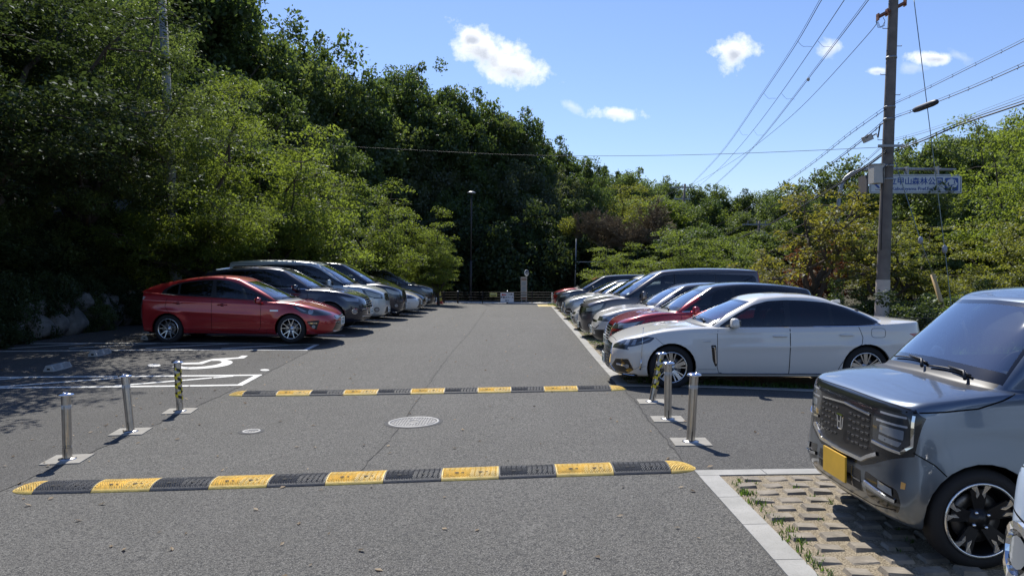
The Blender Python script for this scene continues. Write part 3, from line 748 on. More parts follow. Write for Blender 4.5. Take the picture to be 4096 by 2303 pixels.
# ---- wheels (axis along local Y, outer face towards -Y), shared mesh data per style
WHEELS = {}
def wheel_meshes(r, rim, wd, style, fin):
    key = (round(r, 3), round(rim, 3), style, fin)
    if key in WHEELS: return WHEELS[key]
    mb = MB(); o = wd / 2
    mb.lathe([(rim * .98, -o * .82), (rim + .012, -o * .96), (rim + (r - rim) * .45, -o), (r - .028, -o * .94), (r - .008, -o * .78), (r, -o * .5), (r, o * .5), (r - .01, o * .8), (rim, o)], n=56, axis='Y')
    for k in range(3):                                    # tread grooves
        pass
    tyre = D.meshes.new('tyre'); bmesh.ops.recalc_face_normals(mb.bm, faces=mb.bm.faces[:]); mb.bm.to_mesh(tyre); mb.bm.free(); tyre.materials.append(RUBBER)
    mb = MB(); R0 = rim; yo = -o * .86
    mb.lathe([(R0 + .004, yo), (R0, yo - .012), (R0 - .012, yo - .012), (R0 - .018, yo + .005), (R0 - .03, yo + .05), (R0 - .035, o * .7)], n=56, axis='Y')
    barrel_n = len(mb.bm.faces)
    # disc behind spokes (brake)
    def P3(rr, a, y): return Vector((rr * math.cos(a), y, rr * math.sin(a)))
    def spoke(a0, w0, a1, w1, r0, r1, y0, y1, th=.02):
        q = [P3(r0, a0 - w0 / r0, y0), P3(r0, a0 + w0 / r0, y0), P3(r1, a1 + w1 / r1, y1), P3(r1, a1 - w1 / r1, y1)]
        qi = [v + Vector((0, th, 0)) for v in q]; A = [mb.bm.verts.new(v) for v in q]; B = [mb.bm.verts.new(v) for v in qi]
        mb.bm.faces.new(A)
        for i in range(4): mb.bm.faces.new((A[i], B[i], B[(i+1)%4], A[(i+1)%4]))
    ys = yo - .004; yc = yo + .028; dark = []
    hub = .045
    def hubcap(): mb.lathe([(.0001, ys + .004), (.028, ys + .005), (.032, ys + .014), (hub + .03, yc - .004), (hub + .035, yc + .02)], n=24, axis='Y')
    if style == 'y':      # five/seven split-V spokes
        n = 5
        for k in range(n):
            a = 2*PI*k/n + .3
            spoke(a + .10, .006, a + .27, .0065, hub, R0 - .012, yc - .012, ys); spoke(a - .10, .006, a - .27, .0065, hub, R0 - .012, yc - .012, ys)
            spoke(a, .012, a, .004, hub, R0 * .52, yc - .010, yc - .012)
        hubcap()
    elif style == 'turbine':   # ten twisted twin spokes
        n = 5
        for k in range(n):
            a = 2*PI*k/n + .2
            spoke(a, .020, a + .16, .030, hub, R0 - .015, yc - .008, ys); spoke(a + .33, .006, a + .48, .010, hub * 1.1, R0 - .015, yc - .004, ys + .006); spoke(a - .28, .006, a - .2, .010, hub * 1.1, R0 - .015, yc - .004, ys + .006)
        hubcap()
    elif style == 'star':      # five broad dark spokes with bright edges (near kei car)
        n = 5
        for k in range(n):
            a = 2*PI*k/n + .35
            spoke(a, .026, a + .04, .052, hub, R0 - .03, yc - .006, ys + .005)
    elif style == 'multi':
        n = 10
        for k in range(n): a = 2*PI*k/n; spoke(a, .012, a, .018, hub, R0 - .015, yc - .01, ys)
        hubcap()
    elif style == 'cover':     # plain steel cover with holes
        mb.lathe([(.0001, ys), (.05, ys), (R0 * .6, yc - .01), (R0 - .01, ys + .004)], n=32, axis='Y')
        for k in range(8): a = 2*PI*k/8; spoke(a, .006, a, .016, R0 * .55, R0 - .02, yc - .016, ys - .004)
    bmesh.ops.recalc_face_normals(mb.bm, faces=mb.bm.faces[:])
    rimm = D.meshes.new('rim'); mb.bm.to_mesh(rimm); mb.bm.free(); rimm.materials.append(ALLOYD if fin == 'dark' else ALLOY)
    # dark backing + brake disc + bolts (one mesh)
    mb = MB(); mb.lathe([(.0001, yc + .05), (R0 - .036, yc + .06)], n=32, axis='Y')
    back = D.meshes.new('brake_backing'); mb.bm.to_mesh(back); mb.bm.free(); back.materials.append(SEAM)
    mb = MB(); mb.lathe([(.07, yc + .035), (.07, yc + .028), (R0 * .68, yc + .028), (R0 * .68, yc + .04)], n=32, axis='Y')
    disc = D.meshes.new('brake_disc'); mb.bm.to_mesh(disc); mb.bm.free(); disc.materials.append(mat('disc_iron', (.16,.155,.15), .4, .8))
    extra = None
    if style == 'star':
        mb = MB()
        def plate(pts, th=.012):
            A = [mb.bm.verts.new(P3(r_, a_, y_)) for r_, a_, y_ in pts]; B = [mb.bm.verts.new(v.co + Vector((0, th, 0))) for v in A]
            mb.bm.faces.new(A)
            for i in range(len(A)): mb.bm.faces.new((A[i], B[i], B[(i+1)%len(A)], A[(i+1)%len(A)]))
        mb.lathe([(R0 + .002, ys - .002), (R0 - .0, ys - .010), (R0 - .012, ys - .010), (R0 - .013, ys)], n=56, axis='Y')
        for k in range(5):
            a = 2*PI*k/5 + .35; e = R0 - .012; y2 = ys - .003
            plate([(e, a + .30, y2), (e, a + .12, y2), (e * .74, a + .05, y2 + .006), (e * .62, a + .17, y2 + .009), (e * .70, a + .19, y2 + .007), (e * .80, a + .17, y2 + .004)])
            plate([(e, a - .12, y2), (e, a - .30, y2), (e * .80, a - .17, y2 + .004), (e * .70, a - .19, y2 + .007), (e * .62, a - .17, y2 + .009), (e * .74, a - .05, y2 + .006)])
        extra = D.meshes.new('polished_edge'); bmesh.ops.recalc_face_normals(mb.bm, faces=mb.bm.faces[:]); mb.bm.to_mesh(extra); mb.bm.free(); extra.materials.append(mat('polished_alloy', (.75,.75,.74), .22, .9))
        mb = MB(); mb.lathe([(.0001, ys - .004), (.024, ys - .003), (.030, ys + .004), (.058, yc - .012), (.07, yc + .01)], n=28, axis='Y')
        hubm = D.meshes.new('hub_cap'); mb.bm.to_mesh(hubm); mb.bm.free(); hubm.materials.append(ALLOYD)
        mb = MB()
        for k in range(4): a = 2*PI*k/4 + .6; c = P3(.05, a, yc - .02); mb.lathe([(.0001, -.018), (.009, -.016), (.011, 0)], c, 10, 'Y')
        nuts = D.meshes.new('wheel_nut'); mb.bm.to_mesh(nuts); mb.bm.free(); nuts.materials.append(CHROME)
        WHEELS[key] = (tyre, rimm, back, disc, extra, hubm, nuts)
    else: WHEELS[key] = (tyre, rimm, back, disc)
    return WHEELS[key]

def add_wheels(root, S, detail=True):
    ms = wheel_meshes(S['wr'], S['rim'], S.get('tw', .2), S.get('wheel', 'multi'), S.get('wfin', 'light'))
    for i, (xa, ra) in enumerate(S['arch']):
        for sg in (1, -1):
            y = sg * (S['W'] - S.get('tw', .2) / 2 - S.get('winset', .022))
            e = D.objects.new('wheel', ms[0]); COL.objects.link(e); e.parent = root
            e.location = (xa, y, S['wr']); 
            e.rotation_euler = (0, 0, 0) if sg < 0 else (0, 0, PI)
            for m_ in ms[1:]:
                c = D.objects.new(m_.name.split('.')[0], m_); COL.objects.link(c); c.parent = e

def rbox(name, c, d, m, parent, bev=.05, rot=None):
    mb = MB(); mb.box(c, d, rot)
    bmesh.ops.bevel(mb.bm, geom=mb.bm.edges[:], offset=bev, segments=3, affect='EDGES', profile=.5)
    return mb.build(name, m, parent, smooth=True)

def build_car(name, S, loc, rz, label, cat, group=None):
    root = empty(name, loc, rz, label, cat, group)
    root.rotation_euler = (S.get('roll', 0), 0, rz)
    L, W = S['L'], S['W']; PM = S['paint']
    full = car_cage(S); surf = Surf(full)
    bm = full
    bmesh.ops.delete(bm, geom=[f for f in bm.faces if f.calc_center_median().y < 0], context='FACES')
    bm.normal_update(); lay = bm.faces.layers.int.new('part'); parts = {0: ('body', PM, 'c')}
    pid = 0
    # wheel openings
    for xa, ra in S['arch']:
        cut_region(bm, lay, -1, 'side', circle_poly(xa, S['wr'], ra), lambda c, n: c.y > W * .55 and c.z < S['wr'] + ra + .02)
    bmesh.ops.delete(bm, geom=[f for f in bm.faces if f[lay] == -1], context='FACES')
    # arch return lip
    ed = [e for e in bm.edges if len(e.link_faces) == 1 and any(abs(math.hypot(e.verts[0].co.x - xa, e.verts[0].co.z - S['wr']) - ra) < .02 and abs(math.hypot(e.verts[1].co.x - xa, e.verts[1].co.z - S['wr']) - ra) < .02 for xa, ra in S['arch'])]
    r_ = bmesh.ops.extrude_edge_only(bm, edges=ed)
    for v in [q for q in r_['geom'] if isinstance(q, bmesh.types.BMVert)]: v.co.y -= .045
    bm.normal_update()
    order = []
    for q in S['parts']:
        nm, view, poly, m_, how = q[:5]; into = q[5] if len(q) > 5 else None; ok = q[6] if len(q) > 6 else None
        ids = None; pid = None
        if how.endswith('+'):
            how = how[:-1]; pid = next((k for k, v in parts.items() if v[0] == nm), None)
        if pid is None: pid = max(parts) + 1; parts[pid] = (nm, m_, how)
        if into is not None: ids = {k for k, v in parts.items() if v[0] in into and k != pid} 
        if callable(poly):       # region by test (cladding)
            for f in bm.faces:
                if (ids is None and f[lay] == 0 or ids is not None and f[lay] in ids) and poly(f.calc_center_median()): f[lay] = pid
        else: cut_region(bm, lay, pid, view, poly, ok, ids if ids is not None else {0})
    used = {f[lay] for f in bm.faces}; objs = {}
    for k in sorted(used):
        nm, m_, how = parts[k]; b2 = bmesh.new(); vm = {}
        for f in bm.faces:
            if f[lay] != k: continue
            vs = []
            for v in f.verts:
                if v not in vm: vm[v] = b2.verts.new(v.co)
                vs.append(vm[v])
            try: b2.faces.new(vs).smooth = True
            except ValueError: pass
        if how == 'c':
            r_ = bmesh.ops.duplicate(b2, geom=b2.verts[:] + b2.faces[:])
            nv = [q for q in r_['geom'] if isinstance(q, bmesh.types.BMVert)]; nf = [q for q in r_['geom'] if isinstance(q, bmesh.types.BMFace)]
            for v in nv: v.co.y = -v.co.y
            bmesh.ops.reverse_faces(b2, faces=nf); bmesh.ops.remove_doubles(b2, verts=[v for v in b2.verts if abs(v.co.y) < 1e-4], dist=2e-4)
            o = from_bm(nm, b2, m_, root); objs.setdefault(nm, []).append(o)
        else:
            me = D.meshes.new(nm); b2.to_mesh(me); b2.free(); me.materials.append(m_)
            for mm in (me, dupmesh_mirror(me)):
                o = D.objects.new(nm, mm); COL.objects.link(o); o.parent = root; objs.setdefault(nm, []).append(o)
        for o in objs[nm]:
            if nm == 'body' or m_ in (PM,): auto_smooth(o, 40)
    bm.free()
    # parts that sit inside another part become its children (lamp lens in headlight, pane in frame)
    for child, par in S.get('nest', {}).items():
        cs, ps = objs.get(child, []), objs.get(par, [])
        for c in cs:
            if ps: 
                cy = sum((v.co.y for v in c.data.vertices), 0) / max(1, len(c.data.vertices)); best = min(ps, key=lambda p: abs(sum(v.co.y for v in p.data.vertices) / max(1, len(p.data.vertices)) - cy)); c.parent = best
    # seams
    sb = bmesh.new()
    for q in S.get('seams', []):
        view, pts = q[0], q[1]; wd = q[2] if len(q) > 2 else .008
        for sg in ((1, -1) if view != 'c' else (1,)): surf.ribbon(sb, view, pts, wd, .0012, sg, closed=len(q) > 3)
    if len(sb.faces): from_bm('panel_gap', sb, SEAM, root)
    else: sb.free()
    for q in S.get('trims', []):
        nm, view, pts, wd, m_, both = q[:6]; par = root
        off = q[6] if len(q) > 6 else .006
        for sg in ((1, -1) if both else (1,)):
            tb = bmesh.new(); surf.ribbon(tb, view, pts, wd, off, sg, thick=1, closed=(pts[0] == pts[-1] and False))
            if len(tb.faces):
                o = from_bm(nm, tb, m_, root)
                pn = S.get('trim_parent', {}).get(nm)
                if pn and pn in objs: o.parent = min(objs[pn], key=lambda p: abs(p.data.vertices[0].co.y - sg)) if both else objs[pn][0]
            else: tb.free()
    for q in S.get('patches', []):
        nm, view, poly, off, m_, both = q[:6]; par = q[6] if len(q) > 6 else None
        for sg in ((1, -1) if both else (1,)):
            b2 = poly_patch(surf, view, poly, off, sg)
            if not len(b2.faces): b2.free(); continue
            ge = b2.faces[:]
            if sg < 0 or view in ('front',): pass
            o = from_bm(nm, b2, m_, root, smooth=True)
            if par and par in objs: o.parent = min(objs[par], key=lambda p: abs(p.data.vertices[0].co.y - sg))
    # wheel wells and underside
    mb = MB()
    zlow = min(p[1] for p in S['zs'])
    mb.box((L / 2, 0, zlow + .09), (L * .86, W * 1.45, .10))
    for xa, ra in S['arch']:
        for sg in (1, -1):
            ring = []; n = 18
            for i in range(n + 1):
                a = R(-8) + (PI + R(16)) * i / n; ring.append((mb.bm.verts.new((xa + (ra + .012) * math.cos(a), sg * (W - .075), S['wr'] + (ra + .012) * math.sin(a))), mb.bm.verts.new((xa + (ra + .012) * math.cos(a), sg * (W - .40), S['wr'] + (ra + .012) * math.sin(a)))))
            for a, b_ in zip(ring, ring[1:]): mb.bm.faces.new((a[0], b_[0], b_[1], a[1]))
            mb.bm.faces.new([q[1] for q in ring])
    mb.build('underbody', SEAM, root)
    add_wheels(root, S)
    # mirrors
    if 'mir' in S:
        mx, my, mz = S['mir']; d = S.get('mird', (.13, .20, .145))
        for sg in (1, -1):
            mb = MB(); mb.box((mx, sg * (my + d[1]/2), mz), d, taper=.8)
            bmesh.ops.bevel(mb.bm, geom=mb.bm.edges[:], offset=.045, segments=4, affect='EDGES', profile=.5)
            mo = mb.build('door_mirror', S.get('mirm', PM), root, smooth=True)
            mb = MB(); mb.box((mx + .01, sg * (my - .0), mz - d[2] * .42), (.07, .14, .04)); mb.build('mirror_arm', BLACK, mo, bevel=.01)
            mb = MB(); mb.box((mx + d[0] / 2 + .002, sg * (my + d[1]/2), mz), (.006, d[1] * .72, d[2] * .62)); mb.build('mirror_glass', mat('mirror_glass', (.7,.75,.8), .02, 1), mo)
    for (hx, hz_) in S.get('handles', []):
        for sg in (1, -1):
            h, nn = surf.hit('side', hx, hz_, sg)
            if h is None: continue
            mb = MB(); mb.tube([(hx - .10, h.y + sg * .004, hz_), (hx - .085, h.y + sg * .03, hz_ + .002), (hx, h.y + sg * .036, hz_ + .004), (hx + .085, h.y + sg * .03, hz_ + .002), (hx + .10, h.y + sg * .004, hz_)], [.010, .013, .013, .013, .010], 8)
            for v in mb.bm.verts: pass
            ho = mb.build('door_handle', S.get('handm', PM), root, smooth=True)
            b2 = poly_patch(surf, 'side', [(hx + .055 * math.cos(a), hz_ + .03 * math.sin(a)) for a in np.linspace(0, 2*PI, 13)[:-1]], .001, sg); from_bm('handle_recess', b2, mat('recess_dark', (.05,.05,.05), .6) if 'darkrec' in S else PM, ho)
    # interior
    zb_ = lin(S['sh'], L * .5); xs_ = S['xc'] + S.get('seatx', 1.15); zfl = S['zs'][0][1] + .12
    dash = D.objects
    mb = MB(); mb.box((S['xc'] + .42, 0, zb_ - .17), (.62, W * 1.62, .20)); 
    mb.build('dashboard', S.get('dashm', INTER), root, bevel=.05, smooth=True)
    if S.get('full_int', True):
        st = Vector((S['xc'] + .82, -S.get('drv', 1) * W * .42, zb_ - .06)); mb = MB(); pts = []
        for i in range(25): a = 2*PI*i/24; pts.append(st + Vector((.07 * math.sin(a), .18 * math.cos(a), .165 * math.sin(a))))
        mb.tube(pts, .016, 8, cap=False); mb.tube([st + Vector((-.15, 0, -.06)), st], .03, 8); mb.box(st, (.03, .30, .045)); mb.build('steering_wheel', INTER, root, smooth=True)
    for k, xk in enumerate(S.get('seats', (0, .95))):
        sx = xs_ + xk; sm_ = S.get('seatm', INTER)
        if k == 0:
            for sg in (1, -1):
                so = rbox('front_seat', (sx, sg * W * .42, zb_ - .42), (.5, W * .56, .16), sm_, root, .05)
                rbox('seat_back', (sx + .27, sg * W * .42, zb_ - .12), (.14, W * .54, .66), sm_, so, .05, Matrix.Rotation(R(14), 3, 'Y'))
                rbox('head_rest', (sx + .36, sg * W * .42, zb_ + .27), (.09, .26, .19), sm_, so, .035)
        else:
            so = rbox('rear_seat', (sx, 0, zb_ - .42), (.45, W * 1.45, .18), sm_, root, .05)
            rbox('seat_back', (sx + .27, 0, zb_ - .14), (.14, W * 1.4, .6), sm_, so, .05, Matrix.Rotation(R(14), 3, 'Y'))
            for y in (-.5, 0, .5): rbox('head_rest', (sx + .34, y * W, zb_ + .2), (.08, .24, .14), sm_, so, .03)
    # plate
    if 'plate' in S:
        pz, pm, po = S['plate'][:3]; h, nn = surf.hit('front', 0.001, pz); px = (h.x if h else 0) - po
        mb = MB(); mb.box((px, 0, pz), (.012, .33, .165)); pl = mb.build('number_plate', pm, root, bevel=.003)
        if S.get('plate_marks', True):
            mb = MB(); r2 = random.Random(int(L * 1000)); gm = S.get('pmk', GREENT)
            for k in range(4): mb.box((px - .0075, -.095 + k * .058 + (.012 if k > 1 else 0), pz - .025), (.002, .013 + r2.random() * .012, .075)); mb.box((px - .0075, -.08 + k * .058, pz - .002 - r2.random() * .05), (.002, .022, .012))
            mb.box((px - .0075, -.02, pz + .052), (.002, .15, .026)); mb.build('plate_characters', gm, pl)
    # wipers
    if S.get('wipers', True):
        for k, (y0, y1, lift) in enumerate(((.62, -.02, .05), (-.08, -.60, .04))):
            pts = []
            for i in range(9):
                y = (y0 + (y1 - y0) * i / 8) * W; zz = S['zc'] + .045 + lift * .25 * math.sin(PI * i / 8) - .02 * abs(y / W) + (.0 if k else .012); h, nn = surf.hit('front', y, zz)
                if h is not None: pts.append(h + nn * .022)
            if len(pts) > 3:
                mb = MB(); mb.tube([q - Vector((0, 0, .012)) for q in pts], .006, 6); mb.tube([pts[-1] + Vector((-.035, 0, -.035)), pts[-2] + Vector((-.008, 0, 0)), pts[4] + Vector((-.006, 0, .004))], [.011, .009, .005], 6); mb.build('wiper', BLACK, root)
    if S.get('antenna'):
        ax, az = S['antenna']; h, nn = surf.hit('top', ax, 0); mb = MB()
        pr = [(-.09, 0), (-.02, .045), (.05, .06), (.09, .055), (.10, 0)]
        mb.prism(pr, lambda u, v: Vector((ax + u, -.014, h.z + v)), (0, .028, 0)); mb.build('roof_antenna', S.get('antm', PM), root, bevel=.005)
    S['_surf'] = surf; return root, objs, surf
# ================================================================== car specifications (x from the nose back, z up, metres)
RINGS = [(0, .12, .10, .925), (.10, .035, .03, .97), (.40, 0, 0, 1.0), (.70, .012, .015, .998), (.90, .055, .05, .98), (1.0, .13, .09, .945)]
def ws_polys(S, inset=.028):
    """windscreen outline in the front view (half, y>0) and its glass area"""
    yg = S['yg'] if not isinstance(S['yg'], list) else lin(S['yg'], S['xc'] + S['dxc']); yr = S['yr'] if not isinstance(S['yr'], list) else lin(S['yr'], S['xw'] + S['dxw'])
    res = []
    for k in (0, inset):
        lo, hi = [], []
        for i in range(10):
            b_ = math.sin(i / 9 * PI / 2) ** (2 / 2.6); ff = 1 - b_
            z = lin(S['sh'], S['xc'] + S['dxc']) * (1 - ff ** .5) + S['zc'] * ff ** .5
            lo.append((yg * b_ * .955 - k * 1.1 * b_, z + .035 + k * (2.2 if S.get('frit', 1) else 1)))
            hi.append((yr * b_ * .965 - k * 1.1 * b_, lin(S['zr'], S['xw']) + .018 * ff - S.get('wst', .012) - k * .9))
        lo[0] = (-.05, lo[0][1]); hi[0] = (-.05, hi[0][1]); res.append(lo + hi[::-1])
    return res
def ws_parts(S):
    yg_ = S['yg'] if not isinstance(S['yg'], list) else lin(S['yg'], S['xc'] + S['dxc'])
    def is_cowl(c):
        b_ = min(1, abs(c.y) / yg_)
        if b_ > .93: return False
        th = math.asin(b_ ** 1.3); x_ = S['xc'] + S['dxc'] * (1 - math.cos(th) ** (2 / 2.6)); return x_ - .075 < c.x < x_ + .09 and c.z > S['zc'] - .10
    cowl = [('cowl', 'top', is_cowl, BLACK, 'c')]
    a, b_ = ws_polys(S); xm = S['xw'] + S['dxw'] + .12; x0 = S['xc'] - .02
    ok = lambda c, n: x0 < c.x < xm and c.z > S['zc'] * .9
    return [('windscreen_surround', 'front', a, GLOSSB, 'c', None, ok), ('windscreen', 'front', b_, S.get('wsm', G_WS), 'c', ['windscreen_surround'], ok)] + cowl
def side_parts(S, dlo, panes, fm=None, gm=None):
    out = [('window_frame', 'side', rpoly(dlo, .05, 4), fm or GLOSSB, 'p')]
    for i, p in enumerate(panes): out.append(('side_window', 'side', rpoly(p, .03, 3), (gm[i] if gm else G_SIDE), 'p', ['window_frame']))
    return out
BASENEST = {'windscreen': 'windscreen_surround', 'side_window': 'window_frame', 'lamp_lens': 'headlight', 'fog_lamp': 'bumper_intake', 'grille_mesh': 'grille'}

def scaled(S, L=None, H=None, W=None, wr=None):
    """stretch a template: everything except wheel radii"""
    sx = (L / S['L']) if L else 1; H0 = max(p[1] for p in S['zr']) + S.get('crown', .045); sz = (H / H0) if H else 1; sy = (W / S['W']) if W else 1
    T = dict(S)
    T['L'] = S['L'] * sx; T['W'] = S['W'] * sy
    for k in ('zs', 'sh', 'zr'): T[k] = [(a * sx, b_ * sz) for a, b_ in S[k]]
    for k in ('xc', 'xb', 'xw', 'xrt', 'dxc', 'dxb', 'dxw', 'dxr', 'seatx'): 
        if k in S: T[k] = S[k] * sx
    for k in ('zc', 'zb'): T[k] = S[k] * sz
    for k in ('yg', 'yr'): T[k] = [(a * sx, b_ * sy) for a, b_ in S[k]] if isinstance(S[k], list) else S[k] * sy
    T['arch'] = [(a * sx, r_) for a, r_ in S['arch']]
    def sp(view, pts): a = {'side': (sx, sz), 'front': (sy, sz), 'rear': (sy, sz), 'top': (sx, sy)}[view]; return [(p[0] * a[0], p[1] * a[1]) for p in pts]
    T['parts'] = [tuple([q[0], q[1], sp(q[1], q[2]) if not callable(q[2]) else q[2]] + list(q[3:])) for q in S['parts'] if q[0] not in ('windscreen', 'windscreen_surround')]
    T['seams'] = [tuple([q[0], sp(q[0], q[1])] + list(q[2:])) for q in S.get('seams', [])]
    T['trims'] = [tuple([q[0], q[1], sp(q[1], q[2])] + list(q[3:])) for q in S.get('trims', [])]
    T['patches'] = [tuple([q[0], q[1], sp(q[1], q[2])] + list(q[3:])) for q in S.get('patches', [])]
    T['handles'] = [(a * sx, b_ * sz) for a, b_ in S.get('handles', [])]
    if 'mir' in S: m = S['mir']; T['mir'] = (m[0] * sx, m[1] * sy, m[2] * sz)
    if 'plate' in S: T['plate'] = (S['plate'][0] * sz,) + tuple(S['plate'][1:])
    if wr: T['wr'] = wr
    T['_ws'] = True; return T
def finish(S, **kw):
    S = dict(S); S.update(kw); S['parts'] = ws_parts(S) + S['parts']; S.setdefault('nest', BASENEST); return S

def circ(x, y, r, n=14, ry=None): return [(x + r * math.cos(2*PI*i/n), y + (ry or r) * math.sin(2*PI*i/n)) for i in range(n)]

def T_SEDAN():
    S = dict(L=4.91, W=.90, wr=.334, rim=.236, arch=[(.945, .372), (3.865, .368)], xc=1.40, dxc=.27, zc=.985, xb=4.28, dxb=.30, zb=1.075,
      zs=[(0, .20), (.3, .17), (.8, .19), (1.5, .185), (3.3, .185), (4.2, .2), (4.91, .26)],
      sh=[(0, .66), (.15, .715), (.45, .80), (.9, .875), (1.4, .92), (2.0, .935), (3.2, .955), (4.0, .985), (4.4, 1.01), (4.75, 1.035), (4.91, 1.02)],
      yg=[(1.5, .80), (2.2, .795), (3.6, .775), (4.2, .70)], xw=2.18, dxw=.17, xrt=3.55, dxr=.22, yr=[(2.0, .56), (2.6, .585), (3.2, .57), (3.7, .53)],
      zr=[(2.1, 1.325), (2.4, 1.378), (2.75, 1.402), (3.1, 1.392), (3.35, 1.36), (3.6, 1.305)], crown=.05, hb=.05, tb=.008, rings=RINGS[:-1] + [(1.0, .13, .045, .945)], lv=3, gb=.035, en=2.7,
      crease=[([(1.5, .63), (4.6, .70)], .010, .10), ([(.9, .86), (4.6, .90)], .006, .05)],
      mir=(1.86, .90, 1.02), handles=[(2.57, .815), (3.56, .835)], plate=(.40, WHITEP, .02), antenna=(3.72, 1), wheel='turbine', drv=1, seatx=1.15)
    dlo = [(1.66, .945), (2.73, .955), (3.75, .972), (4.10, .99), (4.12, 1.03), (3.93, 1.14), (3.65, 1.245), (3.35, 1.315), (3.0, 1.345), (2.72, 1.352), (2.45, 1.335), (2.22, 1.275), (1.95, 1.135)]
    panes = [[(1.80, .968), (2.66, .976), (2.70, 1.325), (2.46, 1.312), (2.24, 1.255), (1.98, 1.11)], [(2.77, .978), (3.36, .985), (3.36, 1.285), (3.0, 1.322), (2.77, 1.328)], [(3.41, .988), (3.78, .993), (4.06, 1.01), (3.9, 1.12), (3.64, 1.22), (3.41, 1.275)]]
    S['parts'] = side_parts(S, dlo, panes, gm=[glass('front_side_glass', (.42, .46, .45), 1.1), G_DARK, G_DARK]) + [
      ('headlight', 'side', rpoly([(.13, .60), (.26, .735), (.42, .775), (.60, .80), (.70, .785), (.62, .715), (.40, .655)], .02), LENSD, 'p+'),
      ('headlight', 'front', [(.47, .60), (.47, .655), (.62, .735), (.95, .78), (.95, .58), (.7, .60)], LENSD, 'p+', None, lambda c, n: c.x < .3 and c.z < .74),
      ('lamp_lens', 'side', [(.24, .665), (.30, .74), (.34, .745), (.30, .668)], LENS, 'p', ['headlight']), ('lamp_lens', 'side', [(.34, .672), (.39, .75), (.43, .755), (.40, .675)], LENS, 'p', ['headlight']),
      ('lamp_lens', 'side', [(.43, .70), (.60, .775), (.66, .783), (.50, .715)], LENS, 'p', ['headlight']),
      ('grille', 'front', [(-.05, .655), (.36, .645), (.43, .60), (.47, .50), (.42, .34), (.52, .25), (-.05, .235)], GLOSSB, 'c'),
      ('bumper_intake', 'side', rpoly([(.05, .235), (.075, .33), (.13, .445), (.30, .455), (.36, .36), (.385, .29), (.30, .235)], .02), GLOSSB, 'p+'),
      ('bumper_intake', 'front', [(.57, .235), (.60, .36), (.66, .44), (.88, .445), (.88, .235)], GLOSSB, 'p+', None, lambda c, n: c.x < .25),
      ('fender_vent', 'side', rpoly([(1.535, .68), (1.612, .68), (1.625, .36), (1.60, .355), (1.56, .45)], .015), GLOSSB, 'p'),
      ('bumper_lip', 'side', [(-.05, .10), (-.05, .232), (.40, .225), (.445, .215), (.44, .10)], GLOSSB, 'p', None, lambda c, n: c.z < .232),
      ('tail_light', 'side', rpoly([(4.50, .855), (4.95, .875), (4.95, .775), (4.66, .775)], .02), REDL, 'p')]
    S['trims'] = [('chrome_trim', 'side', [(1.66, .94), (2.73, .948), (3.75, .965), (4.13, .985)], .012, CHROME, 1), ('fog_trim', 'side', [(.06, .29), (.13, .45), (.30, .462), (.385, .30)], .012, CHROME, 1),
      ('fog_bar', 'side', [(.14, .36), (.27, .345)], .022, CHROME, 1), ('vent_trim', 'side', [(1.555, .655), (1.59, .645), (1.613, .40)], .016, CHROME, 1), ('sill_trim', 'side', [(1.35, .245), (3.45, .245)], .018, CHROME, 1), ('lip_trim', 'side', [(.05, .225), (.40, .20)], .01, CHROME, 1),
      ('side_badge', 'side', [(1.41, .735), (1.53, .735)], .016, SATIN, 1), ('grille_frame', 'front', [(0, .66), (.37, .65), (.44, .60), (.48, .50), (.43, .34), (.53, .24)], .014, CHROME, 1)]
    for k in range(9): S['trims'].append(('grille_bar', 'front', [(0, .27 + k * .045), (.40, .27 + k * .045)], .008, mat('dark_chrome', (.3,.3,.31), .15, 1), 1))
    for k in range(9): S['trims'].append(('grille_bar', 'front', [(.04 + k * .045, .25), (.04 + k * .045, .64)], .006, MATS['dark_chrome'], 1))
    S['patches'] = [('fog_lamp', 'side', circ(.285, .345, .032), .012, LENS, 1, 'bumper_intake')]
    S['seams'] = [('side', [(1.655, .93), (1.632, .85), (1.630, .35), (1.655, .265), (1.72, .25), (2.72, .245), (3.36, .25), (3.43, .28), (3.46, .36), (3.52, .46), (3.63, .60), (3.78, .70), (3.80, .80), (3.75, .955)], .008), ('side', [(2.725, .95), (2.71, .25)], .012), ('side', rpoly([(3.93, .935), (4.14, .935), (4.14, .80), (3.93, .80)], .05, 5), .006, 1),
      ('side', [(1.34, .31), (1.62, .31)], .004), ('side', [(.38, .29), (.46, .34), (.56, .35)], .004), ('side', [(.70, .79), (.80, .70), (.86, .66)], .005), ('top', [(.16, .40), (.35, .60), (.9, .70), (1.55, .735)], .007), ('top', [(.165, 0), (.16, .40)], .007)]
    return S
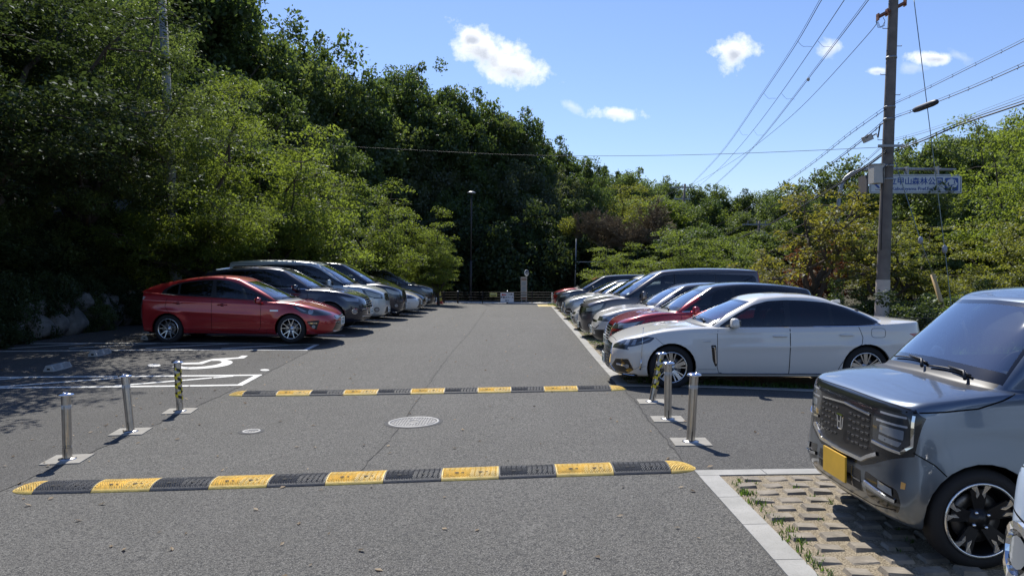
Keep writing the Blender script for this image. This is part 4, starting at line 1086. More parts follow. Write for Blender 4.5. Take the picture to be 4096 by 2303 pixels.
def T_HATCH():
    S = dict(L=4.48, W=.8725, wr=.315, rim=.224, arch=[(.95, .35), (3.65, .35)], xc=1.03, dxc=.34, zc=.93, xb=4.41, dxb=.14, zb=1.12,
      zs=[(0, .20), (.3, .17), (1.0, .18), (3.4, .2), (4.1, .22), (4.48, .30)],
      sh=[(0, .60), (.12, .64), (.35, .71), (.7, .80), (1.05, .86), (1.4, .895), (2.2, .955), (3.2, 1.02), (3.8, 1.08), (4.2, 1.12), (4.48, 1.08)],
      yg=[(1.3, .775), (2.2, .79), (3.4, .77), (4.1, .68)], xw=2.02, dxw=.22, xrt=4.22, dxr=.25, yr=[(2.0, .53), (2.6, .575), (3.2, .56), (4.2, .50)],
      zr=[(1.95, 1.335), (2.25, 1.405), (2.6, 1.445), (2.9, 1.44), (3.3, 1.40), (3.7, 1.335), (4.0, 1.275), (4.25, 1.225)], crown=.045, hb=.045, rings=RINGS, lv=3, gb=.03, en=2.5,
      crease=[([(1.5, .60), (4.2, .74)], .010, .12), ([(.9, .82), (4.3, .95)], .006, .06)],
      mir=(1.62, .87, .94), mird=(.12, .19, .14), handles=[(2.45, .84), (3.42, .88)], plate=(.45, WHITEP, .02), wheel='y', drv=-1)
    dlo = [(1.32, .905), (1.62, .93), (2.66, 1.0), (3.6, 1.055), (3.84, 1.085), (3.82, 1.16), (3.66, 1.27), (3.42, 1.335), (3.0, 1.39), (2.65, 1.40), (2.4, 1.375), (2.15, 1.30), (1.75, 1.12)]
    panes = [[(1.42, .935), (1.66, .955), (1.665, 1.045), (1.62, 1.03)], [(1.70, .958), (2.60, 1.02), (2.66, 1.372), (2.42, 1.348), (2.18, 1.275), (1.78, 1.105), (1.70, 1.065)], [(2.73, 1.03), (3.42, 1.07), (3.44, 1.305), (3.02, 1.362), (2.73, 1.375)], [(3.47, 1.075), (3.74, 1.10), (3.72, 1.17), (3.60, 1.25), (3.49, 1.29)]]
    S['parts'] = side_parts(S, dlo, panes, fm=mat('satin_black_frame', (.02,.02,.021), .3), gm=[G_SIDE, glass('front_side_glass', (.42, .46, .45), 1.1), G_DARK, G_DARK]) + [
      ('headlight', 'side', rpoly([(.28, .61), (.40, .675), (.55, .74), (.78, .80), (.93, .835), (.88, .77), (.70, .66), (.45, .60)], .015), LENSD, 'p+'),
      ('headlight', 'front', [(.42, .60), (.47, .66), (.60, .72), (.9, .76), (.9, .60)], LENSD, 'p+', None, lambda c, n: c.x < .5 and c.z < .77),
      ('lamp_lens', 'side', circ(.52, .685, .055, 12), LENS, 'p', ['headlight']), ('lamp_lens', 'side', [(.60, .70), (.84, .80), (.80, .755), (.66, .69)], LENS, 'p', ['headlight']),
      ('grille', 'front', [(-.05, .575), (.36, .59), (.43, .565), (.36, .50), (-.05, .50)], GLOSSB, 'c'),
      ('bumper_intake', 'front', [(-.05, .46), (.40, .45), (.50, .26), (-.05, .235)], GLOSSB, 'c'),
      ('fog_recess', 'side', rpoly([(.33, .50), (.60, .48), (.52, .36), (.40, .28)], .02), BLACK, 'p'),
      ('tail_light', 'side', rpoly([(4.12, 1.02), (4.50, 1.08), (4.5, .80), (4.30, .84)], .03), mat('clear_tail', (.35,.30,.30), .1, coat=1), 'p')]
    S['trims'] = [('grille_bar', 'front', [(0, .555), (.38, .57)], .012, SATIN, 1), ('grille_bar', 'front', [(0, .53), (.36, .54)], .010, SATIN, 1), ('fog_bar', 'side', [(.38, .435), (.56, .435)], .012, CHROME, 1), ('lip_trim', 'front', [(0, .215), (.45, .235)], .02, SATIN, 1), ('side_badge', 'side', [(1.22, .715), (1.40, .715)], .03, SATIN, 1)]
    S['patches'] = [('fog_lamp', 'side', circ(.455, .36, .038), .01, LENS, 1, 'fog_recess')]
    S['seams'] = [('side', [(1.60, .935), (1.60, .85), (1.61, .36), (1.66, .27), (2.68, .27), (3.28, .29), (3.33, .42), (3.42, .56), (3.60, .66), (3.70, .80), (3.66, 1.0)], .008), ('side', [(2.68, 1.0), (2.685, .27)], .009), ('side', [(.95, .84), (1.32, .895)], .007), ('top', [(.18, .42), (.5, .60), (1.1, .70)], .006), ('side', [(1.46, .33), (1.5, .215), (3.1, .225)], .006)]
    return S
def T_SUV():
    S = dict(L=4.66, W=.93, wr=.37, rim=.25, arch=[(.90, .415), (3.70, .415)], xc=1.18, dxc=.30, zc=1.09, xb=4.35, dxb=.15, zb=1.16,
      zs=[(0, .27), (.3, .22), (1.0, .25), (3.5, .26), (4.3, .27), (4.66, .36)],
      sh=[(0, .78), (.12, .86), (.45, .96), (.9, 1.02), (1.4, 1.06), (2.4, 1.10), (3.6, 1.14), (4.3, 1.17), (4.66, 1.12)],
      yg=[(1.4, .835), (2.2, .845), (3.6, .82), (4.4, .72)], xw=1.98, dxw=.20, xrt=4.30, dxr=.22, yr=[(1.9, .60), (2.6, .635), (3.5, .625), (4.4, .56)],
      zr=[(1.9, 1.49), (2.2, 1.575), (2.6, 1.615), (3.0, 1.62), (3.6, 1.59), (4.1, 1.53), (4.4, 1.47)], crown=.045, hb=.05, rings=RINGS, lv=3, gb=.03, en=3.0, flare=.03,
      crease=[([(1.3, .80), (4.4, .88)], .012, .12), ([(.9, .98), (4.3, 1.04)], .008, .05)],
      mir=(1.72, .92, 1.13), mird=(.13, .22, .15), handles=[(2.5, .97), (3.45, 1.0)], plate=(.50, WHITEP, .03), wheel='multi')
    dlo = [(1.48, 1.09), (2.55, 1.13), (3.6, 1.165), (4.12, 1.19), (4.14, 1.26), (3.9, 1.47), (3.5, 1.545), (2.9, 1.575), (2.55, 1.565), (2.25, 1.52), (1.9, 1.35)]
    panes = [[(1.60, 1.115), (2.50, 1.155), (2.54, 1.54), (2.27, 1.495), (1.93, 1.33)], [(2.60, 1.158), (3.42, 1.185), (3.44, 1.525), (2.92, 1.55), (2.60, 1.543)], [(3.49, 1.19), (4.05, 1.21), (3.86, 1.45), (3.50, 1.518)]]
    S['parts'] = side_parts(S, dlo, panes, gm=[G_SIDE, G_DARK, G_DARK]) + [
      ('headlight', 'side', rpoly([(.12, .74), (.14, .845), (.40, .885), (.72, .93), (.60, .83), (.40, .76)], .02), LENSD, 'p+'),
      ('headlight', 'front', [(.46, .745), (.46, .83), (.62, .87), (.95, .87), (.95, .74)], LENSD, 'p+', None, lambda c, n: c.x < .4 and c.z < .885),
      ('lamp_lens', 'side', [(.18, .76), (.20, .84), (.42, .872), (.62, .905), (.45, .79)], LENS, 'p', ['headlight']),
      ('grille', 'front', [(-.05, .81), (.38, .80), (.41, .70), (.33, .46), (-.05, .44)], GLOSSB, 'c'),
      ('bumper_intake', 'front', [(-.05, .40), (.5, .40), (.5, .29), (-.05, .285)], BLACK, 'c'),
      ('fog_recess', 'side', rpoly([(.12, .60), (.36, .60), (.42, .45), (.16, .42)], .03), BLACK, 'p'),
      ('tail_light', 'side', rpoly([(4.25, 1.03), (4.7, 1.06), (4.7, .86), (4.45, .90)], .03), REDL, 'p')]
    S['trims'] = [('chrome_trim', 'side', dlo[:4], .014, CHROME, 1)] + [('grille_bar', 'front', [(0, .49 + k * .055), (.34 + .01 * k, .49 + k * .055)], .014, SATIN, 1) for k in range(6)]
    S['patches'] = [('fog_lamp', 'side', circ(.26, .52, .05), .01, LENS, 1, 'fog_recess')]
    S['seams'] = [('side', [(1.47, 1.07), (1.45, .95), (1.47, .45), (1.52, .36), (2.58, .36), (3.2, .37), (3.28, .5), (3.36, .7), (3.55, .84), (3.62, 1.12)], .008), ('side', [(2.57, 1.12), (2.56, .36)], .01), ('side', [(.72, .95), (1.1, 1.03), (1.45, 1.07)], .008), ('top', [(.17, .45), (.5, .70), (1.2, .78)], .007)]
    return S
def T_VAN():
    S = dict(L=4.77, W=.85, wr=.325, rim=.215, arch=[(.93, .36), (3.79, .36)], xc=.92, dxc=.33, zc=1.12, xb=4.70, dxb=.10, zb=1.18, ns=9,
      zs=[(0, .21), (.3, .19), (1.0, .21), (3.6, .22), (4.4, .24), (4.77, .30)],
      sh=[(0, .84), (.12, .90), (.35, .97), (.7, 1.03), (1.15, 1.07), (2.4, 1.09), (4.3, 1.12), (4.77, 1.10)],
      yg=[(1.1, .775), (2.2, .785), (4.2, .78), (4.7, .74)], xw=1.90, dxw=.20, xrt=4.64, dxr=.12, yr=[(1.7, .60), (2.4, .645), (3.8, .65), (4.6, .62)],
      zr=[(1.8, 1.655), (2.1, 1.735), (2.5, 1.775), (3.2, 1.80), (4.0, 1.79), (4.6, 1.755)], crown=.05, hb=.045, rings=[(0, .10, .08, .93), (.10, .03, .02, .97), (.40, 0, 0, 1.0), (.70, .02, .01, .998), (.90, .06, .03, .985), (1.0, .12, .05, .955)], lv=3, gb=.025, en=3.1,
      crease=[([(1.0, .80), (4.5, .86)], .008, .10)],
      mir=(1.58, .84, 1.16), mird=(.14, .20, .21), handles=[(2.3, .93), (2.62, .93)], plate=(.38, WHITEP, .02), wheel='multi', seats=(0, .95, 1.8))
    dlo = [(1.08, 1.09), (1.5, 1.10), (2.45, 1.12), (3.6, 1.14), (4.48, 1.155), (4.50, 1.60), (4.42, 1.66), (3.2, 1.70), (2.45, 1.69), (2.15, 1.66), (1.9, 1.56), (1.45, 1.27)]
    panes = [[(1.20, 1.12), (1.50, 1.125), (1.50, 1.26), (1.44, 1.235)], [(1.57, 1.13), (2.32, 1.145), (2.36, 1.645), (2.16, 1.625), (1.93, 1.53), (1.57, 1.30)], [(2.45, 1.15), (3.42, 1.165), (3.42, 1.665), (2.47, 1.655)], [(3.50, 1.168), (4.40, 1.18), (4.42, 1.59), (4.34, 1.635), (3.50, 1.663)]]
    S['parts'] = side_parts(S, dlo, panes, gm=[G_SIDE, G_SIDE, G_DARK, G_DARK]) + [
      ('headlight', 'side', rpoly([(.08, .71), (.10, .835), (.40, .93), (.66, .985), (.60, .86), (.42, .75)], .02), LENSD, 'p+'),
      ('headlight', 'front', [(.40, .715), (.40, .82), (.62, .875), (.95, .90), (.95, .71)], LENSD, 'p+', None, lambda c, n: c.x < .35 and c.z < .91),
      ('lamp_lens', 'side', [(.14, .74), (.16, .83), (.42, .915), (.58, .955), (.50, .83), (.36, .77)], LENSY, 'p', ['headlight']),
      ('grille', 'front', [(-.05, .87), (.36, .84), (.38, .70), (.30, .645), (-.05, .635)], GLOSSB, 'c'),
      ('bumper_intake', 'front', [(-.05, .47), (.34, .46), (.40, .27), (-.05, .26)], BLACK, 'c'),
      ('fog_recess', 'side', rpoly(circ(.24, .40, .075, 10), .02), BLACK, 'p'),
      ('tail_light', 'side', rpoly([(4.55, 1.74), (4.9, 1.74), (4.9, 1.05), (4.60, 1.05)], .03), REDL, 'p')]
    S['trims'] = [('grille_bar', 'front', [(0, .675 + k * .045), (.33 + .01 * k, .675 + k * .042)], .02, CHROME, 1) for k in range(4)]
    S['patches'] = [('fog_lamp', 'side', circ(.24, .40, .05), .012, LENS, 1, 'fog_recess')]
    S['seams'] = [('side', [(1.52, 1.08), (1.42, .95), (1.42, .35), (1.48, .28), (2.38, .28), (3.3, .30), (3.36, .5), (3.45, .70), (3.46, 1.11)], .008), ('side', [(2.40, 1.70), (2.39, .28)], .010), ('side', [(3.46, 1.15), (3.46, 1.69)], .006), ('side', [(3.48, 1.03), (4.55, 1.04)], .012), ('side', [(.64, .99), (1.08, 1.07)], .008), ('top', [(.15, .42), (.4, .64), (.95, .72)], .007), ('side', [(2.0, 1.705), (4.5, 1.735)], .012)]
    return S
def T_KEI():
    S = dict(L=3.395, W=.7375, wr=.2875, rim=.213, arch=[(.51, .325), (3.02, .325)], xc=.55, dxc=.16, zc=1.035, xb=3.26, dxb=.08, zb=1.08, ns=8,
      zs=[(0, .215), (.3, .19), (1.0, .20), (3.0, .22), (3.395, .26)],
      sh=[(0, .925), (.10, .928), (.3, .95), (.55, .985), (.8, 1.01), (1.6, 1.02), (3.395, 1.04)],
      yg=[(.7, .665), (1.6, .68), (3.3, .66)], xw=1.07, dxw=.13, xrt=3.22, dxr=.10, yr=[(1.1, .535), (1.8, .565), (3.3, .55)],
      zr=[(1.0, 1.495), (1.25, 1.545), (1.8, 1.58), (2.6, 1.59), (3.3, 1.55)], crown=.04, hb=.008, af=.27, ar=.25, en=4.2, hs=(.05, .16, .45, .75, .94),
      rings=[(0, .10, .05, .95), (.08, .035, .02, .985), (.26, .0, 0, 1.0), (.45, .03, 0, 1.0), (.82, .045, .01, .995), (.965, .06, .02, .985), (1.0, .10, .04, .955)], lv=3, gb=.02, tw=.165, winset=.012, flare=.012,
      crease=[([(.9, .66), (3.2, .72)], .012, .10), ([(.2, .80), (3.2, .86)], .006, .06)],
      mir=(1.12, .76, 1.05), handles=[(1.75, .86)], plate=(.425, YELLP, .025), plate_marks=False, dashm=INTERL, seatm=INTERL, wheel='star', wfin='dark', seatx=1.0, wst=.02, drv=-1)
    dlo = [(.86, 1.03), (1.0, 1.04), (1.95, 1.055), (3.1, 1.07), (3.08, 1.50), (1.9, 1.535), (1.5, 1.52), (1.25, 1.44), (1.08, 1.28)]
    panes = [[(.95, 1.06), (1.1, 1.065), (1.1, 1.24), (1.06, 1.2)], [(1.15, 1.07), (1.87, 1.08), (1.87, 1.50), (1.5, 1.49), (1.28, 1.41), (1.15, 1.28)], [(1.97, 1.085), (3.0, 1.095), (2.99, 1.475), (1.97, 1.505)]]
    S['parts'] = side_parts(S, dlo, panes, gm=[G_SIDE, G_SIDE, G_DARK]) + [
      ('front_panel', 'front', [(-.05, .915), (.55, .908), (.67, .90), (.70, .86), (.69, .64), (.58, .60), (.42, .53), (.30, .49), (-.05, .485)], mat('gunmetal_gloss', (.022,.024,.027), .22, .3, coat=.5), 'c'),
      ('headlight', 'front', rpoly([(.375, .815), (.42, .872), (.63, .872), (.672, .84), (.672, .70), (.63, .655), (.39, .672)], .02), LENSD, 'p', ['front_panel', 'body'], lambda c, n: c.x < .3),
      ('lamp_lens', 'front', rpoly([(.45, .778), (.64, .778), (.64, .722), (.45, .735)], .008), LENS, 'p', ['headlight']), ('lamp_lens', 'front', rpoly([(.45, .72), (.635, .708), (.615, .678), (.45, .69)], .008), LENS, 'p', ['headlight']), ('lamp_lens', 'front', rpoly([(.44, .858), (.645, .858), (.645, .846), (.44, .846)], .003), mat('drl_strip', (.5,.52,.55), .15, .3, coat=1), 'p', ['headlight']), ('lamp_lens', 'front', rpoly([(.41, .807), (.655, .807), (.655, .795), (.41, .795)], .003), MATS['drl_strip'], 'p', ['headlight']),
      ('grille', 'front', [(-.05, .822), (.36, .806), (.365, .63), (.44, .585), (.30, .535), (-.05, .53)], BLACK, 'c', ['front_panel']),
      ('bumper_intake', 'front', [(-.05, .475), (.30, .46), (.33, .335), (-.05, .325)], BLACK, 'c+', None),
      ('fog_recess', 'front', rpoly([(.345, .475), (.64, .44), (.66, .36), (.63, .295), (.37, .32)], .025), GLOSSB, 'p', None, lambda c, n: c.x < .3),
      ('tail_light', 'rear', [(.6, 1.4), (.72, 1.4), (.72, .9), (.6, .9)], REDL, 'p')]
    S['trims'] = [('grille_frame', 'front', [(0, .828), (.34, .812)], .012, CHROME, 1), ('grille_surround', 'front', [(0, .520), (.30, .527), (.36, .56), (.455, .60)], .022, CHROME, 1, .012), ('lamp_trim', 'front', [(.672, .87), (.680, .70), (.635, .648), (.39, .664)], .016, CHROME, 1, .008),
       ('fog_bar', 'front', [(.36, .405), (.63, .37)], .020, CHROME, 1, .012), ('intake_bar', 'front', [(0, .40), (.31, .395)], .008, mat('dark_chrome', (.3,.3,.31), .15, 1), 1), ('intake_bar', 'front', [(.20, .465), (.20, .335)], .008, MATS['dark_chrome'], 1),
       ('bumper_fold', 'front', [(0, .275), (.40, .28), (.62, .315)], .006, SEAM, 1, .001)]
    for k in range(12): S['trims'].append(('intake_mesh', 'front', [(0, .335 + k * .011), (.30, .335 + k * .011)], .003, BLACK, 1, .002))
    # bright rounded dashes of the grille
    for r_ in range(5):
        for c_ in range(5):
            y0 = .078 + c_ * .056; z0 = .778 - r_ * .042 - (.006 if c_ % 2 else 0)
            if c_ > -1: 
                S['trims'].append(('grille_dash', 'front', [(y0, z0), (y0 + .041, z0 - .001)], .011, MATS['dark_chrome'], 1, .003)); S['trims'].append(('grille_dash_core', 'front', [(y0 + .004, z0), (y0 + .037, z0)], .0065, BLACK, 1, .0042))
    S['patches'] = [('fog_lamp', 'front', [(.50, .455), (.61, .435), (.615, .395), (.505, .415)], .008, LENS, 1, 'fog_recess'), ('reflector', 'front', [(.655, .49), (.675, .485), (.675, .45), (.655, .45)], .004, AMBER, 1)]
    S['seams'] = [('side', [(.12, .885), (.30, .90), (.48, .92), (.62, .965), (.70, 1.0)], .009), ('side', [(.84, 1.02), (.86, .9), (.87, .35), (.92, .28), (1.9, .28), (1.92, 1.05)], .008), ('side', [(.06, .70), (.14, .66), (.24, .60), (.30, .54)], .007), ('front', [(0, .918), (.55, .911), (.67, .90)], .006)]
    return S
# ================================================================== the parked cars
P_WHITE = paint('pearl_white_paint', (.73,.705,.64), 0, .35); P_RED = paint('deep_red_paint', (.36,.008,.012), .35, .28, .05); P_RED2 = paint('crimson_paint', (.36,.010,.022), .45, .25, .05)
P_NAVY = paint('navy_paint', (.010,.013,.028), .3, .25); P_BLACK = paint('black_paint', (.008,.008,.010), .1, .25); P_SILV = paint('silver_paint', (.50,.52,.53), .7, .35, .05); P_PALE = paint('pale_silver_paint', (.58,.61,.60), .45, .35, .03)
P_GREY = paint('taupe_grey_paint', (.135,.125,.125), .6, .32, .05); P_SLATE = paint('slate_blue_paint', (.125,.155,.195), .75, .30, .05); P_LBLUE = paint('ice_blue_paint', (.50,.62,.78), .1, .35); P_DGREY = paint('dark_grey_paint', (.05,.055,.065), .5, .3)
GL = 'cars parked nose out on the left side'; GR = 'cars parked nose out on the right side'
def place_r(name, S, nose, Yc, label, cat='car', rot=0, dz=0, group=GR):
    S['lv'] = 2 if Yc > 16 else 3
    cx = nose + S['L'] / 2; z = g(cx, Yc) + dz
    return build_car(name, S, (nose, Yc, z), rot, label, cat, group)
def place_l(name, S, nose, Yc, label, cat='car', dz=0):
    S['lv'] = 2 if Yc > 18 else 3
    z = g(nose - 2.2, Yc) + dz
    return build_car(name, S, (nose, Yc, z), PI, label, cat, GL)
# near right: slate kei hatchback
S = finish(T_KEI(), paint=P_SLATE, roll=0)
kei, ko, ks = place_r('parked_car', S, 2.145, 4.87, 'slate blue boxy small hatchback with a yellow number plate, nearest whole car on the right')
# H badge on its grille
h, nn = ks.hit('front', .005, .70); mb = MB(); bx = h.x - .022
def badge(mb, sc, c, n3=(0, 1, 0)):
    o = rpoly([(-.050, .044), (.050, .044), (.034, -.044), (-.034, -.044)], .02, 4); i_ = [(u * .84, v * .84) for u, v in o]; X = c[0]
    A = [mb.bm.verts.new((X, c[1] + u * sc, c[2] + v * sc)) for u, v in o]; B = [mb.bm.verts.new((X - .004, c[1] + u * sc, c[2] + v * sc)) for u, v in i_]
    for k in range(len(A)): mb.bm.faces.new((A[k], A[(k+1) % len(A)], B[(k+1) % len(A)], B[k]))
    for s_ in (-1, 1):
        q = [(s_ * .030, .034), (s_ * .020, .034), (s_ * .013, .0), (s_ * .012, -.034), (s_ * .023, -.034), (s_ * .024, -.004)]
        mb.prism([(u * sc, v * sc) for u, v in q], lambda u, v: Vector((X - .005, c[1] + u, c[2] + v)), (.004, 0, 0))
    mb.box((X - .003, c[1], c[2] + .001), (.004, .032 * sc, .008 * sc))
badge(mb, 1.15, (bx, 0, .705)); o = mb.build('emblem', CHROME, kei)
bm_ = poly_patch(ks, 'front', [(.10, 1.44), (.155, 1.44), (.155, 1.47), (.10, 1.47)], -.01); from_bm('inspection_sticker', bm_, mat('sticker_yellow', (.75,.70,.25), .6), ko['windscreen'][0])
bm_ = poly_patch(ks, 'front', [(-.10, 1.455), (.08, 1.455), (.06, 1.52), (-.08, 1.52)], -.03); from_bm('camera_housing', bm_, BLACK, ko['windscreen'][0])
# edge of the next car, ice blue
S = scaled(T_KEI(), H=1.62); S['parts'] = [q for q in S['parts'] if q[0] not in ('fog_recess', 'front_panel', 'headlight', 'lamp_lens', 'grille')] + [('fog_recess', 'front', rpoly(circ(.53, .58, .10, 14), .01), GLOSSB, 'p', None, lambda c, n: c.x < .4)]
S['trims'] = [('fog_ring', 'front', circ(.53, .58, .105, 20) + [circ(.53, .58, .105, 20)[0]], .030, CHROME, 1, .02), ('bumper_fold', 'front', [(0, .70), (.5, .70), (.68, .73)], .008, SEAM, 1, .001)]
S['patches'] = [('fog_lamp', 'front', circ(.53, .58, .065, 14), .012, LENS, 1, 'fog_recess')]
S = finish(S, paint=P_LBLUE, wheel='multi', wfin='light'); place_r('parked_car', S, 1.96, 2.38, 'ice blue small car with chrome ringed fog lamp at the bottom right corner')
# white sedan
S = finish(T_SEDAN(), paint=P_WHITE); sed, so_, ssf = place_r('parked_car', S, 1.50, 12.10, 'pearl white sedan with chrome side vent just behind the right bollards', rot=R(-1.6))
mb = MB(); h, nn = ssf.hit('side', .52, .33, -1); q0 = Vector((.47, -.885, .30)); mb.tube([q0, q0 + Vector((.012, 0, .10)), q0 + Vector((.015, 0, .16))], [.014, .011, .006], 8); mb.tube([q0 + Vector((.015, 0, .16)), q0 + Vector((.045, 0, .62))], [.004, .003], 6); mb.lathe([(.001, -.012), (.008, -.006), (.008, .006), (.001, .012)], q0 + Vector((.046, 0, .63)), 8); mb.build('corner_pole', CHROME, sed)
# red and black SUV
S = scaled(T_SUV(), L=4.25, H=1.60, W=.885); S = finish(S, paint=P_RED2); S['parts'] = S['parts'] + [('black_roof', 'side', lambda c: (c.z > 1.30 and 1.7 < c.x) or (c.z > 1.05 and c.x > 3.75), P_BLACK, 'c')]
S['parts'] = [q if q[0] != 'fog_recess' else ('fog_recess', 'side', rpoly([(.06, .66), (.30, .70), (.36, .50), (.10, .42)], .03), BLACK, 'p') for q in S['parts']]
S['parts'].append(('cladding', 'side', lambda c: c.z < .36 or any(math.hypot(c.x - xa, c.z - .37) < .50 for xa in (.82, 3.374)), BLACK, 'c'))
S['trims'] = S['trims'] + [('grille_surround', 'front', [(.43, .82), (.36, .50), (.25, .44), (0, .43)], .022, CHROME, 1), ]
place_r('parked_car', S, 1.86, 14.72, 'crimson SUV with black roof and chrome grille right behind the white sedan', rot=R(-1))
# white crossover with black roof
S = scaled(T_SUV(), L=4.38, H=1.56, W=.90); S = finish(S, paint=P_WHITE); S['parts'] = S['parts'] + [('black_roof', 'side', lambda c: c.z > 1.27 and 1.6 < c.x, P_DGREY, 'c')]
S['parts'] = [q for q in S['parts'] if q[0] not in ('grille', 'fog_recess')] + [('grille', 'front', [(-.05, .70), (.44, .70), (.44, .655), (-.05, .64)], GLOSSB, 'c'), ('lower_bumper', 'side', lambda c: c.x < .42 and c.z < .50 and (c.y > .33 or c.z < .36), BLACK, 'c')]
S['trims'] = [('bumper_trim', 'front', [(0, .52), (.46, .52), (.60, .60)], .02, BLACK, 1)]; place_r('parked_car', S, 1.86, 17.30, 'white compact crossover with dark roof parked between the red SUV and the grey van')
# grey van
S = scaled(T_VAN(), L=4.82, H=1.90, W=.895, wr=.34); S = finish(S, paint=P_GREY)
place_r('parked_van', S, 1.78, 19.90, 'taupe grey minivan with a long dark window band, tallest in the right row', 'van')
S = scaled(T_HATCH(), L=4.45, H=1.50, W=.85); S['lv'] = 2; S = finish(S, paint=P_WHITE); S['parts'] = [(q[0], q[1], q[2], LENS if q[0] == 'headlight' else q[3]) + tuple(q[4:]) for q in S['parts']]
place_r('parked_car', S, 1.80, 22.50, 'white hatchback tucked directly behind the nose of the grey van')
S = scaled(T_VAN(), L=4.5, H=1.72, W=.85); S['lv'] = 2; S = finish(S, paint=P_PALE); place_r('parked_van', S, 2.35, 25.10, 'pale white compact van with upright windscreen behind the grey minivan', 'van')
S = scaled(T_SEDAN(), L=4.6, H=1.44, W=.87); S['lv'] = 2; S['antenna'] = None; S = finish(S, paint=P_SILV, wheel='multi'); S['parts'] = [(q[0], q[1], q[2], LENSY if q[0] == 'headlight' else q[3]) + tuple(q[4:]) for q in S['parts']]
place_r('parked_car', S, 1.86, 27.70, 'silver older sedan with clear headlights in the far part of the right row')
S = scaled(T_HATCH(), L=4.3, H=1.47); S['lv'] = 2; S = finish(S, paint=P_NAVY); S['parts'] = [(q[0], q[1], q[2], LENSY if q[0] == 'headlight' else q[3]) + tuple(q[4:]) for q in S['parts']]
place_r('parked_car', S, 2.08, 30.30, 'low navy hatchback with yellowed headlights behind the silver sedan')
S = scaled(T_VAN(), L=4.7, H=1.66, W=.87); S['lv'] = 2; S = finish(S, paint=P_DGREY); place_r('parked_van', S, 1.97, 32.90, 'dark grey people carrier with sloping bonnet, second from the far end of the right row', 'van')
S = scaled(T_SUV(), L=4.5, H=1.55); S['lv'] = 2; S = finish(S, paint=P_RED); place_r('parked_car', S, 1.92, 35.5, 'bright red car at the far end of the right row beside the fence')
# ---- left row
S = finish(T_HATCH(), paint=P_RED); place_l('parked_car', S, -3.91, 17.08, 'deep red hatchback with split spoke alloys, nearest car in the left row')
S = scaled(T_SUV(), L=4.63, H=1.66, W=.94); S['trims'] = [t_ for t_ in S['trims']] + [('grille_surround', 'front', [(0, .83), (.39, .82), (.43, .70), (.34, .45), (0, .43)], .03, CHROME, 1), ('roof_rail', 'side', [(2.2, 1.60), (2.8, 1.635), (3.6, 1.62), (4.1, 1.55)], .022, SATIN, 1, .025), ('bumper_trim', 'front', [(0, .36), (.62, .38)], .02, SATIN, 1), ('fog_trim', 'side', circ(.26, .52, .062) + [circ(.26, .52, .062)[0]], .014, CHROME, 1, .012)]
S['parts'] = [q for q in S['parts'] if q[0] != 'fog_recess']; S['patches'] = [('fog_lamp', 'side', circ(.26, .52, .05), .01, LENS, 1)]
S = finish(S, paint=P_NAVY, wheel='multi'); place_l('parked_car', S, -3.75, 19.68, 'glossy navy SUV with chrome framed grille between the red hatchback and the pale van')
S = scaled(T_VAN(), L=4.77, H=1.865); S = finish(S, paint=P_PALE); place_l('parked_van', S, -3.70, 22.28, 'pale silver white minivan with hazy headlights in the left row', 'van')
S = scaled(T_VAN(), L=4.7, H=1.86); S = finish(S, paint=P_NAVY); place_l('parked_van', S, -3.55, 24.9, 'dark navy minivan with chrome grille parked behind the pale minivan', 'van')
S = scaled(T_HATCH(), L=4.0, H=1.48, W=.85); S['lv'] = 2; S['parts'] = [q for q in S['parts'] if q[0] not in ('bumper_intake', 'fog_recess')] + [('bumper_intake', 'front', [(-.05, .50), (.28, .50), (.50, .25), (-.05, .22)], BLACK, 'c')]; S['patches'] = []
S = finish(S, paint=P_WHITE); place_l('parked_car', S, -3.36, 27.5, 'white hatchback with black X shaped front between dark vehicles in the left row')
S = scaled(T_HATCH(), L=4.3, H=1.46); S['lv'] = 2; S = finish(S, paint=P_BLACK); place_l('parked_car', S, -3.46, 30.1, 'low black hatchback nose in front of the farthest black minivan')
S = scaled(T_VAN(), L=4.8, H=1.72); S['lv'] = 2; S = finish(S, paint=P_BLACK); place_l('parked_van', S, -3.34, 32.7, 'black people carrier at the far end of the left row beside the traffic cone', 'van')
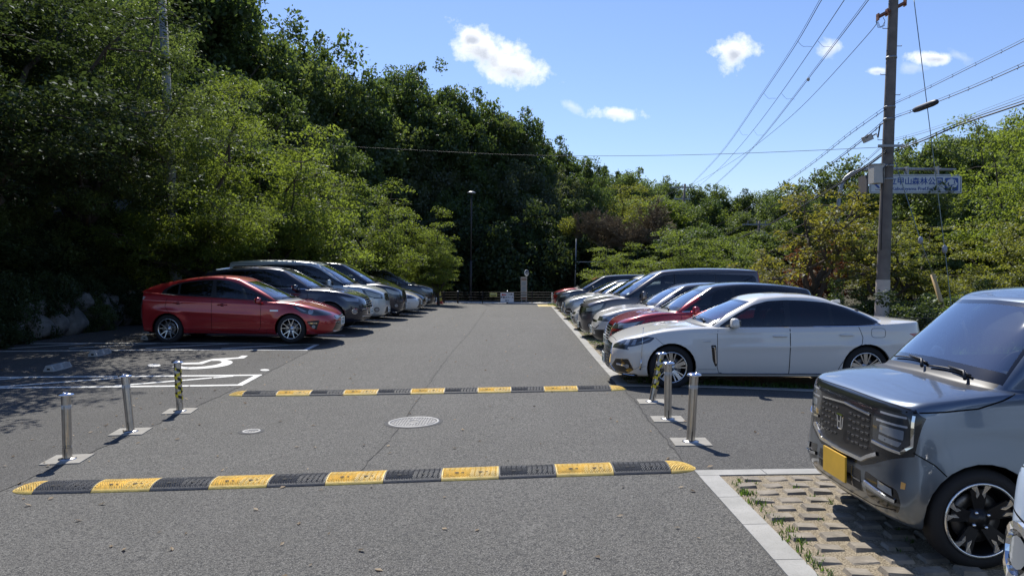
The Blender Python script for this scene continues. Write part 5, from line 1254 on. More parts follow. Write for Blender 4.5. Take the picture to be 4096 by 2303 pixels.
# ================================================================== vegetation
def leaves_mesh(name, centers, radii, counts, size, seed, flat=.7, droop=.0, upb=.5, shell=.55, aspect=.58):
    """leaf clumps: many small folded leaf faces around clump centres"""
    r = np.random.default_rng(seed); ps = []; cv = []
    for c, rad, n in zip(centers, radii, counts):
        d = r.normal(size=(n, 3)); d /= np.linalg.norm(d, axis=1, keepdims=True) + 1e-9
        rr = rad * (shell + (1 - shell) * r.random((n, 1))) * (.75 + .5 * r.random((n, 1)))
        p = d * rr; p[:, 2] *= flat; p[:, 2] -= droop * (np.linalg.norm(p[:, :2], axis=1) / rad) ** 2 * rad
        ps.append(np.array(c) + p); cv.append(np.full(n, r.random()))
    p = np.concatenate(ps); n = len(p); clv = np.concatenate(cv)
    nrm = r.normal(size=(n, 3)); nrm[:, 2] = np.abs(nrm[:, 2]) + upb; nrm /= np.linalg.norm(nrm, axis=1, keepdims=True)
    t = np.cross(nrm, r.normal(size=(n, 3))); t /= np.linalg.norm(t, axis=1, keepdims=True) + 1e-9; b_ = np.cross(nrm, t)
    s = size * (.6 + .8 * r.random((n, 1))); a = t * s * .5; w_ = b_ * s * aspect * .5
    V = np.empty((n, 4, 3)); V[:, 0] = p - a; V[:, 1] = p + w_ + nrm * s * .08; V[:, 2] = p + a; V[:, 3] = p - w_ + nrm * s * .08
    me = D.meshes.new(name); me.vertices.add(n * 4); me.vertices.foreach_set('co', V.reshape(-1).astype(np.float32))
    me.loops.add(n * 4); me.loops.foreach_set('vertex_index', np.arange(n * 4, dtype=np.int32)); me.polygons.add(n)
    me.polygons.foreach_set('loop_start', np.arange(0, n * 4, 4, dtype=np.int32)); me.polygons.foreach_set('loop_total', np.full(n, 4, np.int32)); me.update(calc_edges=True)
    at = me.attributes.new('leafvar', 'FLOAT', 'FACE'); at.data.foreach_set('value', np.clip(.45 * clv + .55 * r.random(n), 0, 1).astype(np.float32)); return me
def wander(a, b_, n, amp, r):
    a = Vector(a); b_ = Vector(b_); out = [a]
    for i in range(1, n): t = i / n; out.append(a.lerp(b_, t) + Vector((r.uniform(-1, 1), r.uniform(-1, 1), r.uniform(-.6, .6))) * amp * math.sin(PI * t))
    return out + [b_]
def bark_mat(name, c):
    m = mat(name, c, .9); t = NT(m.node_tree); b = t.n['Principled BSDF']; tc = t.new('ShaderNodeTexCoord'); mp = t.new('ShaderNodeMapping'); mp.inputs['Scale'].default_value = (6, 6, 1.2); t.link(tc.outputs['Object'], mp.inputs[0])
    n = t.noise(mp.outputs[0], 4, 6, .7); t.link(t.mix(t.ramp(n.outputs[0], .3, .7), tuple(k * .5 for k in c), tuple(k * 1.4 for k in c)), b.inputs['Base Color']); t.link(t.bump(n.outputs[0], .9, .03), b.inputs['Normal']); return m
BARK = bark_mat('bark', (.085,.068,.052)); BARKL = bark_mat('pale_bark', (.16,.14,.11))
PROTO = {}; FINE = {}
def proto(kind, seed):
    """tree about 8 m tall, crown radius about 4 m; returns crown mesh and trunk mesh"""
    key = (kind, seed)
    if key in PROTO: return PROTO[key]
    r = random.Random(seed * 31 + hash_kind[kind]); cs, rs, ns = [], [], []; mb = MB()
    if kind == 'broad':       # rounded evergreen, clumpy
        lean = Vector((r.uniform(-.4, .4), r.uniform(-.4, .4), 0)); top = Vector((0, 0, 3.2)) + lean
        mb.tube(wander((0, 0, -.8), top, 5, .15, r), [.24, .21, .19, .17, .15, .13], 8)
        for k in range(13):
            a = k * 2.4 + r.uniform(-.4, .4); el = r.uniform(.15, 1.25) if k else 1.5; ln = r.uniform(2.3, 3.3)
            e = Vector((math.cos(a) * math.cos(el) * ln, math.sin(a) * math.cos(el) * ln, 2.9 + math.sin(el) * ln * 1.15)) + lean
            br = wander(top - Vector((0, 0, r.uniform(0, 1))), e, 4, .35, r); mb.tube(br, [.10, .08, .06, .045, .02], 6)
            lump = r.uniform(.85, 1.25)
            for _ in range(9):
                d = Vector((r.gauss(0, 1), r.gauss(0, 1), r.gauss(0, .75) + .25)).normalized() * r.uniform(.45, 1.15) * lump; cs.append(tuple(e + d)); rs.append(r.uniform(.38, .68)); ns.append(135)
            for q in (2, 3): cs.append(tuple(br[q] + Vector((r.uniform(-.4, .4), r.uniform(-.4, .4), .2)))); rs.append(.55); ns.append(60)
        FINE['b%d' % seed] = (cs, rs, ns); me = leaves_mesh('crown', cs, rs, ns, .17, seed, .75)
    elif kind == 'broadfine':
        b0, _t = proto('broad', seed % 4); a0 = FINE['b%d' % (seed % 4)]; me = leaves_mesh('crown', a0[0], a0[1], [int(n * 3.6) for n in a0[2]], .085, seed, .75); PROTO[key] = (me, _t); return PROTO[key]
    elif kind == 'cherryfine':
        b0, _t = proto('cherry', seed % 3); a0 = FINE['c%d' % (seed % 3)]; me = leaves_mesh('crown', a0[0], a0[1], [int(n * 3.2) for n in a0[2]], .088, seed, .34, droop=.25, upb=.9, aspect=.5); PROTO[key] = (me, _t); return PROTO[key]
    elif kind == 'loose':     # airy tree with visible limbs and upright sprays
        top = Vector((r.uniform(-.3, .3), r.uniform(-.3, .3), 4.6)); st = wander((0, 0, -.8), top, 6, .2, r); mb.tube(st, [.17, .15, .13, .11, .09, .07, .04], 7)
        for k in range(16):
            a = k * 2.4; base = st[2 + k % 4]; ln = r.uniform(1.6, 3.2); el = r.uniform(.3, 1.2); e = base + Vector((math.cos(a) * math.cos(el) * ln, math.sin(a) * math.cos(el) * ln, math.sin(el) * ln * 1.1)); br = wander(base, e, 4, .25, r); mb.tube(br, [.06, .05, .04, .03, .012], 5)
            for _ in range(7):
                q = br[r.choice((2, 3, 4))]; d = Vector((r.gauss(0, .45), r.gauss(0, .45), r.gauss(.15, .4))); cs.append(tuple(q + d)); rs.append(r.uniform(.25, .5)); ns.append(85)
        me = leaves_mesh('crown', cs, rs, ns, .15, seed, .9)
    elif kind == 'cherry':    # spreading layered sprays
        st = wander((0, 0, -.6), (r.uniform(-.3, .3), r.uniform(-.3, .3), 2.2), 3, .1, r); mb.tube(st, [.20, .17, .15, .13], 8)
        for k in range(11):
            a = k * 2.399 + r.uniform(-.3, .3); ln = r.uniform(2.6, 4.0); rise = r.uniform(.6, 5.4); e = Vector((math.cos(a) * ln * (1.1 - rise / 9), math.sin(a) * ln * (1.1 - rise / 9), 1.7 + rise)); br = wander(st[-1 - k % 2], e, 6, .35, r); mb.tube(br, [.10, .085, .07, .05, .04, .025, .01], 6)
            for q in range(2, 7):
                for _ in range(5):
                    o_ = Vector((r.gauss(0, .62), r.gauss(0, .62), r.gauss(0, .25))); c = br[q] + o_; cs.append(tuple(c)); rs.append(r.uniform(.42, .75)); ns.append(78)
                    if _ < 2: mb.tube([br[q], br[q].lerp(c, .6) + Vector((0, 0, .1)), c], [.02, .012, .005], 4, cap=False)
        FINE['c%d' % seed] = (cs, rs, ns); me = leaves_mesh('crown', cs, rs, ns, .145, seed, .32, droop=.25, upb=.9, aspect=.5)
    elif kind == 'open':      # sparse spreading tree with bare dark limbs showing
        st = wander((0, 0, -.6), (-.5, 0, 2.0), 3, .1, r); mb.tube(st, [.20, .17, .15, .14], 8)
        for k in range(9):
            a = k * 2.399 + .4; ln = r.uniform(2.6, 4.2); rise = r.uniform(1.2, 5.6); e = Vector((math.cos(a) * ln * (1.1 - rise / 9), math.sin(a) * ln * (1.1 - rise / 9), 1.7 + rise)); br = wander(st[-1 - k % 2], e, 6, .4, r); mb.tube(br, [.13, .11, .09, .07, .05, .035, .015], 6)
            for q in range(3, 7):
                for w_ in range(4):
                    o_ = Vector((r.gauss(0, .55), r.gauss(0, .55), r.gauss(0, .3))); c = br[q] + o_; cs.append(tuple(c)); rs.append(r.uniform(.3, .55)); ns.append(46); mb.tube([br[q], br[q].lerp(c, .6) + Vector((0, 0, .1)), c], [.03, .018, .007], 4, cap=False)
            if k % 2 == 0: mb.tube(wander(br[3], br[3] + Vector((math.cos(a) * 1.3, math.sin(a) * 1.3, r.uniform(-.2, .8))), 4, .2, r), [.03, .02, .015, .01, .005], 4, cap=False)
        me = leaves_mesh('crown', cs, rs, ns, .18, seed, .45, droop=.25, upb=.7, aspect=.5)
    elif kind == 'bush':
        for k in range(26):
            a = r.uniform(0, 2*PI); d = r.random() ** .5 * 3.4; cs.append((math.cos(a) * d, math.sin(a) * d, r.uniform(.4, 6.6) * (1 - d / 6.5))); rs.append(r.uniform(.8, 1.4)); ns.append(330)
            if k % 3 == 0: mb.tube(wander((math.cos(a) * .3, math.sin(a) * .3, -.3), cs[-1], 3, .2, r), [.06, .05, .03, .01], 5)
        me = leaves_mesh('crown', cs, rs, ns, .30, seed, .9)
    elif kind == 'bare':      # dead twiggy crown
        tw = MB(); segs = []
        st = wander((0, 0, -.5), (0, 0, 2.0), 3, .1, r); mb.tube(st, [.16, .14, .12, .1], 7)
        def grow(p, d, ln, rad, lev):
            q = p + d * ln; m_ = p.lerp(q, .5) + Vector((r.uniform(-1, 1), r.uniform(-1, 1), r.uniform(-1, 1))) * ln * .1; (mb if lev < 2 else tw).tube([p, m_, q], [max(.018, rad), max(.016, rad * .8), max(.012, rad * .55)], 5 if lev < 2 else 3, cap=False)
            if lev < 5:
                for _ in range(5 if lev else 9):
                    nd = (d + Vector((r.gauss(0, .62), r.gauss(0, .62), r.gauss(.1, .42)))).normalized(); grow(p.lerp(q, r.uniform(.45, 1)), nd, ln * r.uniform(.55, .8), rad * .5, lev + 1)
        grow(st[-1], Vector((0, 0, 1)), 1.9, .09, 0)
        me = D.meshes.new('crown'); tw.bm.to_mesh(me); tw.bm.free()
    elif kind == 'conifer':
        mb.tube([(0, 0, -.6), (0, 0, 4), (0, 0, 8)], [.18, .1, .02], 7)
        for k in range(60):
            z = 1.2 + 6.6 * (k / 60); ln = (8.1 - z) * .42; a = k * 2.4
            for q in range(1, 5): t = q / 4; cs.append((math.cos(a) * ln * t, math.sin(a) * ln * t, z - t * ln * .22)); rs.append(.30); ns.append(42)
        me = leaves_mesh('crown', cs, rs, ns, .17, seed, .4, aspect=.3)
    tm = D.meshes.new('trunk'); mb.bm.to_mesh(tm); mb.bm.free(); tm.polygons.foreach_set('use_smooth', [True] * len(tm.polygons))
    PROTO[key] = (me, tm); return me, tm
hash_kind = dict(open=7, broadfine=8, cherryfine=9, broad=1, loose=2, cherry=3, bush=4, bare=5, conifer=6)
L_DARK = leaf_mat('evergreen_leaves', (.070,.102,.036), .40, .30, .45); L_MID = leaf_mat('oak_leaves', (.102,.136,.050), .42, .35, .45); L_BRT = leaf_mat('cherry_leaves', (.120,.155,.036), .50, .4, .45, gmix=.02)
L_YEL = leaf_mat('yellowing_leaves', (.150,.165,.040), .5, .4, .45, (1.15, 1.12, .55)); L_ORG = leaf_mat('amber_leaves', (.150,.148,.034), .5, .4, .40, (1.15, 1.1, .55)); L_RED = leaf_mat('russet_leaves', (.13,.06,.025), .4, .4, .4, (1.2, .9, .6))
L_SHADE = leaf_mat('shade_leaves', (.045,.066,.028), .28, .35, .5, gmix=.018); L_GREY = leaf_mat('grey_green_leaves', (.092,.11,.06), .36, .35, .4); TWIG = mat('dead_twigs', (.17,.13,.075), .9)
MESHCACHE = {}; HTOP = {}
def Yfar(y): return y > 43
def tree(x, y, ztop, rad, kind, lm, seed, label, group=None, name='tree', cat='tree', bark=None, zb=None, rz=None, tilt=None, crown='crown'):
    if x < -9.4 and y < 27 and rad > 2.5 and kind in ('broad', 'cherry'): kind += 'fine'
    me, tm = proto(kind, seed); z0 = hz(x, y) if zb is None else zb
    if (kind, seed) not in HTOP:
        co = np.empty(len(me.vertices) * 3, np.float32); me.vertices.foreach_get('co', co); HTOP[(kind, seed)] = float(np.percentile(co[2::3], 99.3))
    H0 = HTOP[(kind, seed)]
    h = max(.8, ztop - z0)
    if Yfar(y): rad = max(rad, 4 * h / H0 / 1.35)
    key = (kind, seed, lm.name)
    if key not in MESHCACHE:
        m2 = me.copy(); m2.materials.clear(); m2.materials.append(lm); t2 = tm.copy(); t2.materials.append(bark or BARK); MESHCACHE[key] = (m2, t2)
    m2, t2 = MESHCACHE[key]
    e = empty(name, (x, y, z0), rng.uniform(0, 6.28) if rz is None else rz, label, cat, group); e.scale = (rad / 4, rad / 4, h / H0)
    if tilt: e.rotation_euler = (tilt[0], tilt[1], e.rotation_euler[2])
    c = D.objects.new(crown, m2); COL.objects.link(c); c.parent = e
    if len(t2.vertices): t_ = D.objects.new('trunk', t2); COL.objects.link(t_); t_.parent = e
    return e
def zt(py, Y): return CAM_H + sky_xz(0, py)[1] * Y
def tx(px, Y): return sky_xz(px, 0)[0] * Y
rng = random.Random(11)
# skyline of the wooded hills
SKY = [(560,-420,44),(700,-260,46),(820,-120,48),(850,10,50),(965,85,52),(1080,80,50),(1165,88,54),(1250,165,52),(1310,262,54),(1400,322,56),(1490,325,54),(1565,285,58),(1650,280,58),(1725,345,56),(1790,430,54),
       (1850,385,55),(1950,425,56),(2045,480,57),(2095,570,58),(2180,560,60),(2255,622,60),(2300,680,66),(2345,700,74),(2440,712,78),(2540,690,80),(2625,725,84),(2705,745,86),(2800,750,88),(2890,752,88),(2980,778,86),(3060,770,84),(3150,795,82),
       (3250,785,80),(3350,775,74),(3440,785,66),(3520,765,56),(3600,665,50),(3680,620,50),(3760,600,48),(3850,560,46),(3940,530,46),(4030,510,45),(4110,470,45),(4230,420,45)]
FL = 'evergreen tree in the dense dark wood on the left hillside'; FE = 'rounded evergreen tree in the wood facing the end of the driveway'; FR = 'mixed green tree on the distant low ridge to the right of the driveway'; FH = 'tree on the hillside rising behind the road sign at right'
def zone(px):
    return (FL, 'evergreens on the left hillside') if px < 1500 else (FE, 'evergreens beyond the fence') if px < 2320 else (FR, 'trees on the distant ridge') if px < 3500 else (FH, 'trees on the right hillside')
MARK = [(720, 'behind the top left boughs'), (1000, 'just right of the left concrete pole'), (1200, 'left of the tallest skyline crowns'), (1420, 'above the pale minivan'), (1600, 'above the far left cars'), (1830, 'left of the street lamp'), (2000, 'above the street lamp'), (2140, 'above the bus stop'), (2330, 'where the wood drops to the ridge'),
  (2500, 'above the leafless brown trees'), (2700, 'left of the distant utility pole'), (2860, 'right of the distant utility pole'), (3000, 'above the tail of the grey minivan'), (3180, 'left of the amber cherry'), (3400, 'behind the amber cherry'), (3560, 'behind the utility pole'), (3800, 'behind the road sign'), (4000, 'right of the road sign'), (9999, 'at the right edge of the photo')]
def lab(px, lv_, kd_=''):
    m_ = next(t for q, t in MARK if px < q); return ('dark evergreen' if px < 2320 else 'mixed green') + ' %s tree %s' % (lv_, m_) + (', airy crown' if kd_ == 'loose' else '')
for i, (px, py, Y) in enumerate(SKY):
    lb, gr = zone(px); lft = px < 2320; w0 = rng.uniform(2.6, 3.5) * (Y / 55)
    kind = rng.choice(('loose', 'loose', 'broad')) if (px < 1300 or 1600 < px < 1800) else 'broad'
    lm = L_DARK if lft else rng.choice((L_MID, L_DARK, L_MID)); lm = lm if px < 3500 else rng.choice((L_MID, L_BRT, L_MID))
    tree(tx(px, Y), Y, zt(py, Y), w0 * .85, kind, lm, i % 4, lab(px, 'skyline', kind), gr)
    n_more = 4 if px < 1500 else 4 if px < 2320 else 2 if px < 3500 else 3
    yb = 1010 if px > 2320 else 1060
    for k in range(n_more):
        f = (k + .8) / (n_more + .3); py2 = py + (yb - py) * f * .86 + rng.uniform(-35, 35); Y2 = Y - (Y - (45 if px < 1600 else 48.5 if px < 2320 else 58 if px < 3500 else 36)) * min(1, (k + 1) / n_more) ; px2 = px + rng.uniform(-55, 55)
        kd2 = rng.choice(('broad', 'broad', 'loose')); lm2 = rng.choice((L_DARK, L_DARK, L_GREY, L_MID)) if lft else rng.choice((L_MID, L_DARK, L_MID, L_BRT))
        tree(tx(px2, Y2), Y2 + rng.uniform(-1.5, 1.5), zt(py2, Y2), w0 * rng.uniform(.8, 1.05), kd2, lm2, (i + k) % 4, lab(px, ('upper', 'middle', 'lower', 'lowest')[k] + ' slope', kd2), gr)
# dark understorey right behind the fence
for i in range(17):
    x = -15 + i * 1.75 + rng.uniform(-.5, .5); Y = 46.6 + rng.uniform(-.8, 1.4)
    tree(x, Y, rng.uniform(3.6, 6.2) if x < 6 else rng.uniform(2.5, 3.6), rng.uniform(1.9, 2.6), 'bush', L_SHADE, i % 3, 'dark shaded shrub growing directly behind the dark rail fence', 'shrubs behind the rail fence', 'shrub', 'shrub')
for (px, py, Y, r_, kd) in ((2310, 668, 82, 1.6, 'conifer'), (2420, 668, 84, 1.8, 'conifer'), (2475, 690, 86, 1.2, 'conifer')):
    tree(tx(px, Y), Y, zt(py, Y), r_, kd, L_DARK, 0, 'pointed conifer breaking the ridge line above the rounded trees', 'pointed conifers on the ridge')
tree(tx(2500, 60), 60, zt(745, 60), 3.6, 'cherry', L_YEL, 1, 'light yellow green tree below the ridge between dark evergreens')
tree(tx(2350, 58), 58, zt(745, 58), 1.9, 'broad', L_MID, 2, 'rounded mid green crown standing out at the edge of the dark end wood')
tree(tx(2560, 47), 47, zt(825, 47), 3.5, 'bare', TWIG, 0, 'leafless brown tree with dense fine twigs beyond the far end of the right cars', bark=BARKL, crown='crown')
tree(tx(2410, 47.5), 47.5, zt(850, 47.5), 2.8, 'bare', TWIG, 1, 'smaller leafless brown tree just left of the large leafless one', bark=BARKL)
tree(tx(2265, 48), 48, zt(880, 48), 1.7, 'broad', L_YEL, 3, 'small rounded yellow green tree left of the leafless brown trees')
# cherries along the back of the left row
for i, (x, Y, z, r_, lm, lb) in enumerate([(-9.6, 23.2, 7.6, 3.5, L_BRT, 'large yellow green cherry tree arching over the red hatchback and navy SUV'), (-8.6, 25.9, 7.0, 3.2, L_BRT, 'bright green cherry tree spreading above the pale minivan in the left row'), (-7.9, 29.2, 6.2, 3.1, L_BRT, 'bright green cherry tree above the middle of the left row'),
      (-6.4, 32.6, 5.6, 2.7, L_BRT, 'layered cherry tree above the far black people carrier'), (-4.6, 38.3, 4.9, 2.3, L_BRT, 'slim cherry tree with side sprays reaching towards the lamp post'), (-3.7, 37.0, 3.35, 1.55, L_BRT, 'small low bright green tree at the end of the left row beside the cone'), (-11.2, 27.5, 8.6, 3.6, L_MID, 'darker green tree standing between the cherries and the hillside'), (-10.2, 34.0, 8.0, 3.6, L_MID, 'mid green tree at the back of the cherry row near its far end'), (-12.0, 21.0, 9.6, 3.8, L_MID, 'tall mid green tree behind the concrete pole on the left')]):
    tree(x, Y, z, r_, 'cherry', lm, i % 3, lb, rz=i * 1.3)
# big shaded trees over the stone wall at far left
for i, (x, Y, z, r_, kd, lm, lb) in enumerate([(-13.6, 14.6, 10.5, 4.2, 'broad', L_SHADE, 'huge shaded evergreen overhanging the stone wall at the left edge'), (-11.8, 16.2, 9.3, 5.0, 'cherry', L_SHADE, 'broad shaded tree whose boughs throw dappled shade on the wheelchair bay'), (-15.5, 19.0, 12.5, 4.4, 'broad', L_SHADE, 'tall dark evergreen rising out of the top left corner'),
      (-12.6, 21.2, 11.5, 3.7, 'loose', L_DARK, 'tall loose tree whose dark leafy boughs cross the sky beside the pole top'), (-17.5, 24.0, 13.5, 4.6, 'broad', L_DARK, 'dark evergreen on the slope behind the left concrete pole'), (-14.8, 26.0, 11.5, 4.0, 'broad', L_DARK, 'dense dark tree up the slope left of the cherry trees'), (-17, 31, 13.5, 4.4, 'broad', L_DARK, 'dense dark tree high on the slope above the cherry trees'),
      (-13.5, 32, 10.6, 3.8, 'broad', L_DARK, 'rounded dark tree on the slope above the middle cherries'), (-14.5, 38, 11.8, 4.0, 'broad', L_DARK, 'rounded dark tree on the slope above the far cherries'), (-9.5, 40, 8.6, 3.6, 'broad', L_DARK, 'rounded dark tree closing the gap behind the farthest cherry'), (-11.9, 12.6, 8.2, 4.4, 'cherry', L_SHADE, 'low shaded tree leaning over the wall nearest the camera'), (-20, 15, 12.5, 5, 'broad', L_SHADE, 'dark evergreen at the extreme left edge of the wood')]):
    tree(x, Y, z, r_, kd, lm, i % 4 if kd != 'cherry' else i % 3, lb, rz=i * 2.1)
# undergrowth on top of and in front of the wall
for i in range(26):
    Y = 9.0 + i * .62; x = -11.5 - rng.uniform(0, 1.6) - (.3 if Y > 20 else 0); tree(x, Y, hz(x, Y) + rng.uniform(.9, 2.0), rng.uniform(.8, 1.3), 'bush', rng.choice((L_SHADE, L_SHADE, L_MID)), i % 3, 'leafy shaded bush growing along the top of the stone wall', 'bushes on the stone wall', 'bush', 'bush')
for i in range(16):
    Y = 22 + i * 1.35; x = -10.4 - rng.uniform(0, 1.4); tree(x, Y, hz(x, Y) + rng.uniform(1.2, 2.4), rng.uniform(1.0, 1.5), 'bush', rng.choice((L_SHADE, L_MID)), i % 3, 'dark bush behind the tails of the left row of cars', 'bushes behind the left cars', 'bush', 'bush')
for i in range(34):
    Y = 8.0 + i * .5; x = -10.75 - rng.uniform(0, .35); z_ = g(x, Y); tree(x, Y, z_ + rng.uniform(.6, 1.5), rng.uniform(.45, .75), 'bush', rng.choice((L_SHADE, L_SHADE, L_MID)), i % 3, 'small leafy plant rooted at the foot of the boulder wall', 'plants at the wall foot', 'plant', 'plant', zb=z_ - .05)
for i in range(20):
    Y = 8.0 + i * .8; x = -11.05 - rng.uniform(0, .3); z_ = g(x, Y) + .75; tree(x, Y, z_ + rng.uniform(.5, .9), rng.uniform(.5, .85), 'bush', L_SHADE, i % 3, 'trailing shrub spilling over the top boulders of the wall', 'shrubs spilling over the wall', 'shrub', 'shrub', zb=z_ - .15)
# right side trees
R_ = [(7.9, 34.5, 3.6, 2.8, 'cherry', L_BRT, 0, 'flat topped bright green cherry behind the grey minivan'), (5.6, 37.5, 3.1, 2.2, 'cherry', L_BRT, 1, 'low bright green cherry left of the flat topped one behind the vans'), (9.6, 32.5, 3.1, 2.3, 'cherry', L_BRT, 2, 'low green cherry above the rear of the grey minivan'), (10.9, 31.5, 2.5, 1.3, 'cherry', L_YEL, 0, 'small yellowing shrub like tree at the tail of the grey minivan'),
      (8.9, 21.5, 4.25, 2.4, 'open', L_ORG, 1, 'amber leaved cherry tree with dark leaning limbs left of the utility pole'), (11.6, 23.5, 3.7, 2.4, 'open', L_YEL, 2, 'yellowing cherry seen on the right side of the utility pole'), (14.6, 27.0, 3.5, 2.8, 'cherry', L_YEL, 0, 'yellow green cherry tree below the right end of the road sign'), (19.2, 27.5, 6.6, 2.9, 'cherry', L_BRT, 1, 'tall green cherry tree at the right edge of the photo'),
      (12.5, 29.0, 3.4, 2.2, 'cherry', L_RED, 2, 'russet leaved tree beneath the road sign'), (19.5, 24.0, 6.5, 3.0, 'cherry', L_YEL, 2, 'yellow green cherry cut by the right edge of the photo'), (15.2, 22.0, 3.3, 2.3, 'cherry', L_YEL, 1, 'low yellowing cherry behind the slate hatchback roof'), (13.4, 35.0, 5.4, 3.0, 'broad', L_MID, 1, 'mid green tree between the road sign post and the amber cherry'),
      (16.5, 38.0, 7.3, 3.4, 'broad', L_MID, 2, 'mid green tree behind the road sign panel'), (20.5, 36.0, 8.2, 3.6, 'broad', L_MID, 3, 'mid green tree rising above the right end of the sign'), (24.5, 36.0, 9.4, 3.8, 'cherry', L_BRT, 0, 'bright green crown high at the right edge above the sign'), (10.6, 40.0, 4.2, 2.8, 'broad', L_DARK, 0, 'dark green tree far behind the flat topped cherry'), (9.0, 46.0, 4.0, 3.0, 'broad', L_DARK, 1, 'dark green tree below the near distant utility pole')]
for (x, Y, z, r_, kd, lm, sd_, lb) in R_: tree(x, Y, z, r_, kd, lm, sd_, lb, zb=min(hz(x, Y), 1.2))
for i in range(24):
    x = 8.9 + (i % 12) * .95 + rng.uniform(-.3, .3); Y = 17.8 + (i // 12) * 2.0 + rng.uniform(-.5, .5) + (x - 9) * .12; tree(x, Y, hz(x, Y) + rng.uniform(.9, 1.7), rng.uniform(.85, 1.25), 'bush', rng.choice((L_MID, L_SHADE, L_MID)), i % 3, 'low green bush in the belt behind the dark mesh fence on the right', 'bushes behind the mesh fence', 'bush', 'bush')
for i in range(14):
    x = 8.4 + rng.uniform(-.1, 1.4); Y = 21 + i * 1.3; tree(x, Y, hz(x, Y) + rng.uniform(.8, 1.5), rng.uniform(.8, 1.1), 'bush', rng.choice((L_MID, L_SHADE)), i % 3, 'low green bush behind the tails of the right row of cars', 'bushes behind the right cars', 'bush', 'bush')
# ground cover and litter
sp = []
for _ in range(900): y = rng.uniform(7, 25); x = -10.95 - abs(rng.gauss(0, .12)); sp.append((x, y, .12, 6, .22))
for _ in range(700): x = rng.uniform(8.3, 16); y = rng.uniform(11.6, 18); sp.append((x, y, .35, 14, .22))
tag(grass_tufts(sp, 'verge_grass', 9, hz), 'rough verge grass along the wall foot and behind the right fence', 'grass')
def litter(n, seed):
    r = random.Random(seed); V = []; F = []
    for _ in range(n):
        y = 2.6 + 38 * r.random() ** 1.9; x = r.gauss(-1.5, 4.2)
        if r.random() < .35: x = edge_l(y) + r.gauss(-.2, .5)
        if not (-10.5 < x < 6.5) or (x > edge_r(y) and not (6.4 < y < 10.6)): continue
        z = g(x, y) + .006; a = r.uniform(0, 2*PI); s_ = r.uniform(.014, .034); c, q = math.cos(a) * s_, math.sin(a) * s_; k = len(V)
        V += [(x - c, y - q, z), (x - q * .5, y + c * .5, z + s_ * r.uniform(.1, .6)), (x + c, y + q, z + s_ * r.uniform(0, .7)), (x + q * .5, y - c * .5, z + s_ * r.uniform(0, .3))]; F.append((k, k+1, k+2, k+3))
    me = D.meshes.new('fallen_leaves'); me.from_pydata(V, [], F); set_var(me, len(F), 1, np.random.default_rng(seed)); return link_mesh('fallen_leaves', me, leaf_mat('dry_leaves', (.26,.19,.11), .2, .5, .65, (1, .8, .5)))
tag(litter(900, 4), 'small dry leaves scattered over the asphalt', 'fallen leaves', kind='stuff')
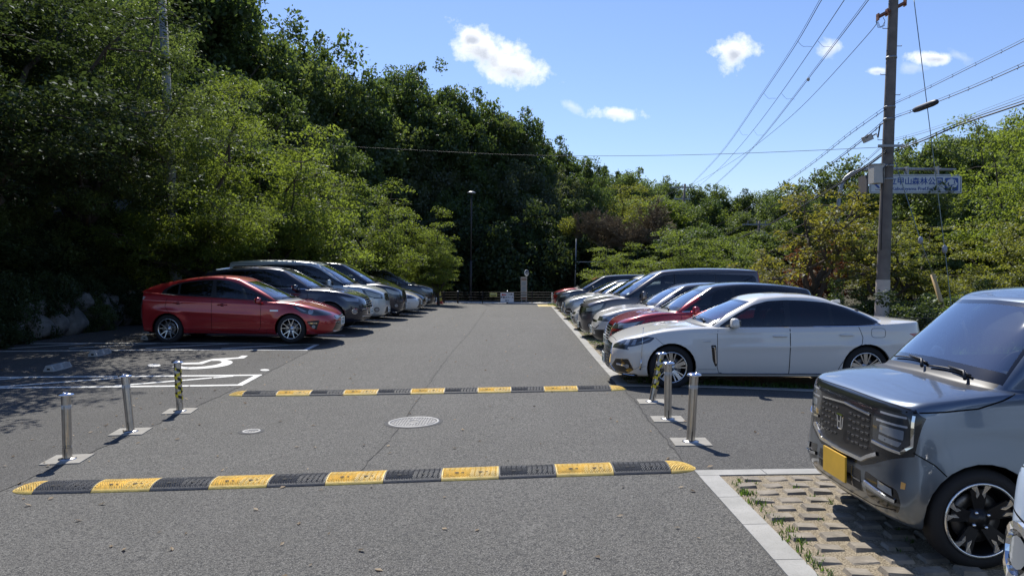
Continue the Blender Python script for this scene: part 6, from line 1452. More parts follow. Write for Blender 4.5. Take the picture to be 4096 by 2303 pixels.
# ================================================================== street furniture, poles, signs
STEEL = mat('brushed_steel', (.52,.50,.47), .3, 1, var=.12, vscale=12); STEELP = mat('polished_steel', (.78,.80,.84), .12, 1)
TAPEY = mat('hazard_yellow', (.80,.62,.03), .5); TAPEB = mat('hazard_black', (.012,.012,.012), .5); REFL = mat('reflective_band', (.55,.54,.50), .45)
PAD = mat('pad_concrete', (.28,.265,.23), .85, var=.15, vscale=6, bump=.3, bscale=60)
def bollard(px, py, lean, tape, label, groove=False, rz=0, hgt=.665):
    p = G(px, py); e = empty('bollard', p, 0, label, 'bollard', 'steel bollards lining the driveway'); r_ = .044
    pd = MB(); a = .185; c, s_ = math.cos(rz), math.sin(rz)
    q = [(c*u - s_*v, s_*u + c*v) for u, v in ((-a, -a), (a, -a), (a, a), (-a, a))]
    T = [pd.bm.verts.new((u, v, g(p.x + u, p.y + v) - p.z + .010)) for u, v in q]; B = [pd.bm.verts.new((u, v, -.05)) for u, v in q]; pd.bm.faces.new(T)
    for i in range(4): pd.bm.faces.new((T[i], B[i], B[(i+1)%4], T[(i+1)%4]))
    pd.build('concrete_pad', PAD, e)
    MB_ = MB(); MB_.lathe([(.085, .006), (.083, .016), (.06, .019), (.05, .024)], n=28); MB_.lathe([(.0001, .0165), (.083, .016)], n=28); MB_.build('base_flange', STEEL, e, smooth=False)
    def LT(mb): 
        for v in mb.bm.verts: v.co.x += v.co.z * math.tan(lean)
        return mb
    pr = [(.035, .015), (.035, .02), (r_, .022)] + ([(r_, .125), (r_ - .006, .128), (r_ - .006, .134), (r_, .137), (r_, .142), (r_ - .006, .145), (r_ - .006, .150), (r_, .153)] if groove else []) + [(r_, hgt - .02)]
    post = LT(MB().lathe(pr, n=28)).build('post', STEEL, e, smooth=False); auto_smooth(post, 30)
    LT(MB().lathe([(r_ - .01, hgt - .022), (.070, hgt - .016), (.077, hgt - .010), (.074, hgt - .002), (.050, hgt + .008), (.03, hgt + .010), (.028, hgt + .004), (.0001, hgt + .004)], n=32)).build('cap', STEELP, e, smooth=True)
    LT(MB().lathe([(r_ + .0006, hgt - .150), (r_ + .0012, hgt - .149), (r_ + .0012, hgt - .111), (r_ + .0006, hgt - .110)], n=28)).build('reflective_band', REFL, e, smooth=True)
    LT(MB().box((0, -r_ - .0005, .07), (.006, .004, .10))).build('slot', SEAM, post)
    if not tape: LT(MB().box((.004, -r_ - .001, .30), (.008, .003, .50))).build('seam_strip', mat('seam_steel', (.30,.28,.26), .35, 1), post)
    if tape:
        for sg in (1, -1):
            for col, mm in ((0, TAPEY), (1, TAPEB)):
                mb = MB(); n = 150; last = None
                for i in range(n + 1):
                    t = i / n; z = .17 + t * (hgt - .26); a_ = sg * t * 2*PI * 3.4 + .6; k = int(t * 3.4 * 6) % 2
                    rr = r_ + (.0022 if sg > 0 else .0034)
                    pr_ = [mb.bm.verts.new((rr * math.cos(a_), rr * math.sin(a_), z - .02)), mb.bm.verts.new((rr * math.cos(a_), rr * math.sin(a_), z + .02))]
                    if last and k == col: mb.bm.faces.new((last[0], pr_[0], pr_[1], last[1]))
                    last = pr_
                bmesh.ops.delete(mb.bm, geom=[v for v in mb.bm.verts if not v.link_faces], context='VERTS'); LT(mb).build('hazard_tape', mm, e, smooth=True, fix=False)
    return e
bollard(270, 1838, R(-.6), False, 'plain steel bollard nearest the camera on the left side', True, R(8))
bollard(523, 1727, R(-5.2), False, 'plain steel bollard tilted left, middle one of the left three', False, R(8))
bollard(720, 1645, R(-2.6), True, 'steel bollard wrapped in yellow and black tape on the left side', True, R(8))
bollard(2607, 1607, R(11), True, 'strongly tilted taped steel bollard in front of the white sedan wheel', False, R(-3))
bollard(2671, 1677, R(.3), False, 'plain upright steel bollard, middle one of the right three', False, R(-3), .68)
bollard(2762, 1768, R(2.8), False, 'plain steel bollard nearest the camera on the right side', False, R(-3), .70)

# rubber speed bumps
def worn(m, dark):
    t = NT(m.node_tree); b = t.n['Principled BSDF']; src = b.inputs['Base Color'].links[0].from_socket; tc = t.new('ShaderNodeTexCoord'); gm = t.new('ShaderNodeNewGeometry')
    n = t.noise(gm.outputs['Position'], 5, 8, .75); n2 = t.noise(gm.outputs['Position'], 45, 5, .7); f = t.math('MULTIPLY', t.ramp(n.outputs[0], .46, .66), .55); f2 = t.math('MULTIPLY', t.ramp(n2.outputs[0], .55, .7), .4)
    t.link(t.mix(f2, t.mix(f, src, dark), dark), b.inputs['Base Color'])
BY = mat('bump_yellow', (.84,.58,.13), .55, var=.18, vscale=7, bump=.25, bscale=60); BB = mat('bump_black', (.062,.064,.066), .6, var=.3, vscale=7, bump=.25, bscale=60); HOLE = mat('bolt_hole', (.006,.006,.006), .8)
worn(BY, (.46,.34,.13)); worn(BB, (.085,.082,.076))
def bump_z(v, sc=1.0):       # v across 0..1
    return .047 * sc * (1 - abs(2 * v - 1) ** 2.6) ** .8 + .006 * sc
def seg_mesh(kind):
    nu, nv, ln, wd = (90, 34, .496, .34) if kind == 'mid' else (40, 34, .25, .34)
    V = []; F = []
    for j in range(nv + 1):
        for i in range(nu + 1):
            u = i / nu; v = j / nv; x = u * ln; y = (v - .5) * wd; sc = 1
            if kind == 'cap':
                t = u; k = math.sqrt(max(0.0004, 1 - t * t)) ; y *= k; sc = max(.08, (1 - t ** 3))
            z = bump_z(v, sc)
            # chevron tread
            if kind == 'mid': ph = (abs(u - .5) * 1.9 * ln + (abs(v - .5) * .34) * .95) / .028
            else: ph = (u * ln * 1.2 + abs(v - .5) * .34 * .8) / .028
            gr = (ph % 1) < .38 and .08 < v < .94 and (kind == 'cap' or .02 < u < .98)
            if gr: z -= .008 * sc
            V.append((x, y, z))
    w_ = nu + 1
    for j in range(nv):
        for i in range(nu): k = j * w_ + i; F.append((k, k + 1, k + w_ + 1, k + w_))
    b0 = len(V); per = [i for i in range(w_)] + [j * w_ + nu for j in range(1, nv + 1)] + [nv * w_ + i for i in range(nu - 1, -1, -1)] + [j * w_ for j in range(nv - 1, 0, -1)]
    for k in per: V.append((V[k][0], V[k][1], -.03))
    for a in range(len(per)): b_ = (a + 1) % len(per); F.append((per[a], b0 + a, b0 + b_, per[b_]))
    me = D.meshes.new('bump_segment'); me.from_pydata(V, [], F); return me
SEG = {}
for k in ('mid', 'cap'):
    for c, m_ in (('y', BY), ('b', BB)): me = seg_mesh(k); me.materials.append(m_); SEG[k + c] = me
hm = MB()
for x in (.13, .34):
    for dx, s_ in ((0, .020), (.052, .013)): 
        cx_ = x + dx; vv = .26; z = bump_z(vv) + .0012; pts = [(cx_ + s_ * math.cos(a), (vv - .5) * .34 + s_ * .55 * math.sin(a)) for a in np.linspace(0, 2*PI, 11)[:-1]]
        hm.bm.faces.new([hm.bm.verts.new((u, v, bump_z(v / .34 + .5) + .0015)) for u, v in pts])
HM = D.meshes.new('bolt_hole'); hm.bm.to_mesh(HM); hm.bm.free(); HM.materials.append(HOLE)
def speed_bump(A, B, label):
    e = empty('speed_bump', A, 0, label, 'speed bump'); d = (B - A); L = d.to_2d().length; ux = Vector((d.x, d.y, 0)).normalized(); ang = math.atan2(d.y, d.x); off = Vector((-ux.y, ux.x, 0)) * .17
    sc = L / 6.0
    def put(me, s0, flip=False, nm='segment'):
        o = D.objects.new(nm, me); COL.objects.link(o); o.parent = e; p0 = A + ux * s0 * sc; p1 = A + ux * (s0 + .5) * sc; z0, z1 = g(p0.x, p0.y), g(p1.x, p1.y)
        if flip: z1 = g(*(A + ux * (s0 - .25)).to_2d()); pit = math.atan2(z0 - z1, .25)
        else: pit = math.atan2(z1 - z0, .5 * sc)
        o.location = Vector((p0.x, p0.y, z0)) + off - A; o.rotation_euler = (0, pit if flip else -pit, ang + (PI if flip else 0)); o.scale = (sc, 1, 1); return o
    put(SEG['capy'], .25, True, 'end_cap')
    for k in range(11):
        s_ = put(SEG['midb' if k % 2 == 0 else 'midy'], .25 + .5 * k, nm='black_segment' if k % 2 == 0 else 'yellow_segment'); h_ = D.objects.new('bolt_holes', HM); COL.objects.link(h_); h_.parent = s_
    put(SEG['capy'], 5.75, nm='end_cap'); return e
speed_bump(G(8, 1979), G(2802, 1890), 'yellow and black rubber speed bump nearest the camera')
speed_bump(G(900, 1585), G(2513, 1562), 'yellow and black rubber speed bump farther away, before the white sedan')

# manholes
IRON = mat('manhole_iron', (.26,.255,.25), .5, .6, var=.3, vscale=20); IRONL = mat('manhole_rim', (.22,.22,.22), .55, .4, var=.2); RING = mat('manhole_mortar', (.06,.06,.06), .9)
def manhole(px, py, r_, label, small=False):
    p = G(px, py); e = empty('manhole_cover', p, .12, label, 'manhole cover')
    n = Vector(((g(p.x + .3, p.y) - g(p.x - .3, p.y)) / .6, (g(p.x, p.y + .3) - g(p.x, p.y - .3)) / .6, -1)) * -1
    e.rotation_mode = 'QUATERNION'; e.rotation_quaternion = n.normalized().to_track_quat('Z', 'Y')
    MB().lathe([(r_ + .045, .0035), (r_ + .005, .006)], n=48).build('mortar_ring', RING, e); MB().lathe([(r_ + .004, .004), (r_, .010), (r_ - .03, .010), (r_ - .034, .002)], n=48).build('rim', IRONL, e)
    mb = MB(); mb.lathe([(r_ - .036, .004), (.0001, .004)], n=48); pl = mb.build('cover_plate', mat('manhole_dark', (.10,.10,.10), .6, .4), e)
    mb = MB(); st = .034 if not small else .03; n_ = int(r_ / st) + 1
    for i in range(-n_, n_ + 1):
        for j in range(-n_, n_ + 1):
            x, y = i * st, j * st
            if math.hypot(x, y) < r_ - .055 and not (math.hypot(x / 1.5, y) < .075 and not small): mb.box((x, y, .0065), (st * .68, st * .55, .006), taper=.8)
    mb.build('raised_studs', IRONL if small else IRON, pl)
    if not small:
        mb = MB(); mb.lathe([(.095, .004), (.092, .0105), (.078, .0105), (.075, .004)], n=28)
        for v in mb.bm.verts: v.co.x *= 1.35; v.co.y *= .8
        mb.lathe([(r_ - .05, .004), (r_ - .052, .0095), (r_ - .064, .0095), (r_ - .066, .004)], n=48); mb.build('raised_rings', IRONL, pl)
manhole(1655, 1688, .31, 'large round iron manhole cover in the middle of the driveway between the speed bumps'); manhole(1005, 1725, .105, 'small round valve cover left of the large manhole', True)
# wheel stops
WS = mat('wheelstop_grey', (.36,.36,.34), .75, var=.15, vscale=8, bump=.2)
def wheel_stop(px, py, rz, label):
    p = G(px, py); e = empty('wheel_stop', p, rz, label, 'wheel stop', 'wheel stops of the left bays'); mb = MB()
    mb.prism([(-.085, 0), (-.085, .03), (-.045, .105), (.045, .105), (.085, .03), (.085, 0)], lambda u, v: Vector((u, -.29, v)), (0, .58, 0)); b_ = mb.build('block', WS, e, bevel=.008)
    mb = MB()
    for half in (-1, 1):
        for k in range(4): u = .05 + k * .0095; mb.box((u, half * .145, .105 - (u - .045) * 1.875 - .0015), (.005, .21, .010), Matrix.Rotation(R(62), 3, 'Y'))
    mb.build('slots', HOLE, b_); mb = MB(); mb.box((.0, -.291, .045), (.05, .006, .03)); mb.build('end_recess', HOLE, b_)
wheel_stop(232, 1478, R(3), 'grey slotted wheel stop in the wheelchair bay, nearer the camera'); wheel_stop(400, 1420, R(3), 'grey slotted wheel stop in the wheelchair bay, farther from the camera'); wheel_stop(600, 1355, R(3), 'grey wheel stop behind the rear wheel of the red hatchback')

# stone retaining wall on the left
STONE = mat('boulder_stone', (.13,.125,.11), .9, var=.45, vscale=2.5, bump=.9, bscale=7)
e = empty('stone_wall', (-11.0, 16, g(-11, 16)), 0, 'low dry wall of rough grey boulders overgrown by bushes behind the left bays', 'stone wall'); rw = random.Random(5); stones = []
for v_ in range(7):
    bm = bmesh.new(); bmesh.ops.create_icosphere(bm, subdivisions=3, radius=1)
    ax = [Vector((rw.gauss(0, 1), rw.gauss(0, 1), rw.gauss(0, 1))).normalized() for _ in range(9)]; dd = [rw.uniform(.62, .88) for _ in range(9)]
    for v in bm.verts:
        for a, d_ in zip(ax, dd):
            k = v.co.dot(a)
            if k > d_: v.co -= a * (k - d_) * .92
        v.co *= 1 + .03 * math.sin(v.co.x * 9 + v_) * math.sin(v.co.z * 8)
    me = D.meshes.new('boulder'); bm.to_mesh(me); bm.free(); me.materials.append(STONE); me.polygons.foreach_set('use_smooth', [True] * len(me.polygons)); stones.append(me)
for i in range(23):
    for lv_ in range(2):
        Y = 7.4 + i * .78 + (.39 if lv_ % 2 else 0) + rw.uniform(-.1, .1); x = -10.95 - lv_ * .14; s_ = rw.uniform(.36, .50) * (1.15 if lv_ == 0 else .95)
        o = D.objects.new('boulder', rw.choice(stones)); COL.objects.link(o); o.parent = e; o.location = Vector((x, Y, g(x, Y) + .24 + lv_ * .42)) - e.location; o.rotation_euler = (rw.uniform(-.4, .4), rw.uniform(-.4, .4), rw.uniform(0, 6)); o.scale = (s_ * .8, s_ * 1.15, s_ * .85)

# concrete utility poles
PC = mat('pole_concrete', (.17,.15,.13), .85, var=.28, vscale=3, bump=.25, bscale=30); PCL = mat('pole_sleeve', (.58,.51,.43), .75, var=.12, vscale=5); GALV = mat('galvanised', (.30,.31,.32), .5, .7); RUST = mat('rusty_arm', (.24,.10,.06), .8, .2, var=.5, vscale=14); CABLE = mat('cable_black', (.02,.022,.025), .6); BOXW = mat('box_beige', (.48,.47,.43), .5)
PY = 18.8
pb = P(3527, 1262, PY); pt_ = P(3574, 0, PY); pdir = (pt_ - pb).normalized(); gz0 = hz(pb.x, PY)
base = pb - pdir * ((pb.z - gz0 + .3) / pdir.z); top = pt_ + pdir * 2.2
up_ = empty('utility_pole', (base.x, PY, gz0), 0, 'thick concrete utility pole with pale lower sleeve behind the white sedan', 'utility pole')
loc0 = up_.location.copy()
def at_pole(py): t = (P(0, py, PY).z - base.z) / (top.z - base.z); return base.lerp(top, t)
def rpole(py): t = (P(0, py, PY).z - base.z) / (top.z - base.z); return .172 - .075 * t
def loc(*pts): return [Vector(p) - loc0 for p in pts]
MB().tube(loc(base, base.lerp(top, .25), base.lerp(top, .5), base.lerp(top, .75), top), [.172, .153, .135, .116, .097], 28).build('pole_shaft', PC, up_, smooth=False)
auto_smooth(up_.children[0], 40)
sl = at_pole(1119); MB().tube(loc(base, sl), [.177, .168], 28).build('pole_sleeve', PCL, up_); auto_smooth(up_.children[1], 40)
for py, ext in ((588, 1), (665, 0), (718, 0), (430, 0), (478, 0), (232, 0)):
    c = at_pole(py) - loc0; r_ = rpole(py) + .006; mb = MB(); mb.lathe([(r_, -.025), (r_ + .004, -.025), (r_ + .004, .025), (r_, .025)], c, 28)
    if ext: mb.box(c + Vector((0, -r_ - .02, 0)), (.66, .04, .06))
    mb.build('pole_band', GALV, up_)
for k, py in enumerate((115, 185, 300, 380, 560, 655, 760, 870, 940, 1010, 1060)):
    c = at_pole(py) - loc0; sg = 1 if k % 2 else -1; mb = MB(); mb.tube([c, c + Vector((sg * (rpole(py) + .13), 0, 0)), c + Vector((sg * (rpole(py) + .13), 0, .03))], .009, 6); mb.build('climbing_step', GALV, up_)
a0, a1 = P(3511, 70, PY - .15), P(3620, 12, PY + .1); mb = MB(); mb.tube(loc(a0, a1), .045, 4, smooth=False); 
for t in (0.0, .33, .5, 1.0): c = a0.lerp(a1, t) - loc0; mb.box(c, (.03, .12, .17))
mb.build('rusty_cross_arm', RUST, up_)
bx_c = P(3505, 698, PY - .05) - loc0; mb = MB(); mb.box(bx_c, (.26, .30, .46)); mb.build('terminal_box', BOXW, up_, bevel=.012); mb = MB(); mb.box(bx_c + Vector((0, 0, .24)), (.29, .34, .02)); mb.build('box_lid', GALV, up_)
mb = MB(); mb.tube(loc(P(3563, 655, PY - .2), P(3534, 672, PY - .22), P(3534, 720, PY - .2), P(3528, 860, PY - .19), P(3524, 1000, PY - .18)), .012, 6); mb.build('conduit', CABLE, up_)
# left pole
PY2 = 22.8; b2 = P(708, 1200, PY2); t2 = P(652, 60, PY2); g2 = g(-10.4, PY2)
lp = empty('utility_pole', (b2.x, PY2, g2), 0, 'concrete pole half buried in foliage behind the red hatchback', 'utility pole'); d2 = (t2 - b2).normalized(); base2 = b2 - d2 * ((b2.z - g2 + .2) / d2.z); top2 = t2 + d2 * 1.4; o2 = lp.location.copy()
MB().tube([base2 - o2, base2.lerp(top2, .5) - o2, top2 - o2], [.172, .14, .11], 24).build('pole_shaft', mat('pole_concrete_pale', (.27,.27,.26), .85, var=.2), lp, smooth=True)
sv = base2.lerp(top2, (P(0, 1026, PY2).z - base2.z) / (top2.z - base2.z)); MB().tube([base2 - o2, sv - o2], [.178, .173], 24).build('pole_sleeve', mat('sleeve_grey', (.36,.38,.37), .7), lp, smooth=True)
def text(name, s, size, m, loc_, rot=(PI/2, 0, 0), parent=None, align='CENTER', ext=.002, vert=False, sx=1.0, bold=0):
    cu = D.curves.new(name, 'FONT'); cu.body = s; cu.size = size; cu.extrude = ext; cu.align_x = align; cu.align_y = 'CENTER'; cu.offset = bold; cu.resolution_u = 3
    if vert: cu.space_line = .92
    o = D.objects.new(name, cu); COL.objects.link(o); C.view_layer.update(); me = D.meshes.new_from_object(o.evaluated_get(C.evaluated_depsgraph_get())); D.objects.remove(o); D.curves.remove(cu)
    me.name = name; me.materials.clear(); me.materials.append(m); o = D.objects.new(name, me); COL.objects.link(o); o.location = loc_; o.rotation_euler = rot; o.scale = (sx, 1, 1)
    if parent: o.parent = parent
    return o
INK = mat('ink_dark', (.03,.03,.035), .6); BLUE = mat('sign_blue', (.02,.075,.30), .45); SIGNW = mat('sign_white', (.62,.64,.64), .5, var=.06, vscale=2); REDI = mat('sign_red', (.50,.03,.02), .5)
tp = P(702, 1080, PY2) - o2; text('pole_lettering', '\n'.join('はり紙禁止'), .085, INK, (tp.x + .03, -.183, tp.z), parent=lp, vert=True)
wt = P(722, 985, PY2) - o2; mb = MB(); mb.box((wt.x, -.14, wt.z), (.05, .02, .22)); mb.build('pole_tag', WHITEP, lp)

# ---- overhead wires
def wire(pts, rad, label, extra=None, twin=0, ties=0, m=None, grp=None, name='overhead_wire', cat='overhead wire'):
    """pts: photo pixels; depth runs evenly in 1/Y between the two end depths"""
    (Y0, Y1), pp = pts[0], pts[1:]; sp_ = cr(pp, 6); ln = [0]
    for a, b_ in zip(sp_, sp_[1:]): ln.append(ln[-1] + math.dist(a, b_))
    Q = [P(a[0], a[1], 1 / (1 / Y0 + (1 / Y1 - 1 / Y0) * s_ / ln[-1])) for a, s_ in zip(sp_, ln)]
    mb = MB(); mb.tube(Q, rad, 5)
    if twin:
        Q2 = [q + Vector((0, 0, twin)) for q in Q]; mb.tube(Q2, rad * .6, 5)
        if ties:
            acc = 0
            for a, b_ in zip(Q, Q[1:]):
                acc += (b_ - a).length
                if acc > ties: acc = 0; mb.tube([b_ + Vector((0, 0, -rad * 2.5)), b_ + Vector((.03, 0, twin * .4)), b_ + Vector((0, 0, twin + rad))], rad * .8, 4)
    o = mb.build(name, m or CABLE, smooth=True); tag(o, label, cat, grp); return Q
F_ = 74
wire([(19.5, F_), (3330, -60), (3287, 0), (3190, 169), (3055, 372), (2900, 595), (2760, 745)], .011, 'leftmost of the three steep wires running from the top edge to the far pole', twin=.10)
wire([(19.2, F_), (3415, -55), (3378, 0), (3270, 162), (3125, 372), (3014, 520), (2900, 652), (2790, 750)], .011, 'middle of the three steep wires running from the top edge down to the ridge')
wire([(19.0, F_), (3512, -60), (3475, 0), (3233, 317), (3069, 527), (2958, 650), (2850, 750)], .012, 'rightmost of the three steep wires from the top edge, carrying a small clamp', twin=.08)
wire([(18.7, F_), (3504, 87), (3480, 130), (3233, 401), (3045, 565), (2900, 665), (2760, 745)], .009, 'single thin wire dropping left from the rusty arm of the utility pole')
for k, (a, b_) in enumerate((((3190, 165), (3248, 188)), ((3272, 165), (3330, 190)), ((3056, 374), (3104, 394)), ((3126, 374), (3180, 398)), ((2957, 520), (2992, 540)), ((3014, 520), (3056, 542)))):
    Yk = 27 if k < 2 else 36 if k < 4 else 50; wire([(Yk, Yk + .5), a, ((a[0]*.65 + b_[0]*.35), (a[1] + b_[1]) / 2 + 9), ((a[0]*.35 + b_[0]*.65), (a[1] + b_[1]) / 2 + 10), b_], .006, 'thin drooping link hanging between two of the steep wires', grp='links between the steep wires')
wire([(18.7, 30), (3528, 589), (3300, 600), (2900, 616), (2560, 623), (2200, 623), (1900, 613), (1335, 583)], .0065, 'long nearly level wire crossing the sky from the utility pole to the left trees')
wire([(18.7, 60), (3543, 437), (3400, 538), (3264, 645), (3134, 738), (2985, 838), (2830, 925)], .009, 'upper cable with rings sloping down left from the utility pole', twin=.075, ties=.55)
Qb = wire([(18.7, 60), (3543, 483), (3468, 548), (3300, 677), (3146, 790), (3010, 880), (2830, 985)], .012, 'cable carrying a grey splice box sloping down left from the pole', twin=.06, ties=.6)
wire([(18.7, 60), (3540, 577), (3460, 650), (3380, 708), (3200, 812), (3036, 905)], .007, 'thin twin cable below the splice box cable left of the pole', twin=.05)
wire([(18.6, 60), (3545, 608), (3450, 678), (3290, 778), (3150, 858), (3036, 918), (2830, 1008)], .022, 'thick black cable bundle sloping left from the pole to the far small pole', twin=.05)
wire([(18.7, 12.5), (3575, 418), (3722, 350), (3900, 262), (4096, 165), (4180, 118)], .007, 'uppermost ringed cable running from the pole to the right edge', twin=.045, ties=.75)
wire([(18.7, 12.5), (3575, 473), (3654, 445), (3751, 408), (3900, 348), (4096, 262), (4180, 222)], .009, 'cable with a black splice sleeve running from the pole to the right edge', twin=.05, ties=.8)
wire([(18.7, 12.5), (3575, 563), (3700, 530), (3850, 480), (4000, 425), (4096, 390), (4180, 356)], .005, 'thin twin cable between the sleeve cable and the thick bundle at right', twin=.05)
wire([(18.6, 12.5), (3575, 606), (3700, 560), (3833, 503), (4000, 446), (4096, 414), (4180, 382)], .017, 'thick black cable bundle running from the pole to the right edge', twin=.05)
wire([(2 * 23, F_), (2305, 955), (2420, 905), (2560, 843), (2733, 745)], .010, 'drooping wire from the thin pole up to the far utility pole', twin=.10)
# fittings on the wires
q0, q1 = P(3654, 443, 16.9), P(3751, 406, 15.9); mb = MB(); d_ = (q1 - q0); mb.tube([q0, q0 + d_ * .05, q0 + d_ * .2, q0 + d_ * .8, q0 + d_ * .95, q1], [.02, .055, .068, .068, .055, .02], 14); tag(mb.build('splice_sleeve', mat('sleeve_rubber', (.025,.027,.035), .5), smooth=True), 'black cigar shaped splice sleeve on the cable right of the pole', 'cable sleeve')
mb = MB(); c = P(3470, 554, 20.5); mb.box(c, (.24, .16, .17), Matrix.Rotation(R(-25), 3, 'Y')); e = mb.build('splice_box', BOXW, bevel=.03); tag(e, 'grey splice box hanging from the cable left of the pole', 'cable box')
mb = MB(); mb.tube([P(3489, 545, 20.2), P(3505, 535, 20), P(3512, 550, 19.8), P(3520, 500, 19.4), P(3535, 492, 18.9)], .018, 6); tag(mb.build('cable_loop', CABLE, smooth=True), 'black cable loop between the splice box and the pole', 'cable loop')
mb = MB(); mb.lathe([(.001, -.07), (.05, -.04), (.055, .03), (.001, .06)], P(3233, 318, 25), 10); tag(mb.build('wire_clamp', BOXW, smooth=True), 'small pale clamp on the right steep wire', 'clamp')
mb = MB(); 
for k in range(3): mb.tube([P(3504 + 4 * k, 87, 18.7), P(3512 + 5 * k, 112, 18.7), P(3530 + 4 * k, 104, 18.7), P(3540, 85, 18.7), P(3532, 70, 18.7)], .006, 5)
tag(mb.build('cable_tail', CABLE, smooth=True), 'curled cable tail hanging under the rusty arm of the pole', 'cable tail')
# guy wires
GUYM = mat('guy_steel', (.20,.24,.22), .5, .5); GB = mat('guy_ball', (.30,.31,.35), .4)
ga = P(3804, 1215, 17.6); mb = MB(); gq = [P(3651, -40, 18.4), P(3718, 500, 18.1), P(3779, 997, 17.75), ga]; gq.append(gq[-1] + (gq[-1] - gq[-2]).normalized() * 1.2); mb.tube(gq, .010, 6)
e = mb.build('guy_wire', GUYM, smooth=True); tag(e, 'steel guy wire from above the frame, the right one of the two', 'guy wire'); mb = MB(); mb.lathe([(.001, -.11), (.05, -.07), (.055, 0), (.05, .07), (.001, .11)], P(3779, 997, 17.7), 10); mb.build('guy_insulator', GB, e, smooth=True)
mb = MB(); gq = [P(3577, 638, 18.6), P(3682, 961, 18.1), P(3732, 1097, 17.9)]; mb.tube(gq, .010, 6); e = mb.build('guy_wire', GUYM, smooth=True); tag(e, 'steel guy wire from the pole ending in a tan guard, the left one', 'guy wire')
mb = MB(); mb.lathe([(.001, -.10), (.05, -.06), (.055, 0), (.05, .06), (.001, .10)], P(3682, 961, 18.05), 10); mb.build('guy_insulator', GB, e, smooth=True); g0, g1 = P(3730, 1097, 17.9), P(3779, 1254, 17.75); mb = MB(); mb.tube([g0, g1, g1 + (g1 - g0) * .5], .052, 14); mb.build('guy_guard', mat('guard_tan', (.52,.36,.16), .55), e, smooth=True)
# far poles
def far_pole(px0, py0, px1, py1, Y, label, r_=.17, arms=2):
    a, b_ = P(px0, py0, Y), P(px1, py1, Y); z0 = hz(b_.x, Y) - .2; d_ = (a - b_).normalized(); bb = b_ - d_ * max(0, (b_.z - z0) / d_.z); e = empty('utility_pole', bb, 0, label, 'utility pole')
    MB().tube([Vector((0, 0, 0)), a - bb], [r_, r_ * .65], 12).build('pole_shaft', PC, e, smooth=True)
    for k in range(arms):
        c = a - bb - d_ * (.35 + 1.15 * k) * (Y / 74); mb = MB(); mb.box(c + Vector((-.2, 0, 0)), (2.3 if k == 0 else 1.7, .12, .12)); 
        for q in (-.9, -.2, .5): mb.box(c + Vector((q, 0, .18)), (.07, .07, .28))
        mb.build('cross_arm', GALV, e)
    mb = MB(); mb.box(a - bb - d_ * 3.2 * (Y / 74) + Vector((.35, 0, 0)), (.5, .5, .8)); mb.build('transformer', GALV, e, bevel=.08)
far_pole(2740, 736, 2727, 925, 74, 'distant concrete utility pole rising above the ridge trees'); far_pole(3037, 884, 3028, 1045, 60, 'small distant utility pole amid the trees left of the amber cherry', .15)
a, b_ = P(2305, 955, 46), P(2298, 1180, 46); e = empty('thin_pole', (b_.x, 46, hz(b_.x, 46)), 0, 'thin pale steel pole carrying a wire beyond the far end of the right row', 'wire pole'); o_ = e.location.copy(); MB().tube([Vector((0, 0, -.2)), a - o_], [.045, .035], 10).build('pole_shaft', GALV, e, smooth=True); mb = MB(); mb.box(a.lerp(b_, .41) - o_ + Vector((.9, 0, 0)), (1.8, .04, .04)); mb.build('side_arm', GALV, e)

# overhead road sign
SY = 33.0; e = empty('road_sign', (P(3345, 0, SY).x, SY + .35, hz(P(3345, 0, SY).x, SY)), 0, 'white overhead direction sign with blue Japanese lettering on a curved grey mast', 'road sign'); so = e.location.copy()
mpts = [P(3341, 1260, SY), P(3345, 1190, SY), P(3357, 1000, SY), P(3367, 831, SY), P(3372, 780, SY), P(3381, 737, SY), P(3397, 708, SY), P(3420, 690, SY), P(3458, 675, SY), P(3520, 671, SY), P(3842, 675, SY)]; mpts[0] = Vector((mpts[0].x, SY, so.z - .2))
MB().tube([p + Vector((0, .35, 0)) - so for p in mpts], [.10, .10, .095, .09, .088, .086, .084, .082, .08, .075, .055], 14).build('mast', GALV, e, smooth=True)
c0 = P(3478, 698, SY); c1 = P(3845, 774, SY); sw, shh = c1.x - c0.x, c0.z - c1.z; sc = Vector(((c0.x + c1.x) / 2, SY, (c0.z + c1.z) / 2)) - so
pn = empty('sign_panel', sc, 0); pn.parent = e; D.objects.remove(pn)
mb = MB(); mb.box(sc, (sw, .05, shh)); pnl = mb.build('sign_panel', SIGNW, e, bevel=.01)
mb = MB(); t_ = .018
for (x, z, a_, b2_) in ((0, shh/2 - .05, sw - .10, t_), (0, -shh/2 + .05, sw - .10, t_), (-sw/2 + .05, 0, t_, shh - .10), (sw/2 - .05, 0, t_, shh - .10)): mb.box(sc + Vector((x, -.027, z)), (a_, .006, b2_))
mb.build('sign_border', INK, pnl)
def sg_(zx_, zy_): p = P(3400 + zx_ / 4.826, 600 + zy_ / 4.826, SY - .03); return p - so
for ch, zx_ in zip('県立甲山森林公園', (682, 832, 978, 1127, 1272, 1427, 1577, 1727)): text('sign_character', ch, .345, BLUE, sg_(zx_, 612) + Vector((0, 0, .0)), parent=pnl, ext=.003, bold=.006)
text('sign_lettering', 'Kabutoyama Pref.Forest', .205, INK if False else BLUE, sg_(1735, 750), parent=pnl, ext=.003, align='RIGHT', bold=.003, sx=1.07)
mb = MB(); ar = [(0, 0), (.30, .27), (.30, .13), (.46, .13), (.46, -.13), (.30, -.13), (.30, -.27)]; ar = [(0, 0), (.25, .25), (.36, .25), (.17, .045), (.5, .045), (.5, -.045), (.17, -.045), (.36, -.25), (.25, -.25)]
a0_ = sg_(430, 625); mb.prism(ar, lambda u, v: a0_ + Vector((u, 0, v)), (0, -.004, 0)); mb.build('sign_arrow', BLUE, pnl)
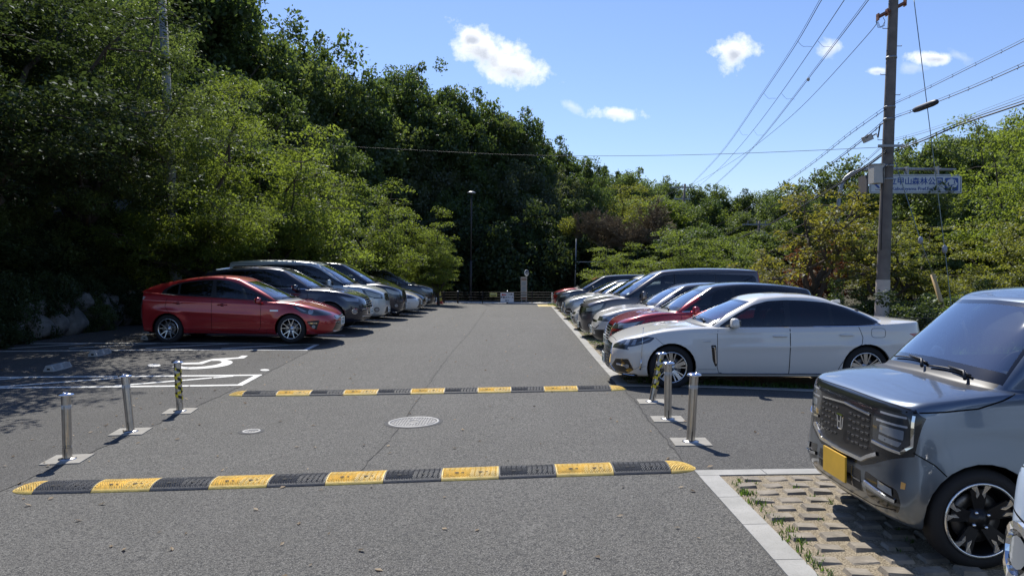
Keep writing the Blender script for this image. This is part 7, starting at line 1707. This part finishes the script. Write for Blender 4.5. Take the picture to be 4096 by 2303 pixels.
ic = sg_(1960, 663); hw = (2090 - 1830) / 4.826 / 2960 * SY / 2; mb = MB(); mb.prism(rpoly([(-hw, -hw * .95), (hw, -hw * .95), (hw, hw * .95), (-hw, hw * .95)], .07, 5), lambda u, v: ic + Vector((u, 0, v)), (0, -.004, 0)); icn = mb.build('sign_symbol', BLUE, pnl)
mb = MB(); u0 = hw
for (x, z, r_) in ((0, .50, .34), (-.38, .42, .26), (.38, .42, .26), (-.62, .05, .26), (.62, .05, .26), (-.45, -.25, .26), (.45, -.25, .26), (0, .05, .5), (0, -.2, .3)): 
    k = len(mb.bm.faces); mb.lathe([(.0001, 0), (r_ * u0, 0)], ic + Vector((x * u0, -.006 - .0003 * k / 20, z * u0)), 18, 'Y')
mb.box(ic + Vector((0, -.006, -.62 * u0)), (.14 * u0, .002, .5 * u0)); mb.build('symbol_tree', SIGNW, icn)
mb = MB(); mb.prism([(-.62, -.30), (-.60, -.38), (.62, .02), (.60, .10)], lambda u, v: ic + Vector((u * u0, -.012, v * u0)), (0, -.003, 0)); mb.box(ic + Vector((0, -.0135, -.25 * u0)), (.15 * u0, .003, .38 * u0))
for (x, z) in ((-.45, -.05), (.42, .28)): mb.lathe([(.0001, 0), (.09 * u0, 0)], ic + Vector((x * u0, -.0145, (z + .22) * u0)), 12, 'Y'); mb.box(ic + Vector((x * u0, -.0135, z * u0)), (.15 * u0, .003, .28 * u0))
mb.build('symbol_figures', BLUE, icn)
for px in (3635, 3757): mb = MB(); c = P(px, 684, SY) - so; mb.box(c + Vector((0, .2, .02)), (.06, .30, .40)); mb.build('sign_bracket', GALV, e)
mb = MB(); c = P(3474, 735, SY) - so; mb.box(c + Vector((-.02, .45, 0)), (.08, .8, .8)); mb.build('side_panel', mat('sign_back', (.14,.12,.11), .7), e)

# rail fence at the end of the driveway, with signs
FB = mat('fence_brown', (.018,.015,.013), .75); FY = 40.45
e = empty('rail_fence', (0, FY, g(0, FY)), 0, 'low dark rail fence closing the far end of the driveway', 'fence'); zf = lambda py: P(0, py, FY).z - e.location.z
xl, xr = -5.2, 9.5
for k, py in enumerate((1169, 1179, 1189.5, 1200)):
    mb = MB(); mb.tube([(xl, 0, zf(py)), (xr, 0, zf(py))], .024 if k < 3 else .018, 10); mb.build('rail', FB, e, smooth=True)
for px in (1700, 1773, 1829, 1929, 2029, 2129, 2229, 2330, 2430, 2540, 2640):
    x = tx(px, FY); mb = MB(); mb.tube([(x, .02, -.1), (x, .02, zf(1165))], .05 if px in (1829, 2029, 2229, 1773) else .03, 10); pst = mb.build('post', FB, e, smooth=True)
    if px in (1829, 2029, 2229): mb = MB(); mb.lathe([(.0001, .03), (.04, .02), (.056, 0), (.05, -.02)], (x, .02, zf(1165)), 12); mb.build('post_cap', SATIN, pst, smooth=True)
def board(px0, py0, px1, py1, Y, m, name='notice_board', dy=-.06):
    a, b_ = P(px0, py0, Y), P(px1, py1, Y); return a, b_
def sign_at(px0, py0, px1, py1, m, label, nm='fence_sign'):
    a, b_ = P(px0, py0, FY - .1), P(px1, py1, FY - .1); e = empty(nm, ((a.x + b_.x) / 2, FY - .1, (a.z + b_.z) / 2), 0, label, 'sign'); mb = MB(); mb.box((0, 0, 0), (b_.x - a.x, .02, a.z - b_.z)); mb.build('board', m, e, bevel=.004); return e, b_.x - a.x, a.z - b_.z
ws_, w1, h1 = sign_at(2002, 1171, 2055, 1208, mat('notice_white', (.80,.80,.80), .5), 'white notice with red arrow and Japanese writing hung on the rail fence')
k = .1; mb = MB(); mb.prism([(-.32, .15), (-.22, .22), (-.22, .18), (-.06, .18), (-.06, .12), (-.22, .12), (-.22, .08)], lambda u, v: Vector((u, -.0125, v)), (0, -.004, 0)); mb.build('red_arrow', REDI, ws_)
text('notice_lettering', 'この奥に', .115, INK, (.17, -.013, .155), parent=ws_, bold=.002); text('notice_lettering', '駐車スペース', .118, INK, (0, -.013, 0.0), parent=ws_, bold=.003); text('notice_lettering', 'あり', .115, INK, (.0, -.013, -.165), parent=ws_, bold=.002)
ys_, w2, h2 = sign_at(1959, 1171, 1988, 1186, mat('notice_yellow', (.62,.58,.14), .5), 'small yellow sign on the rail fence left of the white notice'); mb = MB(); mb.box((0, -.012, -.035), (w2 * .8, .004, h2 * .28)); mb.build('dark_strip', mat('olive_print', (.16,.14,.02), .6), ys_); mb = MB(); mb.box((0, -.012, .03), (w2 * .8, .003, h2 * .2)); mb.build('pale_strip', mat('pale_print', (.6,.58,.35), .6), ys_)
# bus stop
BY_ = 42.3; bz = .03; xb_ = tx(2096, BY_); e = empty('bus_stop', (xb_, BY_, bz), 0, 'beige bus stop timetable board with a round sign on top', 'bus stop'); BEI = mat('stop_beige', (.42,.36,.29), .6, var=.1)
h_ = P(0, 1107, BY_).z - bz; mb = MB(); mb.box((0, 0, h_ * .56), (.36, .10, h_ * .88)); fr_ = mb.build('frame', BEI, e, bevel=.02); mb = MB(); mb.box((-.13, 0, h_ * .07), (.06, .06, h_ * .16)); mb.box((.13, 0, h_ * .07), (.06, .06, h_ * .16)); mb.build('leg', BEI, e)
mb = MB(); mb.box((0, -.052, h_ * .90), (.28, .006, .07)); mb.build('top_panel', mat('stop_brown', (.22,.10,.06), .6), fr_)
for z_, hh in ((.74, .16), (.55, .13), (.42, .13), (.29, .10)): mb = MB(); mb.box((0, -.053, h_ * z_), (.25, .006, h_ * hh)); sh_ = mb.build('timetable', mat('timetable_paper', (.36,.37,.34), .7), fr_); mb = MB(); [mb.box((0, -.0575, h_ * z_ + (q - 1.5) * .045), (.19, .002, .012)) for q in range(4)]; mb.build('timetable_print', mat('print_grey', (.16,.16,.16), .7), sh_)
mb = MB(); mb.box((0, -.053, h_ * .17), (.25, .006, .10)); mb.build('notice', mat('stop_brown', (.22,.10,.06), .6), fr_)
mb = MB(); mb.tube([(.15, .02, h_ * .9), (.15, .02, h_ + .10)], .02, 8); mb.build('disc_pole', GALV, e); dk = P(2106.6, 1092, BY_) - e.location
mb = MB(); mb.lathe([(.0001, -.015), (.185, -.015), (.185, .015), (.0001, .015)], (0, 0, 0), 28, 'Y'); dd_ = mb.build('round_sign', WHITEP, e); dd_.location = (dk.x, -.02, dk.z); dd_.rotation_euler = (0, 0, R(48))
mb = MB(); mb.prism([(.165 * math.cos(a), .165 * math.sin(a)) for a in np.linspace(0, PI, 13)], lambda u, v: Vector((u, -.016, v)), (0, -.003, 0)); mb.build('dark_half', mat('disc_navy', (.03,.04,.07), .5), dd_); text('stop_lettering', 'バス', .11, WHITEP, (0, -.0215, .07), parent=dd_); mb = MB(); mb.box((0, -.018, -.06), (.2, .004, .05)); mb.build('grey_strip', mat('print_grey', (.16,.16,.16), .7), dd_)
# lamp post
LY = 43.0; x0 = tx(1881, LY); e = empty('street_lamp', (x0, LY, 0.02), 0, 'slim dark street lamp with flat round head behind the rail fence', 'street lamp'); ht = P(1886, 772, LY); LB = mat('lamp_brown', (.05,.045,.042), .5, .4)
tp_ = ht - e.location; MB().tube([(0, 0, 0), tp_ * .38], [.075, .072], 12).build('lower_shaft', LB, e, smooth=True); MB().tube([tp_ * .38, tp_], [.052, .04], 12).build('upper_shaft', LB, e, smooth=True)
mb = MB(); mb.lathe([(.0001, .09), (.14, .08), (.24, .03), (.25, 0), (.23, -.02), (.0001, -.03)], tp_, 24); mb.build('lamp_head', mat('lamp_head_grey', (.42,.43,.44), .4, .3), e, smooth=True)
# traffic cone and white marker post
cp = P(1759, 1219, 39.0); cp.z = g(cp.x, 39); e = empty('traffic_cone', cp, 0, 'yellow traffic cone with red base at the end of the left row', 'traffic cone'); MB().lathe([(.13, .03), (.12, .2), (.055, .62), (.03, .68), (.0001, .685)], n=18).build('cone_body', mat('cone_yellow', (.62,.52,.08), .5), e, smooth=True); MB().box((0, 0, .015), (.36, .36, .03)).lathe([(.16, .03), (.15, .16)], n=18).build('cone_base', mat('cone_red', (.45,.05,.03), .5), e); MB().lathe([(.103, .33), (.088, .42)], n=18).build('cone_stripe', mat('cone_dark', (.05,.05,.05), .6), e)
wp = P(2208.5, 1213, 39.6); wp.z = g(wp.x, 39.6); mb = MB(); mb.lathe([(.04, 0), (.04, .6), (.03, .64), (.0001, .65)], wp, 12); tag(mb.build('marker_post', mat('marker_white', (.7,.7,.7), .5), smooth=True), 'short white marker post in front of the far red car', 'marker post')
# mesh fence on the right
MF = mat('mesh_fence_dark', (.03,.028,.025), .6, .3); e = empty('mesh_fence', (8.2, 16.4, hz(8.2, 16.4)), 0, 'low dark wire mesh fence behind the tail of the white sedan', 'fence'); n = 5; x1 = 8.6
def mfz(x): return hz(8.2 + x, 16.4) - e.location.z
for i in range(n + 1): x = x1 * i / n; MB().tube([(x, 0, mfz(x) - .1), (x, 0, mfz(x) + .86)], .022, 8).build('post', MF, e)
for zz in (.82, .10): MB().tube([(x1 * i / 10, 0, mfz(x1 * i / 10) + zz) for i in range(11)], .012, 6).build('rail', MF, e)
mb = MB()
for i in range(int(x1 / .055)): x = i * .055; mb.box((x, 0, mfz(x) + .46), (.004, .004, .72))
for zz in np.arange(.15, .82, .055): mb.tube([(x1 * i / 10, 0, mfz(x1 * i / 10) + zz) for i in range(11)], .0022, 3, cap=False)
mb.build('wire_mesh', MF, e)
